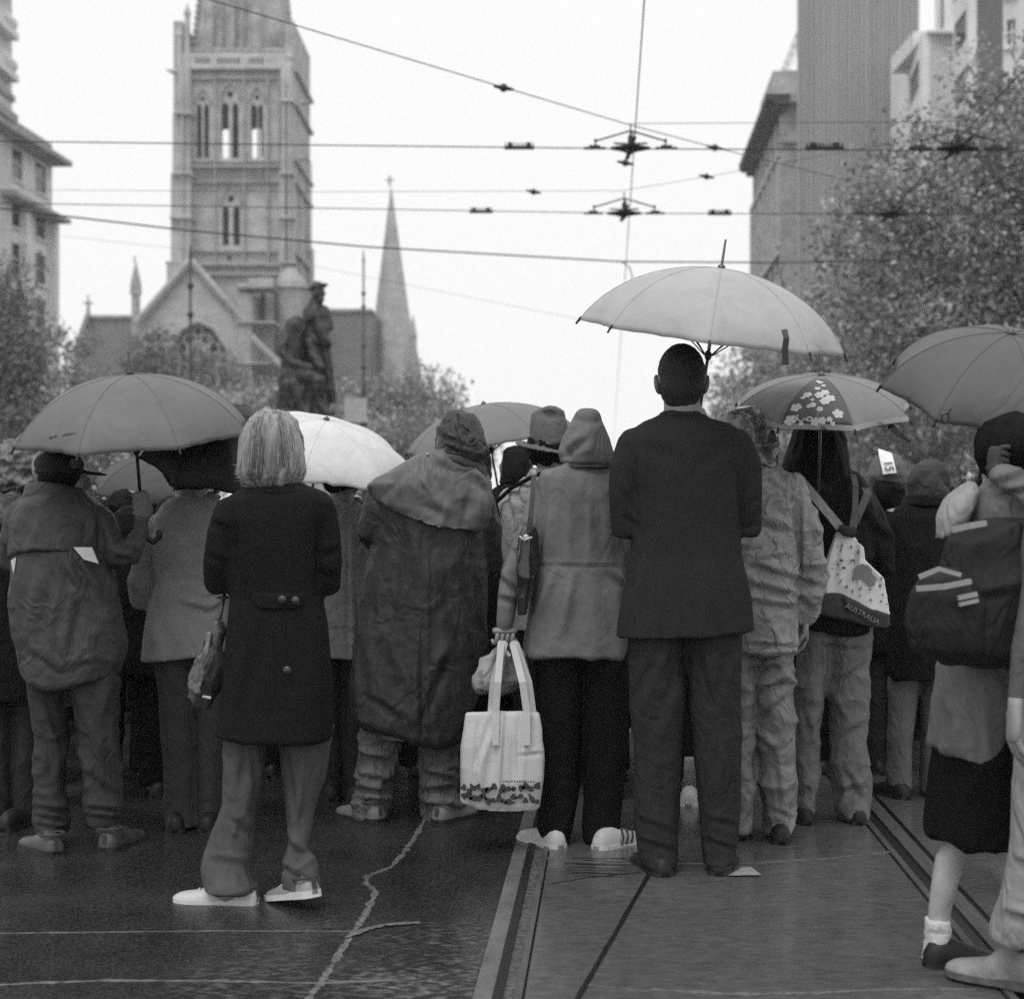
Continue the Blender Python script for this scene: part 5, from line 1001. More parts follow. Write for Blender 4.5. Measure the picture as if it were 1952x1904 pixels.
shoe(e, GX(1066, 5.92), 5.90, R(-32), .26, M_white_sh, M_wsole, s=1.05); shoe(e, GX(1140, 5.9), 5.88, R(44), .27, M_white_sh, M_wsole, s=1.05, stripe=M_wstripe)
# ------------------------------------------------------------------ wet jacket person right of the suit
Y = 6.08
C_wetj = cloth('pale wet nylon', crump=0.007, cs=9, v=.27, rough=.42, bs=26, bump=.005, spec=.5, var=.22); C_wett = cloth('wet grey overtrousers', crump=0.006, cs=9, v=.20, rough=.5, bs=26, bump=.004, spec=.4)
cf = folds([(6, 6, 7, .016), (13, 13, 14, .008), (34, 34, 34, .003)], [(1450, 1000, 1520, 1020, 8, .014), (1430, 1080, 1510, 1105, 7, .020), (1425, 1115, 1515, 1140, 7, .020), (1430, 1150, 1510, 1160, 7, .020), (1440, 1060, 1500, 1050, 7, -.014), (1520, 930, 1524, 1080, 5, .022), (1535, 1000, 1560, 1040, 7, .012), (1528, 1110, 1560, 1120, 7, .014), (1525, 1140, 1550, 1165, 6, .014), (1470, 920, 1515, 960, 7, .012), (1430, 1228, 1515, 1232, 4, .014), (1430, 1250, 1510, 1245, 4, .012)], seed=31)
lf = folds([(7, 7, 7, .014), (13, 13, 12, .006), (34, 34, 34, .002)], [(1425, 1280, 1490, 1272, 7, .018), (1440, 1320, 1500, 1300, 6, .018), (1445, 1370, 1500, 1330, 6, .016), (1440, 1400, 1470, 1430, 6, .016), (1480, 1470, 1485, 1540, 5, .012), (1470, 1545, 1510, 1560, 5, .010)], seed=32)
e = person('person in a crumpled pale rain suit and plastic hood', Y, 1460, (1424, 838, .02),
    [(882, 1386, 1470, .2), (895, 1372, 1496, .26), (915, 1362, 1516, .29), (950, 1360, 1524, .31), (1020, 1362, 1520, .33), (1100, 1366, 1518, .34), (1180, 1370, 1518, .34), (1238, 1374, 1518, .33)],
    [[(1380, 930, .05, 24), (1368, 1000, .06, 24), (1370, 1060, .1, 22), (1390, 1050, .25, 17)], [(1508, 930, .0, 26), (1528, 985, -.02, 28), (1540, 1045, -.02, 31), (1544, 1100, 0, 29), (1538, 1140, .01, 26), (1532, 1172, .02, 21)]],
    [[(1215, 1378, 1452, .25), (1320, 1384, 1440, .2), (1440, 1386, 1436, .18), (1560, 1390, 1440, .17), (1584, 1392, 1438, .17)], [(1215, 1420, 1518, .26), (1270, 1424, 1518, .25), (1333, 1430, 1515, .23), (1400, 1438, 1512, .21), (1480, 1444, 1513, .2), (1545, 1452, 1511, .19), (1588, 1460, 1508, .17)]],
    C_wetj, C_wett, cf=cf, lf=lf, cname='rain_jacket', hands=[lambda hb: hand_geo(hb, W(1533, 1176, Y + .02), (.1, .3, -1), (-1, 0, 0), curl=.5), lambda hb: hand_geo(hb, W(1394, 1048, Y + .27), (.8, .3, 0), (0, 0, -1))])
b = MB(); loft2(b, [((776, 771, 776), 1402, 1440, .1), (783, 1388, 1452, .2), (800, 1378, 1462, .25), (830, 1374, 1470, .28), (860, 1376, 1475, .28), ((885, 885, 892), 1382, 1478, .25)], Y)
b.build('rain_hood', mat('crumpled plastic', .20, rough=.18, vs=14, v2=.09, thr=(.42, .6), bump=.004, bs=40, spec=.7), e, vox=.007, it=0, deform=folds([(10, 10, 14, .020), (22, 22, 26, .008)], [(1430, 790, 1462, 850, 4, .018), (1440, 820, 1475, 885, 4, .018), (1400, 795, 1440, 785, 4, .014)], seed=33))
shoe(e, GX(1487, 6.0), 5.965, R(6), .28, s=1.12); shoe(e, GX(1414, 6.05), GY(1606), R(-6), .28, s=1.1)
# ------------------------------------------------------------------ dark jacket with tote
Y = 6.42
C_bj = cloth('dark padded jacket', .014, rough=.7, bs=30, bump=.003); C_light = cloth('light corduroy trousers', crump=0.0045, cs=9, v=.17, bs=40, bump=.002)
cf = folds([(5, 5, 5, .014), (11, 11, 9, .006)], [(1660, 1010, 1700, 1035, 7, .014), (1640, 980, 1655, 1000, 7, .012), (1560, 950, 1600, 960, 9, .010), (1560, 1000, 1580, 1100, 9, .010), (1620, 1080, 1690, 1070, 8, .012)], seed=34)
lf = folds([(6, 6, 6, .010), (12, 12, 12, .006), (32, 32, 32, .002)], [(1600, 1300, 1650, 1270, 8, .014), (1575, 1330, 1600, 1370, 8, .014), (1600, 1410, 1650, 1380, 7, .012), (1610, 1470, 1640, 1520, 6, .014), (1600, 1510, 1640, 1500, 6, .012), (1620, 1470, 1600, 1550, 6, -.012), (1520, 1520, 1545, 1500, 6, .012), (1530, 1350, 1545, 1420, 7, .010), (1566, 1205, 1570, 1290, 3, .014), (1570, 1232, 1640, 1238, 5, .012)], seed=35)
e = person('person with long black hair and light trousers, carrying the printed shoulder bag', Y, 1590, (1560, 862, .02),
    [(900, 1510, 1618, .2), (912, 1498, 1640, .25), (930, 1494, 1660, .28), (965, 1498, 1668, .31), (1020, 1508, 1664, .32), (1100, 1512, 1660, .31), (1160, 1514, 1660, .32), ((1196, 1204, 1196), 1516, 1658, .32)],
    [[(1512, 950, .02, 25), (1506, 1010, .04, 25), (1512, 1060, .08, 22), (1535, 1050, .25, 16)], [(1640, 950, .0, 28), (1664, 985, -.02, 28), (1680, 1035, -.02, 27), (1680, 1075, .02, 25), (1662, 1085, .15, 20), (1630, 1070, .28, 16)]],
    [[(1180, 1517, 1590, .24), (1260, 1514, 1578, .22), (1340, 1512, 1570, .2), (1420, 1512, 1562, .18), (1475, 1512, 1560, .17), (1530, 1514, 1552, .17), (1561, 1516, 1546, .16)],
     [(1180, 1572, 1658, .25), (1260, 1574, 1656, .23), (1333, 1580, 1654, .21), (1410, 1584, 1654, .19), (1474, 1586, 1661, .19), (1520, 1590, 1661, .19), (1545, 1598, 1656, .18), (1561, 1606, 1650, .16)]],
    C_bj, C_light, cf=cf, lf=lf, cname='jacket', hands=[lambda hb: hand_geo(hb, W(1540, 1048, Y + .27), (.8, .4, 0), (0, 0, -1)), lambda hb: hand_geo(hb, W(1626, 1068, Y + .3), (-.8, .3, .2), (0, 0, -1), side=-1)])
b = MB(); loft2(b, [(808, 1522, 1598, .12), (822, 1513, 1605, .22), (845, 1509, 1609, .27), (875, 1500, 1614, .28), (905, 1492, 1622, .27), ((925, 935, 928), 1488, 1628, .24)], Y, ex=2.2)
b.build('long_hair', M_hair_d, e, vox=.008, it=2, deform=folds([(18, 18, 3, .010), (40, 40, 6, .004)], seed=36))
for x, yw in ((1531, -8), (1628, 8)): shoe(e, GX(x, Y), min(GY(1570), Y) - .07, R(yw), .26)
# ------------------------------------------------------------------ hooded pair
Y = 7.6
C_hd = cloth('grey hood', .13, rough=.8); C_dc = cloth('very dark coat', .010)
e = person('short person in a grey hood with a white sticker on top, left of the pair', Y, 1695, (1694, 925, .0),
    [(968, 1664, 1726, .18), (980, 1652, 1736, .22), (1005, 1645, 1742, .26), (1100, 1646, 1742, .28), (1240, 1640, 1746, .3)],
    [[(1654, 1010, .0, 19), (1648, 1070, 0, 19), (1654, 1110, .05, 18), (1675, 1100, .2, 14)], [(1734, 1010, 0, 19), (1740, 1070, 0, 19), (1734, 1110, .05, 18), (1712, 1100, .2, 14)]],
    [[(1225, 1650, 1692, .2), (1400, 1654, 1690, .16), (1460, 1655, 1690, .15)], [(1225, 1692, 1738, .2), (1400, 1696, 1734, .16), (1460, 1698, 1732, .15)]], C_dc, C_dk2, cf=folds([(6, 6, 4, .010)], seed=37), hs=.98,
    hands=[lambda hb: hand_geo(hb, W(1678, 1098, Y + .22), (.8, .4, 0), (0, 0, -1)), lambda hb: hand_geo(hb, W(1708, 1098, Y + .22), (-.8, .4, 0), (0, 0, -1), side=-1)])
b = MB(); loft2(b, [((866, 862, 866), 1680, 1702, .08), (870, 1670, 1712, .18), (885, 1660, 1722, .24), (905, 1652, 1728, .27), (930, 1647, 1732, .27, .04), (958, 1647, 1730, .2, .07)], Y, ex=2.1); hd = b.build('hood', C_hd, e, vox=.009, it=1, deform=folds([(8, 8, 8, .006)], seed=38))
b = MB(); b.ell(W(1692, 938, Y - .07), (.078, .06, .088), 22, 14); loft(b, [(930, 1665, 1722, .2, -.03), (968, 1672, 1722, .17, -.02)], Y); b.build('hair', M_hair_d, e, vox=.009, it=1, deform=folds([(20, 20, 8, .006)], seed=39))
P = [W(1686, 860, Y), W(1687, 861.5, Y - .04), W(1688, 867, Y - .085), W(1691, 880, Y - .125), W(1694, 893, Y - .142), W(1696, 903, Y - .150)]
b = MB(); ribbon(b, P, .066, .006, nrm=(0, -1, .4)); st = b.build('sticker', mat('white sticker', .75, rough=.6), e)
Mt = Matrix.Translation(W(1693.5, 888, Y - .149)) @ Matrix.Rotation(R(62), 4, 'X') @ Matrix.Rotation(R(-84), 4, 'Z'); text_mesh('15', .060, Mt, mat('marker ink', .05), st, ext=.0012)
b = MB(); loft2(b, [((962, 966, 962), 1676, 1724, .2), ((972, 977, 970), 1672, 1728, .23)], Y); b.build('white_collar', mat('white cotton', .62), e, vox=.008, it=1)
for x, yw in ((1672, -8), (1714, 8)): shoe(e, GX(x, Y), min(GY(1476), Y) - .07, R(yw), .26)
Y = 6.98
C_jean = cloth('mid grey jeans', .13, bs=60, bump=.001)
e = person('person in a dark hooded duffel coat and jeans, right of the pair', Y, 1765, (1772, 926, .02),
    [(950, 1732, 1806, .2), (962, 1718, 1822, .24), (985, 1708, 1832, .28), (1060, 1704, 1836, .31), (1180, 1698, 1838, .34), (1292, 1692, 1842, .36)],
    [[(1722, 985, .0, 22), (1710, 1050, 0, 22), (1716, 1100, .05, 20), (1740, 1090, .22, 15)], [(1822, 985, 0, 22), (1834, 1050, 0, 22), (1828, 1100, .05, 20), (1800, 1090, .22, 15)]],
    [[(1270, 1694, 1756, .2), (1360, 1694, 1742, .17), (1430, 1692, 1738, .16), (1500, 1690, 1738, .17)], [(1270, 1756, 1820, .2), (1360, 1756, 1806, .17), (1430, 1754, 1800, .16), (1510, 1752, 1796, .17)]], C_dc, C_jean, hs=.9, cf=folds([(6, 6, 2, .012)], [(1768, 1000, 1770, 1280, 5, .012)], seed=40), yaw=R(-55), cname='duffel_coat',
    lf=folds([(6, 6, 5, .006)], seed=41), hands=[lambda hb: hand_geo(hb, W(1744, 1088, Y + .24), (.8, .4, 0), (0, 0, -1)), lambda hb: hand_geo(hb, W(1796, 1088, Y + .24), (-.8, .4, 0), (0, 0, -1), side=-1)])
b = MB(); loft2(b, [((880, 876, 882), 1756, 1788, .1), (885, 1745, 1800, .2), (900, 1737, 1807, .25), (920, 1733, 1809, .27), (945, 1734, 1808, .26), (958, 1736, 1806, .24)], Y, ex=2.1); b.build('hood', cloth('dark hood cloth', .06, rough=.8), e, vox=.009, it=1, deform=folds([(7, 7, 7, .008)], [(1740, 940, 1770, 900, 7, .010), (1790, 885, 1806, 930, 5, .016)], seed=42))
b = MB(); loft2(b, [((944, 944, 950), 1726, 1812, .25), ((964, 966, 968), 1718, 1818, .27)], Y); b.build('collar', C_dc, e, vox=.009, it=1)
for x, yw in ((1716, -25), (1770, 20)): shoe(e, GX(x, Y), min(GY(1522), Y) - .07, R(yw), .27, mat('black leather', .018), high=.0)
# ------------------------------------------------------------------ black headscarf person between oilskin and hat
Y = 7.9
e = person('person in a black headscarf, between the oilskin hood and the felt hat', Y, 985, (984, 893, 0),
    [(925, 950, 1020, .18), (938, 935, 1035, .22), (965, 925, 1045, .26), (1100, 925, 1045, .28), (1250, 922, 1048, .3)],
    [[(936, 985, .0, 18), (930, 1050, 0, 18), (938, 1090, .1, 15)], [(1034, 985, 0, 18), (1040, 1050, 0, 18), (1032, 1090, .1, 15)]],
    [[(1235, 938, 984, .2), (1445, 942, 980, .15)], [(1235, 984, 1032, .2), (1445, 988, 1028, .15)]], C_dk, C_dk2, cf=folds([(6, 6, 4, .010)], seed=43), coat_vox=.014, bodyvox=.014, leg_vox=.014)
b = MB(); loft2(b, [(853, 970, 1006, .12), (860, 961, 1012, .22), (880, 957, 1013, .25), (905, 956, 1013, .25), (922, 953, 1018, .22)], Y, ex=2.8); b.build('headscarf', cloth('black headscarf', .015), e, vox=.010, it=1, deform=folds([(8, 8, 4, .008)], seed=44))
for x in (962, 1008): shoe(e, GX(x, Y), GY(1456), 0, .26)
# ------------------------------------------------------------------ schoolgirl with backpack, walking right
Y = 4.42
C_rain = cloth('grey school raincoat', crump=0.004, cs=8, v=.15, rough=.6, bs=30, bump=.002); C_skirt = cloth('black skirt', .006); C_sock = cloth('white sock', .55, bs=120, bump=.0015); C_pack = cloth('dark backpack nylon', crump=0.005, cs=8, v=.022, rough=.6, bs=60, bump=.001)
e = person('schoolgirl striding right in raincoat, black skirt and white sock, arm raised', Y, 1860, (1928, 862, .05),
    [(920, 1890, 1985, .2), (938, 1868, 2005, .26), (965, 1850, 2016, .3), (1020, 1838, 2020, .32), (1100, 1826, 2006, .32), (1200, 1812, 1985, .33), (1300, 1796, 1955, .35), (1380, 1786, 1926, .36), ((1424, 1446, 1458), 1784, 1902, .36)],
    [[(1965, 975, -.10, 34), (2010, 990, -.2, 32), (1985, 955, -.22, 30), (1940, 920, -.16, 27), (1908, 905, -.1, 20)], [(1990, 985, .15, 34), (2020, 1060, .2, 30), (2050, 1120, .22, 26), (2080, 1100, .2, 20)]],
    [[(1580, 1808, 1870, .14, .02), (1605, 1806, 1858, .13, .0), (1640, 1782, 1838, .125, 0), (1690, 1774, 1824, .115, 0), (1740, 1769, 1812, .09, 0), (1800, 1768, 1810, .08, 0)], [(1580, 1860, 1930, .15, .08), (1650, 1888, 1945, .13, .1), (1720, 1925, 1975, .11, .12), (1790, 1960, 1998, .08, .14)]],
    C_rain, None, skinlegs=True, hs=.97, yaw=R(-80), cname='raincoat', cf=folds([(5, 5, 4, .012), (11, 11, 8, .006)], [(1880, 930, 1960, 900, 6, .012), (1890, 950, 1980, 930, 6, .012), (1800, 1300, 1830, 1430, 10, -.008), (1850, 1290, 1870, 1440, 10, .010)], seed=45), skin=mat('pale skin', .38, rough=.5, vs=12, var=.22, bump=.0004, bs=200),
    hands=[lambda hb: hand_geo(hb, W(2086, 1098, Y + .2), (.7, .3, .2), (0, 0, 1), curl=.5)])
b = MB(); fist_geo(b, W(1907, 882, Y - .08), (.02, 0, 1), (-.9, -.2, -.4), s=.95, r=.007, wr=W(1906, 904, Y - .09)); b.build('glove', cloth('dark grey glove', .07), e, smooth=True)
b = MB(); loft2(b, [(1370, 1800, 1925, .3), (1440, 1792, 1930, .34), (1520, 1782, 1940, .37), ((1592, 1600, 1612), 1773, 1940, .39)], Y); b.build('skirt', C_skirt, e, vox=.010, it=2, deform=folds([(9, 9, 1.2, .016)], seed=46))
b = MB(); loft2(b, [(1750, 1764, 1811, .105), (1775, 1765, 1810, .105), (1810, 1764, 1806, .11), (1832, 1758, 1815, .12)], Y); ptube(b, [(1780, 1815, .0, 22), (1800, 1828, .0, 17), (1830, 1832, 0, 12)], Y); ptube(b, [(1765, 1757, 0, 2), (1787, 1758, -.0, 3)], Y); b.build('sock', C_sock, e, vox=.007, it=1, deform=folds([(20, 20, 40, .003)], [(1765, 1776, 1810, 1777, 2.5, .006)], seed=47))
shoe(e, GX(1762, Y), GY(1848), R(84), .235, mat('black leather', .018), s=.95, name='slip_on_shoe'); shoe(e, GX(1975, 4.56), 4.56, R(80), .235, MATS['black leather'], s=.95, z=.06, name='slip_on_shoe')
b = MB(); b.ell(W(1925, 852, Y + .03), (.098, .112, .105), 26, 16); loft(b, [(850, 1895, 1955, .2, .03), (905, 1898, 1945, .17, .03), (925, 1905, 1940, .1, .03)], Y); b.build('hair', M_hair_d, e, vox=.009, it=1, deform=folds([(20, 20, 6, .008)], seed=48))
b = MB(); loft2(b, [((925, 920, 918), 1836, 1862, .06), ((948, 940, 940), 1812, 1866, .14), ((985, 975, 965), 1790, 1856, .18), ((1030, 1015, 1000), 1785, 1830, .14)], Y - .05); b.build('turned_hood', cloth('pale lining', .30, rough=.7), e, vox=.010, it=1, deform=folds([(7, 7, 5, .010)], seed=49))
# backpack is a thing of its own
pk = empty('backpack', W(1830, 1240, Y - .25), 'dark nylon backpack with pale reflective stripes on the schoolgirl at the right edge', 'backpack')
b = MB(); loft2(b, [(985, 1870, 1945, .1), (998, 1835, 1966, .22), (1030, 1808, 1980, .28), (1100, 1796, 1985, .32), (1180, 1788, 1980, .34), (1235, 1786, 1972, .32), (1262, 1806, 1955, .24)], Y - .20, ex=3)
b.build('main_bag', C_pack, pk, vox=.011, it=2, deform=folds([(5, 5, 4, .014), (11, 11, 8, .005)], [(1830, 1030, 1950, 990, 10, .010), (1850, 1150, 1950, 1120, 8, .010)], seed=50))
b = MB(); loft2(b, [(1078, 1790, 1850, .1), (1095, 1758, 1868, .2), (1130, 1742, 1878, .26), (1190, 1738, 1880, .28), (1235, 1746, 1876, .26), (1252, 1764, 1860, .2)], Y - .24, ex=2.8)
b.build('front_pocket', C_pack, pk, vox=.010, it=2, deform=folds([(6, 6, 6, .010)], seed=51))
M_refl = mat('reflective stripe', .30, rough=.4)
for P, w_ in (([(1815, 1010, -.40), (1850, 1002, -.415), (1880, 997, -.415)], .015), ([(1748, 1122, -.40), (1800, 1118, -.44), (1850, 1108, -.42)], .014), ([(1826, 1140, -.435), (1862, 1132, -.43)], .012), ([(1828, 1152, -.435), (1864, 1144, -.43)], .010), ([(1832, 1096, -.40), (1790, 1084, -.39), (1752, 1100, -.38)], .012)):
    b = MB(); ribbon(b, [W(p[0], p[1], Y + p[2] + .035) for p in P], w_, .012); b.build('reflective_stripe', M_refl, pk)
# ------------------------------------------------------------------ passer-by at the bottom right
Y = 4.12
C_pj = cloth('pale grey trousers', crump=0.006, cs=8, v=.30, bs=40, bump=.002); 
e = person('passer-by in pale grey trousers and pale boots stepping in from the right edge', Y, 2000, (2110, 760, 0),
    [(838, 2065, 2160, .2), (855, 2020, 2200, .25), (880, 2000, 2220, .28), (960, 1995, 2225, .3), (1100, 2005, 2205, .3), (1250, 1990, 2200, .32)],
    [[(2018, 905, .0, 34), (1990, 1010, -.05, 32), (1975, 1120, -.08, 30), (1950, 1240, -.12, 26), (1936, 1330, -.14, 20)], [(2205, 905, 0, 34), (2230, 1010, 0, 32), (2225, 1120, .05, 28), (2200, 1200, .2, 22)]],
    [[(1230, 1960, 2090, .26), (1360, 1950, 2070, .24, -.02), (1480, 1946, 2048, .22, -.06), (1600, 1930, 2020, .2, -.06), (1700, 1912, 1992, .18, -.03), (1790, 1896, 1972, .17, 0)], [(1230, 2090, 2200, .26), (1400, 2090, 2190, .22, .05), (1600, 2090, 2170, .18, .1), (1780, 2095, 2165, .16, .12)]],
    cloth('grey jacket', .10), C_pj, hs=1.0, yaw=R(80), cname='jacket', cf=folds([(5, 5, 4, .012)], seed=52), lf=folds([(5, 5, 5, .014)], [(1950, 1500, 2000, 1560, 10, .016), (1920, 1640, 1990, 1660, 9, .016), (1905, 1740, 1980, 1755, 8, .014)], seed=53),
    hands=[lambda hb: hand_geo(hb, W(1935, 1345, Y - .15), (-.1, -.1, -1), (1, 0, 0), curl=.45)])
shoe(e, GX(1985, 4.12), 4.13, R(-50), .26, mat('pale boot', .24, rough=.6, vs=14, var=.45, bump=.002, bs=50), mat('grey boot sole', .10, vs=30, var=.4), s=1.05, high=.03, z=.02, name='boot'); shoe(e, GX(2130, 4.25), GY(1880), R(-72), .30, MATS['pale boot'], MATS['grey boot sole'], s=1.3, high=.03, name='boot')
hair_blob(e, 2110, 750, Y, 1., M_hair_d, .008, 30)
# ------------------------------------------------------------------ deeper rows of the crowd
def back_person(label, px, Y, h, coat_v, tr_v, yaw=0., hair='hair', wd=.50, hem=.5, hv=None, group='people deeper in the crowd'):
    k_ = F / Y; y_ = lambda z: HY + (CH - z) * k_; wpx = wd * k_ / 2; sm = coat_v
    c = cloth(f'crowd coat {coat_v}', coat_v * .5, bs=40, bump=.002); t = cloth(f'crowd trousers {tr_v}', tr_v * .5)
    T = [(y_(h * .845), px - wpx * .34, px + wpx * .34, .15), (y_(h * .825), px - wpx * .75, px + wpx * .75, .2), (y_(h * .795), px - wpx * .95, px + wpx * .95, .24), (y_(h * .72), px - wpx * .93, px + wpx * .93, .27), (y_(h * .6), px - wpx * .86, px + wpx * .86, .26), (y_(h * hem), px - wpx * .92, px + wpx * .92, .3)]
    if hem < .45: T.insert(5, (y_(h * .5), px - wpx * .9, px + wpx * .9, .3))
    A = [[(px + s_ * wpx * .86, y_(h * .785), 0, .062 * k_), (px + s_ * wpx * 1.0, y_(h * .68), 0, .058 * k_), (px + s_ * wpx * 1.0, y_(h * .6), .02, .052 * k_), (px + s_ * wpx * .6, y_(h * .62), .22, .04 * k_)] for s_ in (-1, 1)]
    Lg = [[(y_(h * .52), px - wpx * (.86 if s_ < 0 else .0), px + wpx * (.86 if s_ > 0 else .0), .22), (y_(h * .3), px + s_ * wpx * .42 - .075 * k_, px + s_ * wpx * .42 + .075 * k_, .16), (y_(.06), px + s_ * wpx * .42 - .07 * k_, px + s_ * wpx * .42 + .07 * k_, .15)] for s_ in (-1, 1)]
    e = person(label, Y, px, (px, y_(h - .115), 0), T, A, Lg, c, t, hs=h / 1.75, yaw=yaw, cf=folds([(5, 5, 3, .012)], seed=int(px)), lf=folds([(6, 6, 6, .008)], seed=int(px) + 1), coat_vox=.016, leg_vox=.016, bodyvox=.014, group=group,
               hands=[lambda hb: hand_geo(hb, W(px - wpx * .52, y_(h * .622), Y + .24), (.8, .4, 0), (0, 0, -1)), lambda hb: hand_geo(hb, W(px + wpx * .52, y_(h * .622), Y + .24), (-.8, .4, 0), (0, 0, -1), side=-1)])
    if hair == 'hood':
        b = MB(); r_ = .115 * k_; cy = y_(h - .09); loft(b, [(cy - r_ * .95, px - r_ * .3, px + r_ * .3, .08), (cy - r_ * .7, px - r_ * .75, px + r_ * .75, .2), (cy, px - r_, px + r_, .26), (cy + r_ * .9, px - r_ * .95, px + r_ * .95, .24), (cy + r_ * 1.3, px - r_ * .8, px + r_ * .8, .18)], Y); b.build('hood', c, e, vox=.014, it=1, deform=folds([(7, 7, 7, .01)], seed=int(px)))
    else: hair_blob(e, px, y_(h - .12), Y, h / 1.75, M_hair_d if not hv else M_hair_g, .007, 26)
    for s_ in (-1, 1): shoe(e, GX(px, Y) + s_ * wd / 4, Y - .08, R(8 * s_), .27)
    return e
BP = [('person turned sideways, pale face showing beside the big umbrella\'s black shaft', 238, 7.35, 1.42, .03, .03, R(120), 'hair', .46),
 ('dark figure in the gap between the capped man and the grey fleece', 250, 7.0, 1.30, .012, .012, 0, 'hood', .52),
 ('dark figure behind the checked shawl at the left edge', 20, 7.6, 1.36, .02, .02, 0, 'hood', .5),
 ('dark figure behind the capped man\'s legs', 140, 7.3, 1.38, .014, .014, 0, 'hair', .5),
 ('dark figure behind the grey fleece, left of the long black coat', 335, 7.9, 1.36, .02, .014, 0, 'hood', .5),
 ('dark figure directly behind the blonde woman', 470, 7.5, 1.38, .02, .014, 0, 'hair', .5),
 ('dark figure right behind the blonde woman\'s far elbow', 575, 7.7, 1.36, .014, .014, 0, 'hair', .5),
 ('dark figure hidden by the left side of the oilskin coat', 745, 7.5, 1.40, .02, .02, 0, 'hair', .5),
 ('dark figure behind the oilskin coat and the tote bag', 860, 7.7, 1.36, .014, .014, 0, 'hood', .5),
 ('dark figure in the gap above the tote bag', 950, 7.3, 1.28, .018, .012, 0, 'hood', .46),
 ('dark figure behind the hooded parka', 1130, 7.4, 1.36, .02, .014, 0, 'hair', .5),
 ('dark figure between the parka and the suited man', 1200, 6.9, 1.26, .03, .035, 0, 'hair', .5),
 ('dark figure in white trainers seen between the suited man\'s legs', 1318, 7.05, 1.40, .02, .012, 0, 'hair', .5),
 ('dark figure behind the suited man\'s right leg', 1420, 7.4, 1.36, .014, .012, 0, 'hair', .5),
 ('dark figure behind the rain suit and the light trousers', 1515, 7.6, 1.36, .014, .012, 0, 'hood', .5),
 ('dark figure seen between the light trousers\' legs', 1600, 7.8, 1.36, .014, .012, 0, 'hood', .5),
 ('dark figure between the light trousers and the jeans', 1668, 8.1, 1.32, .014, .012, 0, 'hood', .46),
 ('dark figure behind the duffel coat', 1760, 8.3, 1.30, .014, .012, 0, 'hair', .5),
 ('dark figure between the duffel coat and the schoolgirl', 1850, 7.5, 1.30, .02, .014, 0, 'hood', .5),
 ('dark figure behind the schoolgirl at the right edge', 1940, 7.2, 1.36, .02, .02, 0, 'hair', .5)]
for (lab, px, yy, h, cv, tv, yw, hr_, wd_) in BP:
    e = back_person(lab, px, yy, h, cv, tv, yw, hr_, wd_, hem=.14 if px == 1318 else .42)
    if px == 1318: shoe(e, GX(1311, 6.75), 6.72, R(10), .26, mat('white trainer', .5), M_wsole, s=1.15)
near = ['the checked shawl', 'the capped man\'s left leg', 'the capped man\'s right sleeve', 'the grey fleece\'s left leg', 'the folded umbrella', 'the blonde woman\'s coat hem', 'the light grey raincoat', 'the oilskin coat\'s middle', 'the tote bag\'s left edge', 'the parka\'s left leg',
        'the parka\'s right leg', 'the gap between the suited man\'s legs', 'the suited man\'s right sleeve', 'the gap between the light trousers', 'the printed shoulder bag', 'the duffel coat\'s hem', 'the schoolgirl\'s backpack']
for i, nm in enumerate(near):
    back_person('dark long-coated figure in the farthest row, behind ' + nm, (-10, 92, 200, 318, 395, 520, 668, 790, 905, 1060, 1165, 1312, 1452, 1566, 1680, 1800, 1900)[i], 8.7 + .35 * (i % 3), 1.36 + .02 * (i % 4), .012, .012, 0, 'hood' if i % 2 else 'hair', .58, hem=.13)

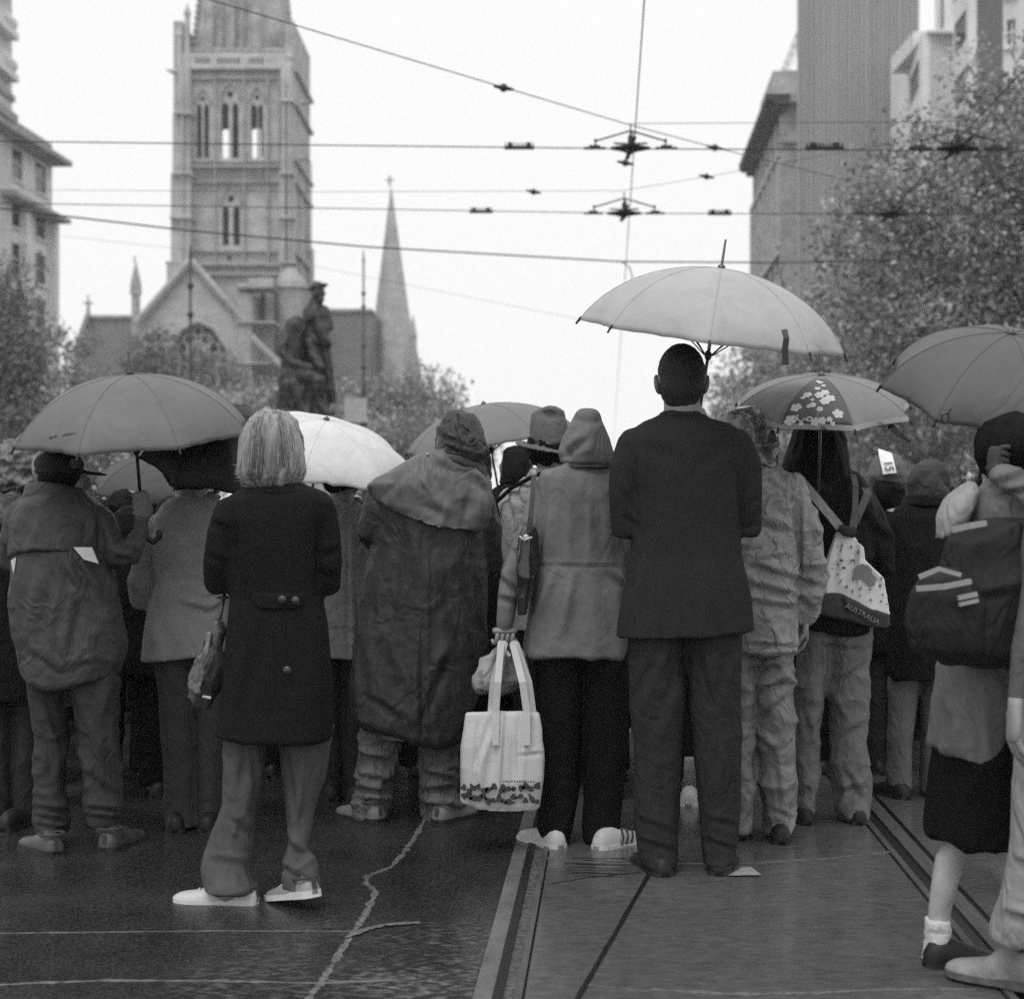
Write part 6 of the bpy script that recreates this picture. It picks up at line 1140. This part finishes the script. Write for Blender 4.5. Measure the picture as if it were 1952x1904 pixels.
# ================================================================= umbrellas
M_shaft = mat('umbrella steel', .10, rough=.35, metal=.6); M_ublack = mat('umbrella black fittings', .015, rough=.4)
def umbrella(label, apex, down, R_, H, m, spin=0., n=8, shaft=.75, fer=.05, phi=66, handle='hook', shaft_m=None, sag=.0, wr=.004, border=None, scal=.06, seed=0, group='open umbrellas over the crowd', paneldark=None, hexy=0., fr=.0045):
    """apex: top centre; down: direction from the apex along the shaft"""
    apex = Vector(apex); d = Vector(down).normalized(); a = Vector((1, 0, 0)); a = (a - d * a.dot(d)).normalized(); b_ = d.cross(a)
    e = empty('umbrella', apex, label, 'umbrella', group); ph = R(phi)
    def P(th, t, off=0.):
        dl = (th - spin) % (2 * math.pi / n); hw = math.pi / n; x = (dl - hw) / hw           # -1..1 across a panel
        r = R_ * math.sin(t * ph) / math.sin(ph) if t > 0 else 0.; z = H * (1 - math.cos(t * ph)) / (1 - math.cos(ph))
        flat = math.cos(hw) / math.cos(dl - hw); w_ = (1 - abs(x) ** 2)
        k_ = 1 - (1 - flat) * min(1, t * 1.6) - scal * w_ * t ** 5 - sag * w_ * t * (1 - t) * 2
        return apex + (a * math.cos(th) + b_ * math.sin(th)) * r * k_ + d * (z - off - hexy * H * w_ * t ** 3)
    sub = 10; NT = n * sub; mb = MB(); T = 22; vs = [P(0, 0)]; fs = []
    rs = random.Random(seed)
    amp = [[rs.uniform(-1, 1) for _ in range(3)] for _ in range(n)]
    for i in range(1, T + 1):
        t = i / T
        for j in range(NT):
            th = spin + 2 * math.pi * j / NT; p = P(th, t); pn = j // sub; x = (j % sub) / sub
            # tension creases fanning from the rib tips
            q = math.sin(x * math.pi) * (math.sin(x * 19 + 9 * t + pn) * .6 + math.sin(x * 33 - 14 * t + 2 * pn) * .35 * amp[pn][0]) * wr * t ** 2
            vs.append(p + d * q)
    for j in range(NT): fs.append((0, 1 + j, 1 + (j + 1) % NT))
    for i in range(T - 1):
        o = 1 + i * NT
        for j in range(NT): fs.append((o + j, o + NT + j, o + NT + (j + 1) % NT, o + (j + 1) % NT))
    mb.add(vs, fs); can = mb.build('canopy', m, e, smooth=True, solid=.0012)
    # seams at the ribs keep the panels crisp
    for j in range(n):
        th = spin + 2 * math.pi * j / n; q = MB()
        q.tube([P(th, t / 10, -.004) for t in range(0, 11)] + [P(th, 1.0) + (P(th, 1.0) - P(th, .93)) * .35], fr * .5, n=5); rb = q.build('rib', M_shaft, e)
        q = MB(); q.tube([P(th, .52, -.006), apex + d * (H * 1.25) + (a * math.cos(th) + b_ * math.sin(th)) * .014], .0025, n=5); q.build('strut', M_shaft, rb)
        q = MB(); q.tube([P(th, .985, .003), P(th, 1.0) + (P(th, 1.0) - P(th, .93)) * .42], .0045, n=6, round_=True); q.build('tip', M_ublack, rb)
        q = MB(); q.tube([P(th, t / 12, .0014) for t in range(0, 13)], .0016, n=4); q.build('seam', m, can)
    if border:
        for j in range(n):
            q = MB(); rg = []
            for i in range(17):
                th = spin + 2 * math.pi * (j + i / 16 * .999) / n; rg.append([P(th, .93, .002), P(th, 1.0, .002), P(th, 1.0, .004), P(th, .93, .004)])
            q.rings(rg); q.build('border', border, can, smooth=False)
    sm = shaft_m or M_shaft
    q = MB(); q.tube([apex - d * .0, apex + d * shaft], .0062, n=10); q.ell(apex + d * H * 1.25, (.014, .014, .02), 12, 8); q.build('shaft', sm, e, smooth=True)
    q = MB(); q.tube([apex + d * .004, apex - d * .012, apex - d * .014, apex - d * fer], [.018, .012, .0052, .004], n=10); q.build('ferrule', sm, e, smooth=True)
    q = MB(); hb = apex + d * shaft
    if handle == 'hook': q.tube([hb - d * .02, hb + d * .06, hb + d * .10 + a * .01, hb + d * .12 + a * .035, hb + d * .10 + a * .06, hb + d * .08 + a * .062], .012, n=10, round_=True)
    else: q.tube([hb - d * .03, hb + d * .03, hb + d * .07], [.011, .014, .012], n=12, round_=True)
    q.build('handle', M_ublack, e, smooth=True)
    e['fit'] = 1; del e['fit']
    return e, P, can
def ufab(name, v, tr=.18, rough=.6): return mat(name, v, rough=rough, vs=5, var=.10, bump=.0006, bs=160, trans=tr, spec=.4, crump=.0022, cs=5)
# the suited man's umbrella
A = W(1375, 512, 5.60); Hh = W(1309, 945, 5.53 + .21); e, P6, can = umbrella('largest pale grey umbrella held by the suited man, with a long steel ferrule', A, Hh - A, .490, .255, ufab('silver grey umbrella cloth', .50), spin=R(8), shaft=(Hh - A).length + .03, fer=.105, sag=.02, wr=.003, seed=1)
b = MB(); ribbon(b, [W(1495, 628, 5.22), W(1499, 645, 5.2), W(1496, 668, 5.2), W(1498, 696, 5.2)], [.020, .020, .022, .022], .002); b.build('strap', M_ublack, can)
# big grey umbrella, left
A = W(248, 714, 5.83); Hh = W(269, 962, 5.93); e, PU1, can = umbrella('big dark grey umbrella with a black ferrule, held by the capped man at the left', A, Hh - A, .462, .235, ufab('charcoal umbrella cloth', .185), spin=R(12), shaft=(Hh - A).length + .03, fer=.085, shaft_m=M_ublack, sag=.02, wr=.004, seed=2)
b = MB(); rs = random.Random(2)
for i in range(11):
    t0 = .885 - .006 * i; th = R(127 - 1.9 * i); c = PU1(th, t0, .002); u = (PU1(th - .02, t0, .002) - c).normalized(); v = (PU1(th, t0 + .02, .002) - c).normalized(); l_ = rs.uniform(.005, .009); h_ = rs.uniform(.002, .0045); nn = u.cross(v).normalized() * .0008
    b.rings([[c + u * l_ + v * h_ + k_, c - u * l_ + v * h_ + k_, c - u * l_ - v * h_ + k_, c + u * l_ - v * h_ + k_] for k_ in (nn * 0, nn)])
b.build('print_mark', M_ublack, can)
# black umbrella
A = W(418, 792, 6.12); Hh = W(409, 958, 6.36); umbrella('small black umbrella hiding the head of the person in the grey fleece', A, Hh - A, .315, .17, ufab('black umbrella cloth', .012, .04), spin=R(22), shaft=(Hh - A).length + .03, fer=.03, sag=.02, seed=3)
# dark grey behind
A = W(292, 872, 8.4); umbrella('dark grey folded-down umbrella low behind the big umbrella\'s black shaft', A, Vector((-.10, .30, -1)), .33, .18, ufab('dark grey umbrella cloth', .085), spin=R(5), fer=.03, seed=4, shaft=.5)
# white
A = W(622, 801, 6.78); umbrella('white umbrella behind the blonde woman\'s head', A, Vector((-.24, .26, -1)), .46, .18, ufab('white umbrella cloth', .80, .25), spin=R(2), fer=.018, sag=.03, wr=.008, seed=5, shaft=.62, phi=72)
# grey behind the oilskin hood
A = W(922, 771, 8.2); umbrella('dark grey umbrella behind the oilskin hood and the felt hat', A, Vector((.17, .10, -1)), .475, .20, ufab('slate umbrella cloth', .22), spin=R(14), fer=.02, seed=6, shaft=.65, sag=.03)
# floral
A = W(1566, 716, 6.1); e, PF, can = umbrella('patterned umbrella with flowers and a pale border, over the long-haired person', A, Vector((.03, .27, -1)), .375, .15, ufab('grey green umbrella cloth', .33, .35), spin=R(36), fer=.018, border=ufab('pale umbrella border', .42, .25), seed=7, shaft=.66, sag=.02, phi=70)
# printed panel: flowers lie on the panel that faces us
M_print = mat('printed flower', .62, rough=.7, vs=20, var=.1); M_panel = ufab('printed panel', .16, .3)
def on(th, t, off=.0035): return PF(R(th), t, off)
ctr = 270.
k0 = math.floor((R(90) - R(36)) / (2 * math.pi / 8)); th0 = math.degrees(R(36) + k0 * 2 * math.pi / 8)
for kk in (k0,):
    rg = []
    for i in range(15):
        t = .14 + .78 * i / 14; rg.append([PF(R(th0 + .8 + 43.4 * j / 12), t, .002) for j in range(13)])
    b = MB(); vs = [p for r in rg for p in r]; b.add(vs, [(i * 13 + j, i * 13 + j + 1, (i + 1) * 13 + j + 1, (i + 1) * 13 + j) for i in range(14) for j in range(12)]); b.build('printed_panel', M_panel, can, smooth=True, solid=.0008)
rs = random.Random(5)
def flower(th, t, r_, n=5, m=M_print):
    c = on(th, t); u = (on(th + 2, t) - c).normalized(); v = (on(th, t + .03) - c).normalized(); nn = u.cross(v).normalized()
    if nn.y > 0: nn = -nn
    b = MB()
    for i in range(n):
        a = 2 * math.pi * i / n + th; cc = c + (u * math.cos(a) + v * math.sin(a)) * r_ * .58
        b.rings([[cc + (u * math.cos(q) + v * math.sin(q)) * r_ * .42 + nn * z for q in [2 * math.pi * w_ / 8 for w_ in range(8)]] for z in (0, .0012)])
    b.rings([[c + (u * math.cos(q) + v * math.sin(q)) * r_ * .3 + nn * z for q in [2 * math.pi * w_ / 8 for w_ in range(8)]] for z in (0.0003, .0018)])
    b.build('flower', m, can)
for th, t, r_ in ((8, .78, .022), (14, .86, .012), (12, .55, .022), (17, .60, .020), (22, .50, .020), (16, .45, .018), (25, .38, .013), (34, .50, .018), (37, .55, .010), (39, .70, .022), (27, .66, .014), (30, .68, .010), (21, .72, .013), (19, .88, .016), (24, .90, .018), (12, .92, .010), (40, .88, .024), (33, .93, .010), (22, .25, .012), (28, .22, .009), (17, .32, .010), (36, .86, .006), (28, .58, .008)): flower(th0 + th, t, r_)
b = MB(); sp = []
for i in range(26): a = i * .42; r_ = 2.6 - i * .085 if i < 18 else 0; sp.append(on(th0 + 28 + r_ * math.cos(a) * 1.0, .86 + r_ * .014 * math.sin(a), .004)) if i < 18 else None
sp = sp[::-1] + [on(th0 + 31.5, .86, .004), on(th0 + 33, .90, .004), on(th0 + 35, .88, .004), on(th0 + 37, .84, .004), on(th0 + 36, .81, .004)]
b.tube(sp, .0032, n=5); b.build('spiral_print', M_print, can)
b = MB(); ribbon(b, [W(1686, 793, 5.95), W(1698, 812, 5.93), W(1716, 830, 5.92), W(1736, 842, 5.92)], [.014, .024, .020, .006], .003); b.build('strap', M_ublack, can)
# right
A = W(1927, 636, 4.62); Hh = W(1907, 884, 4.36 + .02); Hh = A + Vector((-.03, .19, -.40)); e, _, can = umbrella('grey umbrella held up by the schoolgirl, cropped by the right edge', A, Hh - A,    .365, .20, ufab('mid grey umbrella cloth', .12, .12), spin=R(0), shaft=.50, fer=.02, sag=.02, wr=.005, seed=8, phi=70)
b = MB(); b.tube([W(1812, 780, 4.36), W(1806, 786, 4.35), W(1796, 790, 4.35), W(1794, 800, 4.35), W(1801, 806, 4.35), W(1808, 798, 4.35), W(1808, 788, 4.35)], .0042, n=6); b.build('strap', M_ublack, can)
# far left sliver
A = W(-62, 835, 7.9); umbrella('white umbrella just cut by the left edge', A, Vector((-.1, .2, -1)), .22, .17, ufab('white umbrella cloth', .80), spin=R(3), fer=.02, seed=9, shaft=.6)
# ================================================================= bags and held things
Y = 5.86
C_tote = mat('natural cotton tote', .56, rough=.85, vs=8, var=.1, bump=.001, bs=120)
e = empty('tote_bag', W(960, 1357, Y), 'pale cotton tote bag with a dark leaf border, hanging from the parka wearer\'s hand', 'tote bag')
b = MB(); loft2(b, [((1358, 1358, 1357), 888, 1028, .030), (1366, 887, 1029, .045), (1400, 884, 1032, .075), (1440, 881, 1036, .10), (1480, 879, 1036, .12), (1512, 877, 1033, .13), ((1528, 1532, 1530), 876, 1031, .13), ((1536, 1546, 1538), 894, 1030, .11)], Y, n=44, ex=4.5)
b.build('bag_body', C_tote, e, vox=.007, it=2, deform=folds([(6, 6, 1.6, .008), (13, 13, 4, .003)], [(958, 1362, 948, 1540, 4, -.014), (940, 1362, 905, 1460, 6, .010), (912, 1380, 900, 1540, 4, .010), (990, 1362, 988, 1480, 5, .012), (1010, 1362, 1030, 1420, 6, .008), (925, 1430, 915, 1500, 7, -.008), (990, 1440, 1032, 1436, 4, .006), (975, 1420, 978, 1530, 5, .008)], seed=60))
M_leafp = mat('dark printed leaf', .05, rough=.8)
HP = W(962, 1214, 5.94)
for xs, top, yd in (((945, 1004), (955, 978), -.045), ((936, 1016), (962, 984), .02)):
    b = MB(); ribbon(b, [W(xs[0], 1420, Y - .062) if yd < 0 else W(xs[0], 1362, Y + yd), W(xs[0], 1358, Y + yd), W(xs[0] + 4, 1300, Y + yd), W(top[0], 1225, Y + .04), HP + Vector((-.01, -.005, -.012)), HP + Vector((.02, 0, -.012)), W(top[1], 1228, Y + .04), W(xs[1] - 8, 1300, Y + yd), W(xs[1], 1358, Y + yd), W(xs[1], 1420, Y - .062) if yd < 0 else W(xs[1], 1362, Y + yd)], .026, .004); b.build('handle', C_tote, e)
rs = random.Random(9)
def patch(px, py, w_, h_, ang, Yp, m, name, e, n=7):
    b = MB(); c = W(px, py, Yp); rg = []
    for z in (0, -.003):
        q = []
        for i in range(12):
            t = 2 * math.pi * i / 12; r_ = 1 + .22 * math.sin(3 * t + px); u = math.cos(t) * w_ * r_; v = math.sin(t) * h_ * (1 - .35 * abs(math.cos(t))) * r_
            q.append(c + Vector(((u * math.cos(ang) - v * math.sin(ang)) / F * Yp, z, (u * math.sin(ang) + v * math.cos(ang)) / F * Yp)))
        rg.append(q)
    b.rings(rg); return b.build(name, m, e)
for i in range(30):
    px = 884 + (i % 15) * 9.8 + rs.uniform(-3, 3); py = (1502 if i < 15 else 1522) + rs.uniform(-6, 7); patch(px, py, rs.uniform(5.5, 9.5), rs.uniform(4.5, 7.5), rs.uniform(0, 3), Y - .072 - .0 * i, M_leafp, 'printed_leaf', e)
for i in range(12): patch(960 + i * 5.2, 1489 + rs.uniform(-1, 1), 2.2, 1.3, rs.uniform(0, 3), Y - .068, M_leafp, 'print_mark', e)
e = empty('plastic_bag', W(950, 1225, Y + .10), 'crumpled translucent plastic bag hanging behind the tote handles', 'plastic bag')
b = MB(); loft2(b, [(1219, 952, 972, .02), (1228, 944, 984, .04), (1250, 928, 998, .09), (1275, 914, 1006, .13), (1295, 905, 1006, .15), ((1306, 1312, 1290), 902, 1004, .13), ((1310, 1324, 1296), 912, 996, .08)], Y + .13)
b.build('bag_body', mat('thin plastic film', .34, rough=.25, vs=9, var=.5, trans=.3, bump=.004, bs=30), e, vox=.006, it=0, deform=folds([(14, 14, 6, .018), (28, 28, 12, .008)], [(955, 1225, 915, 1300, 4, -.012), (965, 1225, 940, 1310, 5, .012), (975, 1225, 995, 1290, 4, .012)], seed=61))
for p in ((955, 1232, 972, 1250), (990, 1262, 998, 1272)):
    b = MB(); b.tube([W(p[0], p[1], Y + .05), W(p[2], p[3], Y + .05)], .008, n=6); b.build('twisted_handle', mat('white cotton', .62), e)
b = MB(); 
# shoulder handbag
e = empty('handbag', W(1004, 1010, 5.83), 'glossy black shoulder handbag under the parka wearer\'s left arm', 'handbag')
b = MB(); loft2(b, [(1008, 1000, 1018, .07), (1020, 994, 1022, .12), (1080, 986, 1020, .15), (1140, 982, 1014, .16), (1172, 984, 1008, .14)], 5.86, ex=3)
b.build('bag_body', mat('glossy black leather', .015, rough=.18, bump=.003, bs=30, spec=.7), e, vox=.007, it=1, deform=folds([(9, 9, 6, .012)], seed=62))
b = MB(); ribbon(b, [W(1016, 896, 6.0), W(1018, 905, 5.88), W(1016, 940, 5.82), W(1012, 985, 5.79), W(1008, 1015, 5.79)], .020, .005); b.build('strap', MATS['glossy black leather'], e)
b = MB(); b.tube([W(990, 1022, 5.76), W(1000, 1030, 5.75), W(1014, 1024, 5.76)], .004, n=6); b.ell(W(1003, 1024, 5.76), (.012, .006, .012), 10, 6); b.build('buckle', mat('metal stud', .5), e)
# printed shoulder bag
Yb = 6.22
e = empty('shoulder_bag', W(1620, 1010, Yb), 'white shoulder bag printed with animals, a map and the word AUSTRALIA on its dark base', 'shoulder bag')
def pp(px, py, Y_=None): Y_ = Y_ or Yb; return ((px - CX) / F * Y_, CH + (HY - py) / F * Y_)
out_ = [(1597, 1010), (1612, 1019), (1633, 1025), (1637, 1037), (1646, 1044), (1648, 1068), (1662, 1082), (1684, 1102), (1690, 1130), (1697, 1172), (1660, 1163), (1634, 1148), (1604, 1134), (1567, 1132), (1574, 1085), (1586, 1040)]
b = MB(); b.prism([pp(*p) for p in out_], at(Yb), .09); b.build('bag_body', mat('white canvas', .84, rough=.8, vs=9, var=.1), e, vox=.006, it=3, deform=folds([(7, 7, 3, .008)], [(1632, 1030, 1630, 1120, 4, .012), (1600, 1020, 1590, 1120, 6, .006), (1640, 1060, 1680, 1120, 6, .006)], seed=63))
b = MB(); b.prism([pp(*p) for p in ((1567, 1131), (1604, 1133), (1634, 1147), (1660, 1162), (1697, 1171), (1700, 1192), (1690, 1200), (1655, 1196), (1615, 1180), (1560, 1170), (1556, 1150))], at(Yb - .006), .11); bs_ = b.build('bag_base', mat('dark canvas', .045, rough=.75), e, vox=.006, it=3, deform=folds([(7, 7, 5, .008)], [(1603, 1140, 1614, 1170, 4, .012)], seed=64))
M_grey_p = mat('grey print', .13); M_mid_p = mat('mid grey print', .26)
def zb(x, y): return (1504.7 + x * .14096, 935.3 + y * .14096)
mp_ = [zb(*p) for p in ((890, 1040), (940, 1010), (990, 985), (1030, 1010), (1060, 1000), (1110, 1060), (1120, 1120), (1180, 1190), (1150, 1280), (1100, 1295), (1060, 1260), (1020, 1210), (970, 1190), (910, 1205), (885, 1130))]
b = MB(); b.prism([pp(p[0], p[1], Yb - .012) for p in mp_], at(Yb - .014), .010); b.build('map_print', M_mid_p, e)
for x, y, w_, h_, an in ((710, 740, 2.6, 6, .2), (690, 800, 2, 5, .4), (835, 755, 5, 2, .7), (835, 770, 2, 4, .1), (930, 830, 3, 6, .2), (700, 940, 7, 3.5, .3), (655, 1000, 4, 3, 2.4), (735, 1040, 5, 4, 0.5), (850, 940, 7, 2.4, -.5), (875, 960, 2, 6, .1), (860, 1185, 2, 8, .1), (650, 1130, 4, 2, .2), (690, 1230, 2, 9, .5), (770, 1300, 5, 5, 0), (960, 1320, 7, 3, -.9), (1090, 1335, 3, 3, 0), (1225, 1285, 3.5, 4.5, .3), (1245, 1180, 1.6, 6, .3), (850, 1360, 2, 7, 0), (950, 1420, 2, 5, .3), (1100, 1475, 3, 3, .2), (1260, 1405, 4, 2, .4), (1240, 1495, 3, 3, .1), (1320, 1530, 2, 3, 0), (580, 1050, 2, 2, 0)):
    p = zb(x, y); patch(p[0], p[1], w_ * .72, h_ * .72, -an, Yb - .010, M_grey_p if (x + y) % 3 else M_mid_p, 'animal_print', e)
d_ = W(1672, 1186, Yb) - W(1611, 1154, Yb); ang = math.atan2(d_.z, d_.x); Mt = Matrix.Translation(W(1644, 1170, Yb - .020)) @ Matrix.Rotation(-ang, 4, 'Y') @ Matrix.Rotation(R(90), 4, 'X')
text_mesh('AUSTRALIA', .030, Mt, mat('pale lettering', .28), bs_, ext=.004)
C_strap = cloth('pale webbing', .40); C_strap2 = cloth('grey webbing', .16)
b = MB(); ribbon(b, [W(1512, 905, 6.42), W(1524, 912, 6.26), W(1560, 955, 6.20), W(1602, 1006, 6.20)], .036, .004); b.build('strap', C_strap, e)
b = MB(); ribbon(b, [W(1626, 905, 6.30), W(1631, 925, 6.22), W(1630, 970, 6.20), W(1624, 1008, 6.20)], .024, .004); b.build('strap', C_strap2, e)
b = MB(); ribbon(b, [W(1650, 930, 6.26), W(1654, 940, 6.22), W(1640, 975, 6.20), W(1626, 1010, 6.20)], [.036, .034, .026, .018], .004); b.build('strap', C_strap2, e)
b = MB(); b.tube([W(1598, 1004, 6.20), W(1612, 1012, 6.195), W(1630, 1018, 6.20)], [.020, .028, .024], n=10); b.build('gathered_top', cloth('dark canvas knot', .05), e, vox=.006, it=1, deform=folds([(16, 16, 16, .006)], seed=65))
# folded umbrella under the blonde woman's arm
e = empty('folded_umbrella', W(412, 1140, 5.2), 'rolled dark umbrella hanging point down under the blonde woman\'s left arm', 'folded umbrella')
b = MB(); b.tube([W(428, 1132, 5.22), W(422, 1165, 5.2), W(416, 1195, 5.2)], [.006, .006, .006], n=8); b.ell(W(424, 1139, 5.19), (.024, .012, .006), 12, 8); b.build('shaft', mat('umbrella steel', .1), e, smooth=True)
b = MB(); b.tube([W(416, 1190, 5.2), W(412, 1215, 5.2), W(405, 1250, 5.2), W(394, 1300, 5.2), W(386, 1330, 5.2)], [.012, .024, .040, .044, .028], n=16, round_=True)
b.build('canopy', mat('wet dark nylon', .06, rough=.35, bump=.003, bs=30, vs=20, var=.6), e, vox=.006, it=1, deform=folds([(16, 16, 4, .022), (30, 30, 10, .008)], [(400, 1230, 370, 1330, 5, .016)], seed=66))
b = MB(); ribbon(b, [W(398, 1206, 5.15), W(392, 1240, 5.12), W(374, 1300, 5.12), W(364, 1334, 5.14)], [.012, .026, .040, .030], .008); b.build('loose_panel', mat('wet grey nylon', .14, rough=.4, vs=30, var=.4), e, vox=.005, it=1, deform=folds([(20, 20, 10, .012)], seed=67))
b = MB(); b.tube([W(386, 1327, 5.14), W(402, 1330, 5.14)], .005, n=6); b.build('tie', mat('white cotton', .62), e)
